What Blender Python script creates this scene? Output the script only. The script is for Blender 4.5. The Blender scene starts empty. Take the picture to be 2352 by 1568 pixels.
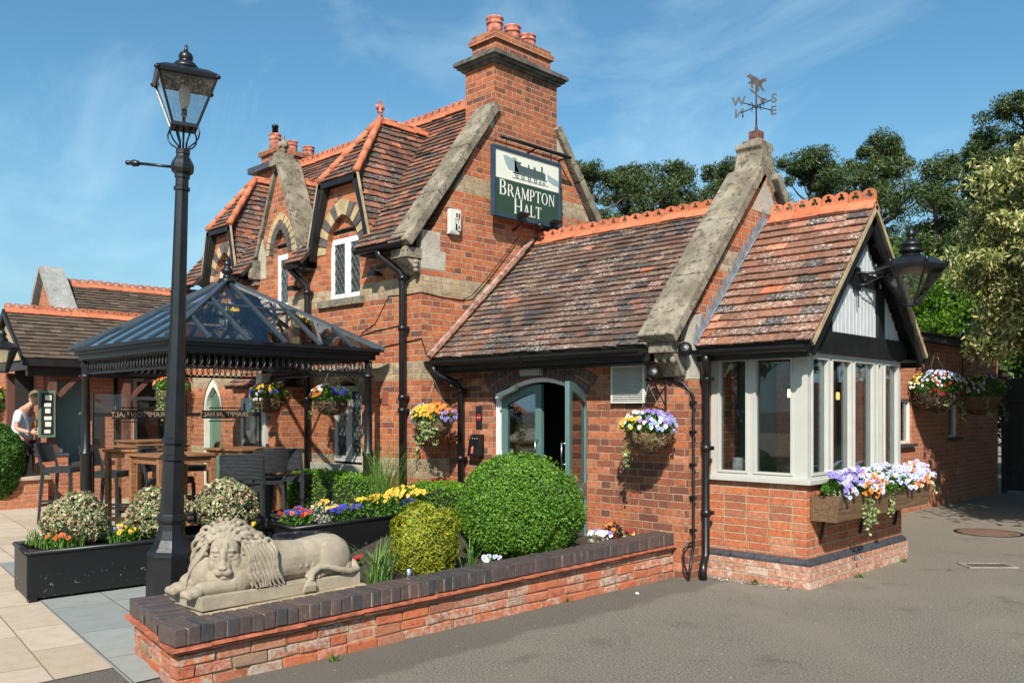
import bpy, math, random
import numpy as np
from mathutils import Vector, Matrix
from mathutils.geometry import tessellate_polygon
random.seed(7)
RNG = np.random.default_rng(7)
S = bpy.context.scene
COL = S.collection
R = math.radians

# ------------------------------------------------------------------ camera, sky, sun
cam_d = bpy.data.cameras.new('camera')
cam = bpy.data.objects.new('camera', cam_d); COL.objects.link(cam); S.camera = cam
cam_d.sensor_width = 36.0
cam_d.lens = 36.0 * 2012 / 2352
cam_d.shift_y = (942 - 784) / 2352
cam_d.clip_end = 1500
cam_d.clip_start = 0.05
cam.location = (0, 0, 1.55)
cam.rotation_euler = (R(90), 0, R(44.38))

SUN = Vector((0.80, -1.0, 1.05)).normalized()
sun_d = bpy.data.lights.new('sun', 'SUN'); sun_d.energy = 5.0; sun_d.angle = R(0.5); sun_d.color = (1.0, 0.93, 0.82)
sun = bpy.data.objects.new('sun', sun_d); COL.objects.link(sun)
sun.rotation_euler = SUN.to_track_quat('Z', 'Y').to_euler()
S.view_settings.view_transform = 'Standard'; S.view_settings.look = 'None'
S.view_settings.exposure = 0.54; S.view_settings.gamma = 1.0
S.view_settings.use_curve_mapping = False

W = bpy.data.worlds.new('World'); S.world = W; W.use_nodes = True
wt = W.node_tree; wt.nodes.clear()
def wn(t, **k):
    n = wt.nodes.new(t)
    for a, b in k.items(): setattr(n, a, b)
    return n
sky = wn('ShaderNodeTexSky'); sky.sky_type = 'NISHITA'; sky.sun_disc = False
sky.sun_elevation = math.asin(SUN.z); sky.sun_rotation = math.atan2(SUN.x, SUN.y)
sky.altitude = 50; sky.air_density = 1.0; sky.dust_density = 0.9; sky.ozone_density = 1.0
tint = wn('ShaderNodeMixRGB', blend_type='MULTIPLY'); tint.inputs[0].default_value = 1.0; tint.inputs[2].default_value = (0.66, 1.08, 1.15, 1)
wt.links.new(sky.outputs[0], tint.inputs[1])
# thin cirrus streaks
tc = wn('ShaderNodeTexCoord'); mp = wn('ShaderNodeMapping'); mp.inputs['Scale'].default_value = (1.1, 2.6, 3.4); mp.inputs['Rotation'].default_value = (0.5, 0.35, 0.9)
nz = wn('ShaderNodeTexNoise'); nz.inputs['Scale'].default_value = 1.6; nz.inputs['Detail'].default_value = 9; nz.inputs['Roughness'].default_value = 0.62; nz.inputs['Distortion'].default_value = 0.9
rp = wn('ShaderNodeValToRGB'); rp.color_ramp.elements[0].position = 0.465; rp.color_ramp.elements[0].color = (0, 0, 0, 1)
rp.color_ramp.elements[1].position = 0.86; rp.color_ramp.elements[1].color = (0.62, 0.62, 0.62, 1)
mx = wn('ShaderNodeMixRGB'); mx.inputs[2].default_value = (5.2, 7.4, 8.6, 1)
wt.links.new(tc.outputs['Generated'], mp.inputs[0]); wt.links.new(mp.outputs[0], nz.inputs[0]); wt.links.new(nz.outputs[0], rp.inputs[0])
sz = wn('ShaderNodeSeparateXYZ'); wt.links.new(tc.outputs['Generated'], sz.inputs[0])
hr = wn('ShaderNodeMapRange', interpolation_type='SMOOTHSTEP')
for i_, v_ in enumerate((-0.02, 0.36, 0.85, 0.0)): hr.inputs[i_ + 1].default_value = v_
hm = wn('ShaderNodeMixRGB'); hm.inputs[2].default_value = (3.0, 4.8, 5.9, 1)
wt.links.new(sz.outputs[2], hr.inputs[0]); wt.links.new(hr.outputs[0], hm.inputs[0]); wt.links.new(tint.outputs[0], hm.inputs[1])
wt.links.new(rp.outputs[0], mx.inputs[0]); wt.links.new(hm.outputs[0], mx.inputs[1])
bg = wn('ShaderNodeBackground'); bg.inputs[1].default_value = 0.088
out = wn('ShaderNodeOutputWorld')
wt.links.new(mx.outputs[0], bg.inputs[0]); wt.links.new(bg.outputs[0], out.inputs[0])

# ------------------------------------------------------------------ node helper
class NT:
    def __init__(s, name):
        s.m = bpy.data.materials.new(name); s.m.use_nodes = True
        s.t = s.m.node_tree; s.t.nodes.clear()
    def n(s, t, ins=None, **k):
        n = s.t.nodes.new(t)
        for a, b in k.items(): setattr(n, a, b)
        if ins:
            for a, b in ins.items(): s.set(n.inputs[a], b)
        return n
    def set(s, sock, v):
        if hasattr(v, 'node') or isinstance(v, bpy.types.NodeSocket): s.t.links.new(v, sock)
        elif isinstance(v, tuple) and len(v) == 3 and sock.type == 'RGBA': sock.default_value = v + (1,)
        else: sock.default_value = v
    def math(s, op, a, b=0.0, c=0.0, clamp=False):
        n = s.n('ShaderNodeMath', operation=op); n.use_clamp = clamp
        s.set(n.inputs[0], a); s.set(n.inputs[1], b); s.set(n.inputs[2], c); return n.outputs[0]
    def mix(s, f, a, b, mode='MIX'):
        n = s.n('ShaderNodeMixRGB', blend_type=mode); s.set(n.inputs[0], f); s.set(n.inputs[1], a); s.set(n.inputs[2], b); return n.outputs[0]
    def step(s, v, a, b, lo=0.0, hi=1.0):
        n = s.n('ShaderNodeMapRange', interpolation_type='SMOOTHSTEP'); s.set(n.inputs[0], v)
        for i, x in enumerate((a, b, lo, hi)): n.inputs[i + 1].default_value = x
        return n.outputs[0]
    def ramp(s, v, stops, const=False):
        n = s.n('ShaderNodeValToRGB'); cr = n.color_ramp
        if const: cr.interpolation = 'CONSTANT'
        while len(cr.elements) < len(stops): cr.elements.new(0.5)
        for e, (p, c) in zip(cr.elements, stops): e.position = p; e.color = tuple(c) + (1,)
        s.set(n.inputs[0], v); return n.outputs[0]
    def noise(s, scale, detail=4, rough=0.55, vec=None, dist=0.0, col=False):
        n = s.n('ShaderNodeTexNoise'); n.inputs['Scale'].default_value = scale; n.inputs['Detail'].default_value = detail
        n.inputs['Roughness'].default_value = rough; n.inputs['Distortion'].default_value = dist
        s.set(n.inputs['Vector'], vec if vec is not None else s.pos()); return n.outputs[1 if col else 0]
    def pos(s):
        if not hasattr(s, '_p'): s._g = s.n('ShaderNodeNewGeometry'); s._p = s._g.outputs['Position']
        return s._p
    def obj(s):
        return s.n('ShaderNodeTexCoord').outputs['Object']
    def island(s):
        s.pos(); return s._g.outputs['Random Per Island']
    def bump(s, h, strength=0.5, dist=0.01, normal=None):
        n = s.n('ShaderNodeBump'); n.inputs['Strength'].default_value = strength; n.inputs['Distance'].default_value = dist
        s.set(n.inputs['Height'], h)
        if normal is not None: s.set(n.inputs['Normal'], normal)
        return n.outputs[0]
    def pbr(s, col, rough=0.8, normal=None, metal=0.0, spec=0.5, trans_col=None, trans=0.0, coat=0.0, alpha=None):
        b = s.n('ShaderNodeBsdfPrincipled'); s.set(b.inputs['Base Color'], col); s.set(b.inputs['Roughness'], rough)
        b.inputs['Metallic'].default_value = metal; b.inputs['Specular IOR Level'].default_value = spec
        b.inputs['Coat Weight'].default_value = coat
        if normal is not None: s.set(b.inputs['Normal'], normal)
        o = b.outputs[0]
        if trans > 0:
            t = s.n('ShaderNodeBsdfTranslucent'); s.set(t.inputs[0], trans_col if trans_col is not None else col)
            m = s.n('ShaderNodeMixShader'); m.inputs[0].default_value = trans
            s.t.links.new(o, m.inputs[1]); s.t.links.new(t.outputs[0], m.inputs[2]); o = m.outputs[0]
        q = s.n('ShaderNodeOutputMaterial'); s.t.links.new(o, q.inputs[0]); return s.m

def simple(name, col, rough=0.7, metal=0.0, var=0.12, vscale=6.0, bump=0.0, bscale=60.0, spec=0.5, coat=0.0):
    n = NT(name)
    f = n.noise(vscale, 5)
    c = n.mix(n.step(f, 0.3, 0.7), tuple(x * (1 - var) for x in col), tuple(min(1, x * (1 + var)) for x in col))
    nm = n.bump(n.noise(bscale, 4), bump, 0.004) if bump else None
    return n.pbr(c, rough, nm, metal, spec, coat=coat)

def uvz(n, rot=0.0, flat=False):
    p = n.pos()
    wob = n.n('ShaderNodeVectorMath', operation='SCALE'); wob.inputs['Scale'].default_value = 0.010
    sb = n.n('ShaderNodeVectorMath', operation='SUBTRACT'); sb.inputs[1].default_value = (0.5, 0.5, 0.5)
    n.t.links.new(n.noise(9, 3, col=True), sb.inputs[0]); n.t.links.new(sb.outputs[0], wob.inputs[0])
    ad = n.n('ShaderNodeVectorMath', operation='ADD'); n.t.links.new(p, ad.inputs[0]); n.t.links.new(wob.outputs[0], ad.inputs[1])
    v = ad.outputs[0]
    if rot:
        r = n.n('ShaderNodeVectorRotate', rotation_type='Z_AXIS'); n.t.links.new(v, r.inputs['Vector']); r.inputs['Angle'].default_value = rot; v = r.outputs[0]
    sp = n.n('ShaderNodeSeparateXYZ'); n.t.links.new(v, sp.inputs[0])
    if flat: return sp.outputs[0], sp.outputs[1]
    sn = n.n('ShaderNodeSeparateXYZ'); n.t.links.new(n._g.outputs['True Normal'], sn.inputs[0])
    f = n.math('GREATER_THAN', n.math('ABSOLUTE', sn.outputs[0]), 0.5)
    u = n.math('ADD', n.math('MULTIPLY', f, sp.outputs[1]), n.math('MULTIPLY', n.math('SUBTRACT', 1.0, f), sp.outputs[0]))
    return u, sp.outputs[2]

def bond(n, u, v, c=0.0705, P=0.345, hd=0.667, j0=0.0035, j1=0.0065, shift=0.5):
    """returns brick mask (1 brick, 0 mortar), id value, second id value, row"""
    vr = n.math('DIVIDE', v, c); row = n.math('FLOOR', vr); fz = n.math('SUBTRACT', vr, row)
    par = n.math('MULTIPLY', n.math('FLOORED_MODULO', row, 2.0), shift)
    uu = n.math('ADD', n.math('DIVIDE', u, P), par)
    rj = n.n('ShaderNodeTexWhiteNoise', noise_dimensions='1D'); n.t.links.new(row, rj.inputs['W'])
    uu = n.math('ADD', uu, n.math('MULTIPLY', rj.outputs[0], 0.09))
    cell = n.math('FLOOR', uu); fu = n.math('SUBTRACT', uu, cell)
    ish = n.math('GREATER_THAN', fu, hd)
    ds = n.math('MINIMUM', fu, n.math('SUBTRACT', hd, fu))
    dh = n.math('MINIMUM', n.math('SUBTRACT', fu, hd), n.math('SUBTRACT', 1.0, fu))
    d = n.math('MULTIPLY', n.math('MAXIMUM', ds, dh), P)
    dz = n.math('MULTIPLY', n.math('MINIMUM', fz, n.math('SUBTRACT', 1.0, fz)), c)
    dd = n.math('MINIMUM', d, dz)
    dd = n.math('ADD', dd, n.math('MULTIPLY', n.math('SUBTRACT', n.noise(45, 3), 0.5), 0.004))
    mask = n.step(dd, j0, j1)
    cx = n.n('ShaderNodeCombineXYZ'); n.t.links.new(n.math('ADD', n.math('MULTIPLY', cell, 2.0), ish), cx.inputs[0]); n.t.links.new(row, cx.inputs[1])
    wn_ = n.n('ShaderNodeTexWhiteNoise', noise_dimensions='2D'); n.t.links.new(cx.outputs[0], wn_.inputs[0])
    sc = n.n('ShaderNodeSeparateColor'); n.t.links.new(wn_.outputs[1], sc.inputs[0])
    return mask, wn_.outputs[0], sc.outputs[1], row

ORANGE = [(0.0, (0.20, 0.062, 0.040)), (0.10, (0.34, 0.088, 0.045)), (0.3, (0.45, 0.115, 0.050)), (0.55, (0.50, 0.145, 0.060)), (0.72, (0.40, 0.100, 0.055)), (0.84, (0.52, 0.19, 0.10)), (0.93, (0.30, 0.085, 0.055)), (1.0, (0.12, 0.055, 0.045))]
DARKRED = [(0.0, (0.14, 0.052, 0.040)), (0.25, (0.24, 0.072, 0.045)), (0.5, (0.36, 0.10, 0.052)), (0.75, (0.44, 0.13, 0.062)), (0.92, (0.48, 0.18, 0.11)), (1.0, (0.12, 0.05, 0.04))]
CHIM = [(0.0, (0.16, 0.05, 0.035)), (0.3, (0.36, 0.095, 0.045)), (0.6, (0.46, 0.125, 0.055)), (0.85, (0.30, 0.08, 0.05)), (1.0, (0.12, 0.05, 0.04))]
def brick(name, pal=ORANGE, bands=(), c=0.0705, P=0.345, hd=0.667, mortar=(0.42, 0.33, 0.22), soot=0.35, white=0.12, buffs=0.0, headerdark=0.0):
    n = NT(name); u, v = uvz(n)
    mask, idv, id2, row = bond(n, u, v, c, P, hd)
    col = n.mix(1.0, n.ramp(idv, pal), (1.04, 1.14, 1.08), 'MULTIPLY')
    if bands:
        f = 0.0
        for a, b in bands:
            g = n.math('MULTIPLY', n.math('GREATER_THAN', row, a - 0.5), n.math('LESS_THAN', row, b - 0.5))
            f = g if f == 0.0 else n.math('MAXIMUM', f, g)
        buff = n.ramp(id2, [(0, (0.33, 0.25, 0.155)), (0.4, (0.41, 0.32, 0.20)), (0.8, (0.47, 0.375, 0.25)), (1, (0.26, 0.20, 0.14))])
        col = n.mix(f, col, buff)
    # blotches inside each brick, soot, pale spalling
    col = n.mix(n.math('MULTIPLY', n.step(n.noise(26, 6, 0.75), 0.42, 0.68), 0.62), col, (0.10, 0.045, 0.035))
    col = n.mix(n.math('MULTIPLY', n.step(n.noise(33, 5, 0.75, dist=.3), 0.56, 0.70), 0.40), col, (0.56, 0.24, 0.13))
    col = n.mix(n.math('MULTIPLY', n.step(n.noise(1.3, 5, 0.65), 0.45, 0.75), soot), col, (0.09, 0.05, 0.04))
    wm = n.math('MULTIPLY', n.step(n.noise(70, 5, 0.75), 0.58, 0.72), n.step(n.noise(2.2, 3), 0.50, 0.70))
    col = n.mix(n.math('MULTIPLY', wm, white * 5, clamp=True), col, (0.55, 0.47, 0.42))
    if white >= .4: col = n.mix(n.math('MULTIPLY', n.step(n.noise(16, 7, 0.8, dist=.4), 0.50, 0.60), .75), col, (0.60, 0.50, 0.44))
    mcol = n.mix(n.step(n.noise(14, 4), 0.35, 0.7), mortar, tuple(x * 0.6 for x in mortar))
    col = n.mix(mask, mcol, col)
    h = n.math('ADD', n.math('MULTIPLY', mask, 1.0), n.math('MULTIPLY', n.noise(60, 5, 0.7), 0.7))
    h = n.math('ADD', h, n.math('MULTIPLY', id2, 0.4))
    return n.pbr(col, 0.9, n.bump(h, 0.75, 0.006), spec=0.2)

def stone(name, a=(0.165, 0.140, 0.105), b=(0.33, 0.285, 0.215), spots=0.85, orange=0.3):
    n = NT(name)
    col = n.mix(n.step(n.noise(3.5, 6, 0.65), 0.35, 0.7), a, b)
    col = n.mix(n.math('MULTIPLY', n.step(n.noise(11, 7, 0.8, dist=.5), 0.515, 0.585), spots), col, (0.065, 0.055, 0.045))
    col = n.mix(n.math('MULTIPLY', n.step(n.noise(11, 4, 0.7), 0.60, 0.72), 0.6), col, (0.50, 0.47, 0.38))
    col = n.mix(n.math('MULTIPLY', n.step(n.noise(6, 4, 0.6), 0.6, 0.75), orange), col, (0.42, 0.24, 0.08))
    return n.pbr(col, 0.95, n.bump(n.noise(40, 8, 0.75), 0.9, 0.012), spec=0.15)

def tiles(name, pal, lichen=0.5, lc=(0.52, 0.44, 0.38)):
    n = NT(name)
    col = n.ramp(n.island(), pal, const=False)
    hv = n.math('FRACT', n.math('MULTIPLY', n.island(), 91.7)); col = n.mix(1.0, col, n.ramp(hv, [(0, (0.62, 0.62, 0.64)), (0.5, (1, 1, 1)), (1, (1.0, 0.96, 0.9))]), 'MULTIPLY'); col = n.mix(n.math('GREATER_THAN', hv, 0.93), col, tuple(1.35 * x for x in pal[len(pal) // 2][1]))
    col = n.mix(n.math('MULTIPLY', n.step(n.noise(18, 5, 0.7), 0.4, 0.75), 0.5), col, (0.075, 0.05, 0.04))
    lm = n.math('MULTIPLY', n.step(n.noise(34, 7, 0.8, dist=0.5), 0.50, 0.60), n.step(n.noise(1.9, 4, 0.6), 0.30, 0.58))
    lm = n.math('MULTIPLY', lm, n.step(n.math('FRACT', n.math('MULTIPLY', n.island(), 37.3)), 0.2, 0.8, 0.25, 1.0))
    col = n.mix(n.math('MULTIPLY', lm, lichen, clamp=True), col, lc)
    col = n.mix(n.math('MULTIPLY', n.step(n.noise(5, 5, 0.6), 0.58, 0.74), 0.35), col, (0.10, 0.10, 0.045))
    return n.pbr(col, 0.85, n.bump(n.noise(70, 5, 0.7), 0.6, 0.004), spec=0.25)

def leafmat(name, cols, rough=0.5, trans=0.25, spec=0.35):
    n = NT(name)
    k = len(cols)
    col = n.ramp(n.island(), [(i / max(1, k - 1), c) for i, c in enumerate(cols)])
    col = n.mix(n.math('MULTIPLY', n.step(n.noise(2.6, 5, 0.7), 0.5, 0.72), 0.38), col, tuple(x * .45 + .01 for x in cols[0]))
    return n.pbr(col, rough, None, spec=spec, trans=trans)

def glass(name, tintc=(0.85, 0.9, 0.9), dark=0.0, refl=1.0, rough=0.02, dirt=0.0):
    n = NT(name)
    fr = n.n('ShaderNodeFresnel'); fr.inputs['IOR'].default_value = 1.55
    tr = n.n('ShaderNodeBsdfTransparent'); tr.inputs[0].default_value = tintc + (1,)
    gl = n.n('ShaderNodeBsdfGlossy'); gl.inputs['Roughness'].default_value = rough; gl.inputs[0].default_value = (0.95, 0.97, 1, 1)
    m = n.n('ShaderNodeMixShader'); n.t.links.new(n.math('MULTIPLY', fr.outputs[0], refl, clamp=True), m.inputs[0])
    n.t.links.new(tr.outputs[0], m.inputs[1]); n.t.links.new(gl.outputs[0], m.inputs[2]); o = m.outputs[0]
    if dirt:
        df = n.n('ShaderNodeBsdfDiffuse'); df.inputs[0].default_value = (0.5, 0.47, 0.4, 1)
        m2 = n.n('ShaderNodeMixShader'); n.t.links.new(n.math('MULTIPLY', n.step(n.noise(60, 6, 0.7), 0.45, 0.7), dirt), m2.inputs[0])
        n.t.links.new(o, m2.inputs[1]); n.t.links.new(df.outputs[0], m2.inputs[2]); o = m2.outputs[0]
    q = n.n('ShaderNodeOutputMaterial'); n.t.links.new(o, q.inputs[0]); return n.m

# ------------------------------------------------------------------ materials
MT = {}
HB = ((11, 14), (27, 30), (41, 44), (59, 62), (72, 75))
MT['brick_house'] = brick('house brick', bands=HB, soot=0.45)
MT['brick_front'] = brick('house front brick', bands=HB[:3], soot=0.45)
MT['brick_ext'] = brick('extension brick', DARKRED, soot=0.45, mortar=(0.40, 0.27, 0.17))
MT['brick_plain'] = brick('bay brick', [(0, (0.34, 0.10, 0.055)), (0.2, (0.45, 0.12, 0.055)), (0.5, (0.52, 0.155, 0.065)), (0.75, (0.42, 0.11, 0.06)), (0.92, (0.50, 0.20, 0.12)), (1, (0.28, 0.085, 0.055))], soot=0.12, white=0.10, mortar=(0.45, 0.36, 0.24), P=0.45, hd=0.5)
MT['brick_chim'] = brick('chimney brick', CHIM, soot=0.5)
MT['brick_new'] = brick('newer brick', [(0, (0.40, 0.12, 0.07)), (0.5, (0.47, 0.15, 0.08)), (1, (0.36, 0.10, 0.06))], P=0.45, hd=0.5, soot=0.1, white=0.03)
def gbrick():
    n = NT('weathered garden wall brick')
    i = n.island()
    col = n.ramp(i, [(0, (0.50, 0.12, 0.05)), (0.25, (0.58, 0.16, 0.065)), (0.45, (0.46, 0.12, 0.06)), (0.62, (0.33, 0.14, 0.085)), (0.78, (0.52, 0.15, 0.07)), (0.9, (0.30, 0.19, 0.12)), (1, (0.55, 0.27, 0.2))])
    g = n.math('FRACT', n.math('MULTIPLY', i, 53.7))
    wmask = n.math('MULTIPLY', n.step(n.noise(24, 7, 0.8, dist=0.5), 0.44, 0.56), n.step(g, 0.25, 0.7, 0.15, 1.0))
    wmask = n.math('MAXIMUM', wmask, n.math('MULTIPLY', n.step(n.noise(48, 6, 0.8), 0.60, 0.68), 0.6))
    col = n.mix(n.math('MULTIPLY', wmask, 0.85), col, (0.50, 0.42, 0.35))
    col = n.mix(n.math('MULTIPLY', n.step(n.noise(15, 5, 0.7), 0.52, 0.70), 0.65), col, (0.15, 0.075, 0.05))
    col = n.mix(n.math('MULTIPLY', n.step(n.noise(9, 5, 0.7), 0.62, 0.72), 0.35), col, (0.17, 0.17, 0.06))
    return n.pbr(col, 0.92, n.bump(n.noise(45, 8, 0.8), 1.0, 0.014), spec=0.2)
MT['gbrick'] = gbrick()
MT['mortar'] = simple('mortar', (0.36, 0.28, 0.17), 0.95, var=0.3, vscale=20, bump=0.8, bscale=90)
def blueb():
    n = NT('blue engineering brick')
    col = n.ramp(n.island(), [(0, (0.060, 0.045, 0.045)), (0.3, (0.085, 0.058, 0.055)), (0.5, (0.042, 0.044, 0.050)), (0.7, (0.075, 0.052, 0.050)), (0.85, (0.036, 0.039, 0.045)), (1, (0.11, 0.068, 0.058))])
    col = n.mix(n.math('MULTIPLY', n.step(n.noise(22, 6, 0.75), 0.5, 0.72), 0.55), col, (0.17, 0.14, 0.115))
    col = n.mix(n.math('MULTIPLY', n.step(n.noise(120, 3, 0.7), 0.66, 0.72), 0.5), col, (0.4, 0.36, 0.3))
    return n.pbr(col, 0.48, n.bump(n.noise(55, 6, 0.7), 0.6, 0.004), spec=0.5)
MT['blue'] = blueb()
MT['slatebrick'] = simple('grey plinth brick', (0.05, 0.055, 0.065), 0.42, var=0.3, vscale=15, bump=0.3)
MT['redtile'] = simple('red creasing tile', (0.36, 0.105, 0.055), 0.8, var=0.35, vscale=14, bump=0.6)
MT['stone'] = stone('weathered coping stone')
MT['stone_pale'] = stone('pale quoin stone', (0.36, 0.32, 0.26), (0.50, 0.46, 0.39), 0.15, 0.1)
MT['stone_grey'] = stone('grey coping stone', (0.25, 0.25, 0.24), (0.37, 0.37, 0.35), 0.3, 0.0)
T1 = [(0, (0.050, 0.050, 0.056)), (0.16, (0.062, 0.058, 0.062)), (0.24, (0.10, 0.066, 0.053)), (0.45, (0.135, 0.080, 0.060)), (0.65, (0.165, 0.088, 0.062)), (0.82, (0.125, 0.078, 0.060)), (0.93, (0.22, 0.098, 0.065)), (0.97, (0.16, 0.085, 0.06)), (0.99, (0.36, 0.13, 0.07)), (1, (0.45, 0.15, 0.08))]
T2 = [(0, (0.060, 0.056, 0.060)), (0.13, (0.085, 0.066, 0.062)), (0.17, (0.17, 0.080, 0.055)), (0.4, (0.24, 0.105, 0.068)), (0.65, (0.29, 0.125, 0.078)), (0.85, (0.21, 0.10, 0.070)), (0.94, (0.28, 0.12, 0.075)), (0.965, (0.48, 0.15, 0.07)), (1, (0.55, 0.17, 0.08))]
T3 = [(0, (0.050, 0.046, 0.048)), (0.25, (0.085, 0.062, 0.055)), (0.5, (0.16, 0.075, 0.052)), (0.8, (0.22, 0.09, 0.058)), (0.93, (0.33, 0.12, 0.065)), (1, (0.42, 0.14, 0.07))]
T4 = [(0, (0.085, 0.066, 0.052)), (0.5, (0.11, 0.082, 0.062)), (1, (0.13, 0.088, 0.066))]
MT['tile1'] = tiles('old mixed roof tile', T1, .85, (0.60, 0.53, 0.46))
MT['tile2'] = tiles('red lichened roof tile', T2, 1.0, (0.58, 0.52, 0.44))
MT['tile3'] = tiles('dormer roof tile', T3, 0.6)
MT['tile4'] = tiles('brown roof tile', T4, 0.15, (0.2, 0.15, 0.1))
def crestm():
    n = NT('orange terracotta ridge')
    col = n.mix(n.island(), (0.43, 0.125, 0.058), (0.56, 0.185, 0.095))
    col = n.mix(n.math('MULTIPLY', n.step(n.noise(12, 7, 0.75), 0.49, 0.64), 0.72), col, (0.17, 0.085, 0.055))
    col = n.mix(n.math('MULTIPLY', n.step(n.noise(40, 5, 0.7), 0.60, 0.70), 0.5), col, (0.62, 0.36, 0.26))
    return n.pbr(col, 0.8, n.bump(n.noise(40, 5), 0.4, 0.004), spec=0.25)
MT['crest'] = crestm()
MT['pot'] = simple('terracotta pot', (0.40, 0.14, 0.095), 0.85, var=0.5, vscale=14, bump=0.5)
MT['black'] = simple('black painted iron', (0.007, 0.0075, 0.009), 0.36, var=0.3, vscale=9, bump=0.25, bscale=40)
MT['blackwood'] = simple('black painted timber', (0.008, 0.008, 0.009), 0.5, var=0.4, bump=0.4, bscale=30)
MT['bluepaint'] = simple('dark blue sign frame', (0.028, 0.05, 0.085), 0.35)
MT['cream'] = simple('cream window frame', (0.46, 0.455, 0.42), 0.35, var=0.04)
MT['white'] = simple('white paint', (0.74, 0.75, 0.76), 0.4, var=0.06, vscale=10)
MT['plasticwhite'] = simple('off white plastic', (0.62, 0.61, 0.56), 0.45, var=0.05)
MT['teal'] = simple('grey green painted timber', (0.085, 0.155, 0.15), 0.38, var=0.08)
MT['green'] = simple('sage green painted timber', (0.10, 0.17, 0.125), 0.5, var=0.1)
MT['lead'] = simple('lead flashing', (0.17, 0.19, 0.22), 0.45, var=0.25, vscale=12, bump=0.3)
MT['verge'] = simple('pale verge timber', (0.34, 0.26, 0.15), 0.8, var=0.3, bump=0.5)
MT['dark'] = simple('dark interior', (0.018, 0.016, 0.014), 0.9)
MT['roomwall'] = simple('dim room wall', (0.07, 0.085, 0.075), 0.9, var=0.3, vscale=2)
MT['pane'] = glass('window glass', (0.93, 0.96, 0.95), refl=0.85)
MT['paneg'] = glass('gazebo roof glass', (0.90, 0.95, 0.97), refl=1.15)
MT['panelamp'] = glass('lamp glass', (0.86, 0.88, 0.88), refl=1.2, dirt=0.20)
MT['pane_backing'] = simple('pale backing with sky tone', (0.52, 0.55, 0.55), 0.6, var=0.2, vscale=3)  # grey curtain tone, lightened to carry sky reflected in the panes
MT['bulb'] = simple('frosted bulb', (0.75, 0.72, 0.64), 0.4)
MT['rust'] = simple('rusty metal', (0.045, 0.028, 0.023), 0.7, var=0.5, vscale=20)
MT['brass'] = simple('brass', (0.5, 0.3, 0.1), 0.3, metal=1.0)
MT['steel'] = simple('steel', (0.5, 0.5, 0.5), 0.3, metal=1.0)
MT['leadgrey'] = simple('grey metal letters', (0.13, 0.135, 0.13), 0.5)
def woodm(name, a, b, sc=(2, 40, 40)):
    n = NT(name)
    m = n.n('ShaderNodeMapping'); m.inputs['Scale'].default_value = sc; n.t.links.new(n.pos(), m.inputs[0])
    f = n.noise(1.5, 6, 0.65, vec=m.outputs[0], dist=0.6)
    return n.pbr(n.mix(n.step(f, 0.3, 0.7), a, b), 0.65, n.bump(f, 0.5, 0.004), spec=0.3)
MT['boxwood'] = woodm('weathered window box timber', (0.075, 0.042, 0.024), (0.20, 0.12, 0.065), (40, 2, 40))
MT['tablewood'] = woodm('teak table timber', (0.14, 0.06, 0.028), (0.33, 0.155, 0.07), (30, 3, 30))
MT['postwood'] = woodm('brown stained post', (0.09, 0.04, 0.03), (0.15, 0.065, 0.045), (40, 40, 2))
MT['fence'] = woodm('dark fence timber', (0.03, 0.026, 0.022), (0.05, 0.042, 0.034), (40, 40, 2))
MT['bark'] = woodm('pine bark', (0.05, 0.035, 0.028), (0.11, 0.075, 0.055), (14, 14, 4))
MT['coir'] = woodm('coir basket liner', (0.10, 0.06, 0.03), (0.26, 0.17, 0.09), (6, 6, 60))
MT['soil'] = simple('soil', (0.04, 0.028, 0.02), 0.95, var=0.5, vscale=25, bump=1.0, bscale=40)
def rattan():
    n = NT('woven rattan'); 
    w = n.n('ShaderNodeTexWave', wave_type='BANDS', bands_direction='Z'); w.inputs['Scale'].default_value = 22; w.inputs['Distortion'].default_value = 3.0; w.inputs['Detail Scale'].default_value = 6
    n.t.links.new(n.pos(), w.inputs[0])
    c = n.mix(w.outputs[1], (0.012, 0.015, 0.017), (0.045, 0.055, 0.06))
    return n.pbr(c, 0.5, n.bump(w.outputs[1], 0.9, 0.01), spec=0.4)
MT['rattan'] = rattan()
def lionm():
    n = NT('carved cast stone')
    col = n.mix(n.step(n.noise(6, 6, 0.65), 0.35, 0.7), (0.33, 0.275, 0.205), (0.44, 0.375, 0.29))
    col = n.mix(n.math('MULTIPLY', n.step(n.noise(140, 4, 0.7), 0.60, 0.70), 0.55), col, (0.58, 0.51, 0.41))
    col = n.mix(n.math('MULTIPLY', n.step(n.noise(16, 6, 0.75), 0.56, 0.68), 0.40), col, (0.20, 0.16, 0.11))
    return n.pbr(col, 0.95, n.bump(n.noise(85, 7, 0.85), 1.0, 0.010), spec=0.12)
MT['lion'] = lionm()
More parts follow.
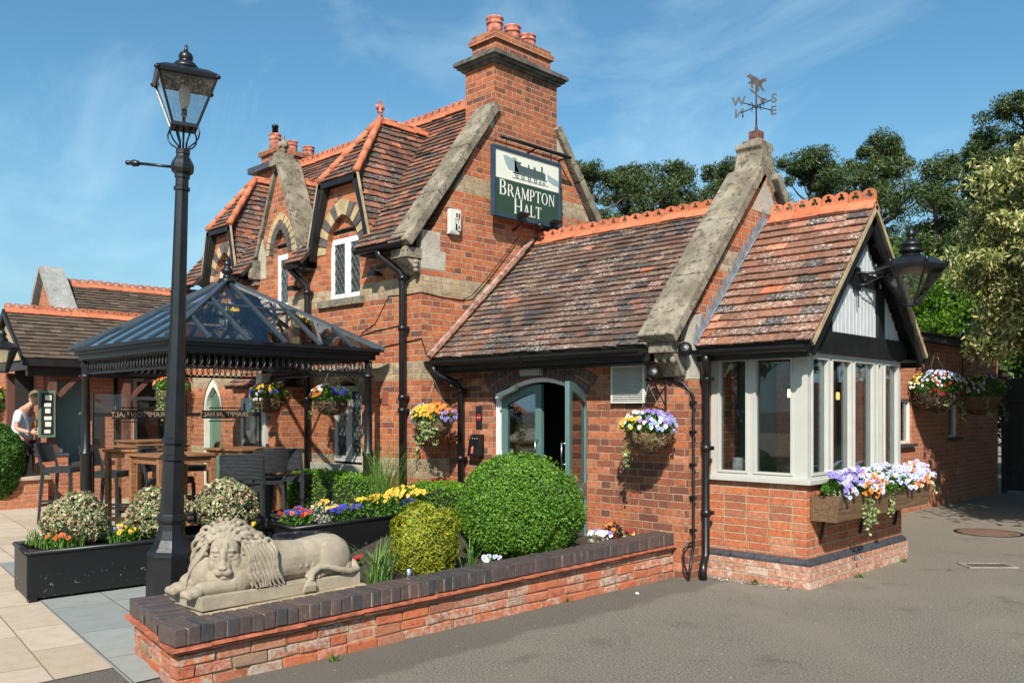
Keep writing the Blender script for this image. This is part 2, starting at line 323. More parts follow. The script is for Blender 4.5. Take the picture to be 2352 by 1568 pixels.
def tarm():
    n = NT('tarmac')
    col = n.mix(n.step(n.noise(75, 6, 0.95), 0.44, 0.56), (0.065, 0.059, 0.052), (0.34, 0.305, 0.255))
    col = n.mix(n.math('MULTIPLY', n.step(n.noise(0.8, 6, 0.6), 0.38, 0.68), 0.45), col, (0.23, 0.20, 0.155))
    col = n.mix(n.math('MULTIPLY', n.step(n.noise(1.7, 7, 0.7, dist=.6), 0.54, 0.68), 0.45), col, (0.085, 0.075, 0.063))
    col = n.mix(n.math('MULTIPLY', n.step(n.noise(0.45, 5, 0.55, dist=.6), 0.50, 0.66), 0.40), col, (0.27, 0.24, 0.195))
    gr = n.math('MULTIPLY', n.step(n.noise(300, 2, 0.5), 0.60, 0.66), n.step(n.noise(3.0, 4, 0.6), 0.45, 0.65)); col = n.mix(n.math('MULTIPLY', gr, .6), col, (0.42, 0.37, 0.30))
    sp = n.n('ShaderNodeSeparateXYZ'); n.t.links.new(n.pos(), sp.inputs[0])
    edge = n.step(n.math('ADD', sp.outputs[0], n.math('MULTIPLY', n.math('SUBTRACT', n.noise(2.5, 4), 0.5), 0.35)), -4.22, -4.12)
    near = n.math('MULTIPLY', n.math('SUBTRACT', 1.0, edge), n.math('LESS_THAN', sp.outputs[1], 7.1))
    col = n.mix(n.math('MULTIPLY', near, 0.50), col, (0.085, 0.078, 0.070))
    # pale dusty flecks and small grit
    fl = n.n('ShaderNodeTexVoronoi'); fl.inputs['Scale'].default_value = 17; n.t.links.new(n.pos(), fl.inputs[0])
    sc = n.n('ShaderNodeSeparateColor'); n.t.links.new(fl.outputs['Color'], sc.inputs[0])
    f = n.math('MULTIPLY', n.math('LESS_THAN', fl.outputs['Distance'], 0.13), n.math('GREATER_THAN', sc.outputs[0], 0.93))
    col = n.mix(f, col, (0.42, 0.36, 0.28))
    return n.pbr(col, 0.93, n.bump(n.noise(130, 5, 0.85), 1.0, 0.010), spec=0.2)
MT['tarmac'] = tarm()
def flags(name, pal, c, P, hd, rot, mortar, b=0.4):
    n = NT(name); u, v = uvz(n, rot, True)
    mask, i1, i2, row = bond(n, u, v, c, P, hd, 0.003, 0.007, 0.37)
    col = n.ramp(i1, pal)
    col = n.mix(n.math('MULTIPLY', n.step(n.noise(7, 6, 0.7), 0.4, 0.7), 0.3), col, tuple(x * 0.62 for x in pal[0][1]))
    col = n.mix(n.math('MULTIPLY', n.step(n.noise(90, 4, 0.7), 0.55, 0.7), 0.25), col, tuple(min(1, x * 1.25) for x in pal[-1][1]))
    col = n.mix(mask, mortar, col)
    return n.pbr(col, 0.82, n.bump(n.math('ADD', mask, n.math('MULTIPLY', n.noise(40, 5), 0.5)), b, 0.006), spec=0.3)
MT['sand'] = flags('sandstone paving', [(0, (0.40, 0.315, 0.235)), (0.5, (0.45, 0.36, 0.275)), (1, (0.49, 0.40, 0.31))], 0.52, 1.55, 0.56, R(7.5), (0.24, 0.16, 0.09))
MT['slate'] = flags('grey slate paving', [(0, (0.225, 0.24, 0.235)), (0.5, (0.25, 0.265, 0.255)), (1, (0.28, 0.29, 0.27))], 0.46, 1.7, 0.55, R(7.5), (0.13, 0.125, 0.105))

# ------------------------------------------------------------------ mesh helper
class MB:
    def __init__(s): s.v = []; s.f = []; s.mi = []; s.smooth = []
    def add(s, vs, fs, mi=0, sm=False):
        o = len(s.v); s.v += [tuple(p) for p in vs]
        for f in fs: s.f.append(tuple(i + o for i in f)); s.mi.append(mi); s.smooth.append(sm)
    def box(s, x0, x1, y0, y1, z0, z1, mi=0):
        s.add([(x0, y0, z0), (x1, y0, z0), (x1, y1, z0), (x0, y1, z0), (x0, y0, z1), (x1, y0, z1), (x1, y1, z1), (x0, y1, z1)],
              [(0, 3, 2, 1), (4, 5, 6, 7), (0, 1, 5, 4), (1, 2, 6, 5), (2, 3, 7, 6), (3, 0, 4, 7)], mi)
        return s
    def obox(s, o, a, b, c, mi=0):
        """box with corner o and edge vectors a, b, c"""
        o, a, b, c = map(Vector, (o, a, b, c))
        vs = [o, o + a, o + a + b, o + b, o + c, o + a + c, o + a + b + c, o + b + c]
        fs = [(0, 3, 2, 1), (4, 5, 6, 7), (0, 1, 5, 4), (1, 2, 6, 5), (2, 3, 7, 6), (3, 0, 4, 7)]
        if a.cross(b).dot(c) < 0: fs = [f[::-1] for f in fs]
        s.add(vs, fs, mi); return s
    def beam(s, p, q, w, h, up=(0, 0, 1), mi=0):
        p, q = Vector(p), Vector(q); d = (q - p); u = Vector(up); side = d.cross(u).normalized(); u2 = side.cross(d).normalized()
        return s.obox(p - side * w / 2 - u2 * h / 2, d, side * w, u2 * h, mi)
    def prism(s, poly, ext, mi=0, holes=()):
        """3D polygon (list of points) extruded by vector ext, with holes"""
        ext = Vector(ext); loops = [[Vector(p) for p in poly]] + [[Vector(p) for p in h] for h in holes]
        tris = tessellate_polygon(loops); flat = [p for l in loops for p in l]; n = len(flat)
        nrm = Vector((0, 0, 0))
        L = loops[0]
        for i in range(len(L)): nrm += L[i].cross(L[(i + 1) % len(L)])
        vs = flat + [p + ext for p in flat]; fs = []
        for t in tris:
            a, b, c = flat[t[0]], flat[t[1]], flat[t[2]]
            k = (b - a).cross(c - a)
            if k.length < 1e-12: continue
            if k.dot(ext) > 0: t = (t[0], t[2], t[1])
            fs.append(tuple(t)); fs.append(tuple(i + n for i in reversed(t)))
        o = 0
        for li, l in enumerate(loops):
            m = len(l)
            for i in range(m):
                a, b = o + i, o + (i + 1) % m
                f = (a, b, b + n, a + n)
                area = Vector((0, 0, 0))
                for j in range(m): area += l[j].cross(l[(j + 1) % m])
                flip = (area.dot(ext) > 0) != (li > 0)
                fs.append(f if flip else f[::-1])
            o += m
        s.add(vs, fs, mi); return s
    def tube(s, path, r, n=8, mi=0, cap=True, up=None):
        P = [Vector(p) for p in path]; rs = r if isinstance(r, (list, tuple)) else [r] * len(P)
        vs = []; prev = None
        for i, p in enumerate(P):
            d = (P[min(i + 1, len(P) - 1)] - P[max(i - 1, 0)])
            if d.length < 1e-9: d = Vector((0, 0, 1))
            d.normalize()
            if prev is None:
                a = Vector((0, 0, 1)) if abs(d.z) < 0.9 else Vector((1, 0, 0)); a = (a - d * a.dot(d)).normalized()
            else:
                a = prev - d * prev.dot(d); a.normalize()
            prev = a; b = d.cross(a)
            for k in range(n):
                t = 2 * math.pi * k / n; vs.append(p + (a * math.cos(t) + b * math.sin(t)) * rs[i])
        fs = []
        for i in range(len(P) - 1):
            for k in range(n):
                fs.append((i * n + k, i * n + (k + 1) % n, (i + 1) * n + (k + 1) % n, (i + 1) * n + k))
        if cap: fs.append(tuple(range(n - 1, -1, -1))); fs.append(tuple((len(P) - 1) * n + k for k in range(n)))
        s.add(vs, fs, mi, n > 5); return s
    def lathe(s, prof, c=(0, 0, 0), n=16, rot=0.0, mi=0, smooth=True, sx=1, sy=1):
        vs = []
        for r, z in prof:
            for k in range(n):
                t = 2 * math.pi * k / n + rot; vs.append((c[0] + sx * r * math.cos(t), c[1] + sy * r * math.sin(t), c[2] + z))
        fs = []
        for i in range(len(prof) - 1):
            for k in range(n): fs.append((i * n + k, i * n + (k + 1) % n, (i + 1) * n + (k + 1) % n, (i + 1) * n + k))
        fs.append(tuple(range(n - 1, -1, -1))); fs.append(tuple((len(prof) - 1) * n + k for k in range(n)))
        s.add(vs, fs, mi, smooth); return s
    def ball(s, c, r, n=12, m=8, mi=0, M=None):
        if not isinstance(r, (list, tuple)): r = (r, r, r)
        vs = []; c = Vector(c)
        for i in range(m + 1):
            a = math.pi * i / m - math.pi / 2
            for k in range(n):
                t = 2 * math.pi * k / n
                p = Vector((r[0] * math.cos(a) * math.cos(t), r[1] * math.cos(a) * math.sin(t), r[2] * math.sin(a)))
                if M is not None: p = M @ p
                vs.append(c + p)
        fs = [(i * n + k, i * n + (k + 1) % n, (i + 1) * n + (k + 1) % n, (i + 1) * n + k) for i in range(m) for k in range(n)]
        s.add(vs, fs, mi, True); return s
    def build(s, name, mat=None, parent=None, loc=None, bevel=0.0, rot=None):
        me = bpy.data.meshes.new(name); me.from_pydata(s.v, [], s.f)
        ob = bpy.data.objects.new(name, me); COL.objects.link(ob)
        for m in (mat if isinstance(mat, (list, tuple)) else [mat]):
            if m: me.materials.append(MT[m] if isinstance(m, str) else m)
        me.polygons.foreach_set('material_index', s.mi); me.polygons.foreach_set('use_smooth', s.smooth)
        me.validate(); me.update()
        if loc is not None: ob.location = loc
        if rot is not None: ob.rotation_euler = rot
        if parent is not None: ob.parent = parent
        if bevel:
            b = ob.modifiers.new('bevel', 'BEVEL'); b.width = bevel; b.segments = 2; b.limit_method = 'ANGLE'; b.angle_limit = R(40)
        return ob

def tag(o, label, cat, group=None, kind=None):
    if label: o['label'] = label
    if cat: o['category'] = cat
    if group: o['group'] = group
    if kind: o['kind'] = kind
    return o
def thing(name, label, cat, loc=(0, 0, 0), rotz=0.0, group=None):
    o = bpy.data.objects.new(name, None); COL.objects.link(o); o.location = loc; o.rotation_euler = (0, 0, rotz)
    o.empty_display_size = 0.1
    return tag(o, label, cat, group)
def struct(o): o['kind'] = 'structure'; return o
def copy_tree(o, parent=None):
    c = o.copy(); COL.objects.link(c)
    if parent is not None: c.parent = parent
    for ch in list(o.children): copy_tree(ch, c)
    return c

# ------------------------------------------------------------------ leaves
def leaves(name, C_, size, mat, parent=None, N=None, aspect=0.6, droop=0.0, mi=None, spread=1.0, loc=None, fold=0.25):
    """C_: (n,3) centres. N: optional (n,3) preferred normals. One folded diamond leaf per centre."""
    n = len(C_); C_ = np.asarray(C_, float)
    sz = np.asarray(size) * np.ones(n) * RNG.uniform(0.7, 1.3, n)
    nr = RNG.normal(size=(n, 3)); nr /= np.linalg.norm(nr, axis=1)[:, None]
    if N is not None: nr = nr * spread + np.asarray(N) * 1.0
    nr /= np.linalg.norm(nr, axis=1)[:, None] + 1e-9
    t = RNG.normal(size=(n, 3)); t[:, 2] -= droop
    t -= nr * np.sum(t * nr, 1)[:, None]; t /= np.linalg.norm(t, axis=1)[:, None] + 1e-9
    b = np.cross(nr, t)
    s = sz[:, None]
    p0 = C_ - t * s * 0.5; p2 = C_ + t * s * 0.5
    p1 = C_ + b * s * 0.5 * aspect + nr * s * fold * 0.3 - t * s * 0.05; p3 = C_ - b * s * 0.5 * aspect + nr * s * fold * 0.3 - t * s * 0.05
    V = np.stack([p0, p1, p2, p3], 1).reshape(-1, 3)
    return rawmesh(name, V, 4, mat, parent, mi, loc)
def rawmesh(name, V, k, mat, parent=None, mi=None, loc=None):
    nf = len(V) // k; me = bpy.data.meshes.new(name)
    me.vertices.add(len(V)); me.vertices.foreach_set('co', V.astype(np.float32).ravel())
    me.loops.add(nf * k); me.loops.foreach_set('vertex_index', np.arange(nf * k, dtype=np.int32))
    me.polygons.add(nf); me.polygons.foreach_set('loop_start', np.arange(0, nf * k, k, dtype=np.int32)); me.polygons.foreach_set('loop_total', np.full(nf, k, dtype=np.int32))
    for m in (mat if isinstance(mat, (list, tuple)) else [mat]): me.materials.append(MT[m] if isinstance(m, str) else m)
    if mi is not None: me.polygons.foreach_set('material_index', np.asarray(mi, dtype=np.int32))
    me.update(calc_edges=True); me.validate()
    o = bpy.data.objects.new(name, me); COL.objects.link(o)
    if parent is not None: o.parent = parent
    if loc is not None: o.location = loc
    return o
def sphere_pts(n, r, c=(0, 0, 0), jit=0.06, zmin=-1.0, power=1.0):
    d = RNG.normal(size=(n, 3)); d /= np.linalg.norm(d, axis=1)[:, None]; d = d[d[:, 2] > zmin]
    k = 1 - np.abs(RNG.normal(size=len(d))) * jit
    return np.array(c) + d * np.array(r) * k[:, None], d
def lump(d, seed, f=3.0, amp=0.12):
    g = np.random.default_rng(seed); o = np.zeros(len(d))
    for i in range(10):
        w = g.normal(size=3) * f * (1 + i * 0.25); o += np.sin(d @ w + g.uniform(0, 6.28)) / (1 + i * 0.4)
    return 1 + amp * o / 2.0
def blades(name, base, n, length, mat, parent=None, width=0.012, lean=0.5, arch=0.6, loc=None, rad=0.05, segs=5, bias=(0, 0)):
    V = []
    for i in range(n):
        a = random.uniform(0, 6.283); l = length * random.uniform(0.6, 1.1); le = lean * random.uniform(0.3, 1.2)
        d = Vector((math.cos(a) + bias[0], math.sin(a) + bias[1], 0)).normalized(); side = d.cross(Vector((0, 0, 1)))
        p = Vector(base) + Vector((random.uniform(-rad, rad), random.uniform(-rad, rad), 0))
        ang = math.pi / 2 - le * 0.5; pts = [p.copy()]
        for k in range(segs):
            ang -= arch * random.uniform(0.7, 1.3) * 2.0 / segs * (k + 1) / segs
            p = p + (d * math.cos(ang) + Vector((0, 0, 1)) * math.sin(ang)) * l / segs; pts.append(p.copy())
        for k in range(segs):
            w0 = width * (1 - k / segs) * 0.5 + 0.0008; w1 = width * (1 - (k + 1) / segs) * 0.5 + 0.0006
            V += [pts[k] - side * w0, pts[k] + side * w0, pts[k + 1] + side * w1, pts[k + 1] - side * w1]
    return rawmesh(name, np.array([tuple(v) for v in V]), 4, mat, parent, None, loc)

MT['box'] = leafmat('box leaves', [(0.045, 0.115, 0.012), (0.085, 0.20, 0.018), (0.13, 0.27, 0.025), (0.17, 0.33, 0.04)], trans=0.3)
MT['boxd'] = leafmat('dark box leaves', [(0.025, 0.075, 0.010), (0.05, 0.14, 0.014), (0.085, 0.20, 0.02)], trans=0.3)
MT['hedge'] = leafmat('fresh hedge leaves', [(0.08, 0.20, 0.015), (0.14, 0.30, 0.02), (0.20, 0.38, 0.03)], trans=0.35)
MT['gold'] = leafmat('golden conifer sprays', [(0.10, 0.15, 0.012), (0.22, 0.28, 0.02), (0.36, 0.37, 0.03), (0.40, 0.33, 0.03)], trans=0.25)
MT['core'] = simple('dark foliage core', (0.012, 0.022, 0.006), 0.95)  # solid near-black core added inside foliage to block the view through
MT['euon'] = leafmat('variegated leaves', [(0.06, 0.11, 0.03), (0.16, 0.22, 0.08), (0.44, 0.46, 0.26), (0.55, 0.52, 0.34), (0.10, 0.15, 0.05), (0.55, 0.25, 0.17), (0.32, 0.36, 0.18)], trans=0.2)
MT['ivy'] = leafmat('variegated ivy', [(0.08, 0.16, 0.03), (0.30, 0.38, 0.14), (0.45, 0.50, 0.26), (0.14, 0.24, 0.05)], trans=0.25)
MT['pansyleaf'] = leafmat('pansy leaves', [(0.03, 0.10, 0.012), (0.07, 0.19, 0.02), (0.12, 0.26, 0.03)], trans=0.3)
MT['pine'] = leafmat('pine needles', [(0.014, 0.036, 0.012), (0.030, 0.066, 0.018), (0.055, 0.10, 0.024), (0.09, 0.125, 0.034), (0.11, 0.10, 0.04)], trans=0.12)
MT['lime'] = leafmat('bright spring leaves', [(0.03, 0.08, 0.01), (0.09, 0.20, 0.014), (0.17, 0.32, 0.02)], trans=0.4)
MT['midg'] = leafmat('mid green leaves', [(0.02, 0.05, 0.01), (0.05, 0.10, 0.018), (0.09, 0.15, 0.03)], trans=0.25)
MT['olive'] = leafmat('cream edged leaves', [(0.05, 0.09, 0.018), (0.15, 0.20, 0.04), (0.36, 0.36, 0.12), (0.54, 0.50, 0.21), (0.58, 0.54, 0.26), (0.26, 0.30, 0.08), (0.08, 0.13, 0.02)], trans=0.25)
MT['grass'] = leafmat('strap leaves', [(0.06, 0.14, 0.02), (0.12, 0.24, 0.04), (0.20, 0.32, 0.08)], trans=0.3)
MT['darkleaf'] = leafmat('bronze leaves', [(0.04, 0.012, 0.015), (0.09, 0.03, 0.03)], trans=0.2)
MT['fibre'] = leafmat('coir fibres', [(0.10, 0.06, 0.03), (0.22, 0.14, 0.07), (0.34, 0.24, 0.14)], .9, 0)
MT['grey'] = leafmat('silver foliage', [(0.30, 0.32, 0.26), (0.45, 0.45, 0.36), (0.22, 0.25, 0.17)], trans=0.2)
FC = {'violet': ((0.20, 0.14, 0.50), (0.34, 0.27, 0.62)), 'lilac': ((0.42, 0.42, 0.72), (0.58, 0.58, 0.80)), 'white': ((0.70, 0.70, 0.70), (0.78, 0.78, 0.74)),
      'yellow': ((0.75, 0.40, 0.03), (0.80, 0.52, 0.05)), 'orange': ((0.72, 0.17, 0.02), (0.80, 0.27, 0.04)), 'red': ((0.30, 0.008, 0.012), (0.45, 0.02, 0.02)), 'blue': ((0.02, 0.02, 0.30), (0.06, 0.04, 0.45)),
      'paleblue': ((0.28, 0.36, 0.66), (0.42, 0.48, 0.75)), 'vermilion': ((0.75, 0.09, 0.02), (0.8, 0.14, 0.03))}
for k, (a, b) in FC.items():
    MT['f_' + k] = leafmat(k + ' petals', [a, b], 0.6, 0.25)
MT['f_eye'] = simple('dark flower eye', (0.03, 0.01, 0.03), 0.7)
def pansies(name, pts, nrm, colour, parent, size=0.045, loc=None):
    """each bloom: five overlapping petals and a dark eye facing its normal"""
    V = []; mi = []
    for p, n_ in zip(pts, nrm):
        p = Vector(p); n_ = Vector(n_).normalized(); n_ = (n_ + Vector([random.gauss(0, .25) for _ in range(3)])).normalized()
        a = n_.cross(Vector((0, 0, 1))); a = a.normalized() if a.length > 1e-3 else Vector((1, 0, 0)); b = a.cross(n_) * -1
        if b.z < 0: b = -b
        sz = size * random.uniform(0.8, 1.15)
        for k, (ang, l) in enumerate(((60, .62), (120, .62), (5, .55), (175, .55), (270, .62))):
            ang = R(ang + random.uniform(-8, 8)); d = a * math.cos(ang) + b * math.sin(ang); e = n_.cross(d)
            lift = n_ * (0.002 + 0.0018 * k); w = sz * 0.34
            V += [p + lift, p + d * sz * l * .55 + e * w + lift + n_ * sz * .08, p + d * sz * l + lift, p + d * sz * l * .55 - e * w + lift + n_ * sz * .08]; mi.append(0)
        q = n_ * 0.013
        V += [p + a * sz * .13 + q, p + b * sz * .13 + q, p - a * sz * .13 + q, p - b * sz * .16 + q]; mi.append(1 if colour not in ('white',) or random.random() < .5 else 0)
    o = rawmesh(name, np.array([tuple(v) for v in V]), 4, ['f_' + colour, 'f_eye'], parent, mi, loc); o['kind'] = 'stuff'; return o

# ------------------------------------------------------------------ roofs
def urange(poly, v):
    xs = []
    for i in range(len(poly)):
        (u0, v0), (u1, v1) = poly[i], poly[(i + 1) % len(poly)]
        if (v0 - v) * (v1 - v) <= 0 and abs(v1 - v0) > 1e-9: xs.append(u0 + (u1 - u0) * (v - v0) / (v1 - v0))
    return (min(xs), max(xs)) if len(xs) > 1 else None
def roof(name, mat, parent, O, U, V, poly, w=0.165, g=0.10, th=0.016, jit=1.0, under='dark', flare=0.0):
    O, U, V = Vector(O), Vector(U).normalized(), Vector(V).normalized(); N = U.cross(V)
    if N.z < 0: N = -N
    m = MB()
    vmax = max(p[1] for p in poly); k = 0; v = min(p[1] for p in poly)
    while v < vmax - 0.02:
        vt = min(v + g * 1.12, vmax)
        r0 = urange(poly, v + 1e-4); r1 = urange(poly, min(v + g * 0.9, vmax - 1e-3))
        if r0 and r1:
            lo = min(r0[0], r1[0]); hi = max(r0[1], r1[1])
            u = math.floor((lo) / w) * w - (k % 2) * w / 2 + random.uniform(-.01, .01)
            dr = random.uniform(-.002, .002)
            while u < hi:
                a0 = max(u + .0015, r0[0]); b0 = min(u + w - .0015, r0[1]); a1 = max(u + .0015, r1[0]); b1 = min(u + w - .0015, r1[1])
                if b0 - a0 > .012 or b1 - a1 > .012:
                    if b0 < a0: a0 = b0 = (a0 + b0) / 2
                    if b1 < a1: a1 = b1 = (a1 + b1) / 2
                    j = random.gauss(0, .0022) * jit; jz = random.gauss(0, .0022) * jit; sk = random.gauss(0, .003) * jit
                    P = lambda uu, vv, h: O + U * uu + V * vv + N * h
                    cam_ = .002
                    h0 = .012 + jz + th; h1 = .006
                    vv0 = v + j + dr
                    vs = [P(a0, vv0 + sk, h0 - th), P(b0, vv0 - sk, h0 - th + jz), P(b1, vt, h1 - .01), P(a1, vt, h1 - .01),
                          P(a0, vv0 + sk, h0), P(b0, vv0 - sk, h0 + jz), P(b1, vt, h1), P(a1, vt, h1)]
                    m.add(vs, [(0, 3, 2, 1), (4, 5, 6, 7), (0, 1, 5, 4), (1, 2, 6, 5), (3, 0, 4, 7)])
                u += w
        v += g; k += 1
    ob = m.build(name, mat, parent)
    b = MB(); pts = [O + U * p[0] + V * p[1] - N * 0.004 for p in poly]
    b.prism(pts, -N * 0.035); b.build('roof_boarding', under, ob)
    return ob
def crest(name, parent, p, q, seg=0.30, slope=48, plain=False, h=0.095, mat='crest', holes=True, drop=0.13, width=None):
    """orange ridge tiles with a pierced lobed crest, from p to q"""
    p, q = Vector(p), Vector(q); d = (q - p); L = d.length; d.normalize(); n = max(1, round(L / seg)); seg = L / n
    side = d.cross(Vector((0, 0, 1))).normalized(); up = side.cross(d); m = MB(); a = R(slope)
    for i in range(n):
        o = p + d * (i * seg) + up * random.gauss(0, .003); tl = random.gauss(0, .004)
        e = d * (seg - .006)
        for sg in (1, -1):
            dn = (side * sg * math.cos(a) - up * math.sin(a)); nn = (side * sg * math.sin(a) + up * math.cos(a))
            m.obox(o + up * .02, e + up * tl, dn * drop, nn * 0.016)
        if plain: 
            m.tube([o + up * .028, o + up * .028 + e], .022, 8); continue
        pr = []; s2 = (seg - .006)
        prof = [(0, 0), (1, 0), (1, .68), (.93, .86), (.82, .97), (.68, .97), (.57, .86), (.5, .70), (.43, .86), (.32, .97), (.18, .97), (.07, .86), (0, .68)]
        pr = [o + d * (u * s2) + up * (.022 + w_ * h) - side * .011 for u, w_ in prof]
        hl = []
        if holes:
            for cu in (.25, .75):
                rr = h * .27; c = o + d * (cu * s2) + up * (.022 + .52 * h) - side * .011
                pts = []
                for k in range(12):
                    t = 2 * math.pi * k / 12 + math.pi / 2; r_ = rr * (1.25 if k % 4 == 0 else (1.1 if k % 4 in (1, 3) else .55))
                    pts.append(c + d * r_ * math.cos(t) + up * r_ * math.sin(t))
                hl.append(pts)
        m.prism(pr, side * .022, holes=hl)
    return m.build(name, mat, parent)

# wall sheet helper: polygon in (a, z) on plane axis 'x' or 'y'
def wallp(axis, c, poly, holes, th, rev=1):
    """axis 'y': polygon points (x,z) at y=c, thickness grows to +y*rev. axis 'x': points (y,z) at x=c, thickness to -x*rev"""
    m = MB()
    if axis == 'y':
        m.prism([(a, c, z) for a, z in poly], (0, th * rev, 0), holes=[[(a, c, z) for a, z in h] for h in holes])
    else:
        m.prism([(c, a, z) for a, z in poly], (-th * rev, 0, 0), holes=[[(c, a, z) for a, z in h] for h in holes])
    return m
def garch(x0, x1, z0, zs, za, n=7):
    """opening with pointed arch: x0..x1, sill z0, spring zs, apex za"""
    xc = (x0 + x1) / 2; w = (x1 - x0) / 2; Rr = (w * w + (za - zs) ** 2) / (2 * w); tm = math.acos((Rr - w) / Rr); pts = [(x0, z0), (x1, z0), (x1, zs)]
    for i in range(1, n): t = tm * i / n; pts.append((xc + Rr * math.cos(t) - (Rr - w), zs + Rr * math.sin(t)))
    pts.append((xc, za))
    for i in range(n - 1, 0, -1): t = tm * i / n; pts.append((xc - Rr * math.cos(t) + (Rr - w), zs + Rr * math.sin(t)))
    pts.append((x0, zs)); return pts
def sarch(x0, x1, z0, zs, za, n=12):
    pts = [(x0, z0), (x1, z0)]
    for i in range(n + 1):
        t = i / n; x = x1 + (x0 - x1) * t; pts.append((x, zs + (za - zs) * (1 - (2 * t - 1) ** 2)))
    return pts
def scaled(poly, f, cx, cz):
    return [(cx + (x - cx) * f, cz + (z - cz) * f) for x, z in poly]
def voussoirs(x0, x1, zs, za, wd, y, th, n, m, gap=.004, seg=False, out=0):
    """stones round the head of an arch; returns alternating list into m material 0/1"""
    xc = (x0 + x1) / 2; pts = []
    WW = (x1 - x0) / 2; RR = (WW * WW + (za - zs) ** 2) / (2 * WW); TM = math.acos(max(-1, min(1, (RR - WW) / RR)))
    K = 2 * n
    def pt(s):
        t = abs(s)  # 0 at apex .. 1 at spring
        sg = 1 if s > 0 else -1
        if seg: return (xc + (x1 - xc) * s, zs + (za - zs) * (1 - s * s))
        th_ = (1 - t) * TM
        return (xc + sg * (RR * math.cos(th_) - (RR - WW)), zs + RR * math.sin(th_))
    def outp(s, w):
        if not seg:
            th_ = (1 - abs(s)) * TM; sg = 1 if s > 0 else -1; dx = (RR + w) * math.cos(th_) - (RR - WW)
            if dx < .004: return (xc + sg * .003, zs + math.sqrt((RR + w) ** 2 - (RR - WW) ** 2))
            return (xc + sg * dx, zs + (RR + w) * math.sin(th_))
        e = .02; s0 = max(-1, min(1, s)); a, b = pt(max(-1, s0 - e)), pt(min(1, s0 + e))
        if not seg and abs(s0) < .03: 
            return (xc, za + w * 1.35)
        dx, dz = b[0] - a[0], b[1] - a[1]; l = math.hypot(dx, dz) or 1
        nx, nz = -dz / l, dx / l
        if nz < 0 and seg: nx, nz = -nx, -nz
        if not seg:
            if (nx > 0) != (s0 > 0): nx, nz = -nx, -nz
        p = pt(s0); return (p[0] + nx * w, p[1] + nz * w)
    for i in range(K):
        s0 = -1 + 2 * i / K + .012; s1 = -1 + 2 * (i + 1) / K - .012
        if not seg:
            if abs(s0) < .02: s0 = .003
            if abs(s1) < .02: s1 = -.003
        q = [pt(s0), pt(s1), outp(s1, wd), outp(s0, wd)]
        if not seg:
            if i == n - 1: q[2] = (xc - .003, zs + math.sqrt((RR + wd) ** 2 - (RR - WW) ** 2))
            if i == n: q[3] = (xc + .003, zs + math.sqrt((RR + wd) ** 2 - (RR - WW) ** 2))
        k = i if i < n else K - 1 - i
        m.prism([(a, y, b) for a, b in q], (0, th, 0), mi=(k + out) % 2)
    return m
def gutter(name, parent, p, q, r=.055, mat='black', fascia=.0):
    m = MB(); p, q = Vector(p), Vector(q); d = (q - p).normalized(); side = d.cross(Vector((0, 0, 1)))
    n = 8; vs = []
    for e in (p, q):
        for k in range(n + 1):
            t = math.pi * k / n; vs.append(e + side * math.cos(t) * r - Vector((0, 0, 1)) * math.sin(t) * r)
    fs = [(k, k + 1, n + 2 + k, n + 1 + k) for k in range(n)] + [tuple(range(n, -1, -1)), tuple(range(n + 1, 2 * n + 2)), (0, n + 1, 2 * n + 1, n)]
    m.add(vs, fs, 0, False)
    L = (q - p).length
    for i in range(1, int(L / .9) + 1):
        c = p + d * (L * i / (int(L / .9) + 1)); vs = []
        for e in (c - d * .02, c + d * .02):
            for k in range(n + 1): t = math.pi * k / n; vs.append(e + side * math.cos(t) * r * 1.07 - Vector((0, 0, 1)) * math.sin(t) * r * 1.07)
        m.add(vs, [(k, k + 1, n + 2 + k, n + 1 + k) for k in range(n)] + [tuple(range(n, -1, -1)), tuple(range(n + 1, 2 * n + 2))], 0, False)
    return m.build(name, mat, parent)
def downpipe(name, parent, pts, r=.036, mat='black', rings=(), n=12):
    m = MB(); m.tube(pts, r, n)
    for z in rings:
        # find position along vertical part
        for a, b in zip(pts[:-1], pts[1:]):
            if min(a[2], b[2]) <= z <= max(a[2], b[2]) and abs(a[0] - b[0]) < .01 and abs(a[1] - b[1]) < .01:
                m.tube([(a[0], a[1], z - .03), (a[0], a[1], z + .03)], r * 1.28, n); m.box(a[0] - .055, a[0] + .055, a[1] + .01, a[1] + r + .02, z - .018, z + .018); break
    return m.build(name, mat, parent)

# ================================================================== GROUND
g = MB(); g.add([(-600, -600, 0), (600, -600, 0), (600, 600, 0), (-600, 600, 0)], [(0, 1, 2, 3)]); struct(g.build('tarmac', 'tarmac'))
def sheet(name, poly, z, mat):
    m = MB(); m.add([(x, y, z) for x, y in poly], [tuple(range(len(poly)))]); return struct(m.build(name, mat))
sheet('sandstone_paving', [(-5.42, -40), (-5.40, 2.08), (-5.5, 2.4), (-4.8, 2.4), (-4.8, 7.4), (-60, 7.4), (-60, -40)], 0.005, 'sand')
sheet('slate_paving', [(-5.0, 2.03), (-9.9, 2.69), (-9.86, 2.93), (-8.3, 2.74), (-8.2, 6.3), (-5.0, 6.3)], 0.009, 'slate')
m = MB()
bed = [(-4.88, 3.55), (-4.88, 6.86), (-7.2, 6.86), (-7.55, 6.3), (-7.0, 5.3), (-6.2, 4.2), (-5.9, 3.4)]
m.prism([(x, y, 0.012) for x, y in bed], (0, 0, .27)); struct(m.build('flower_bed_soil', 'soil'))

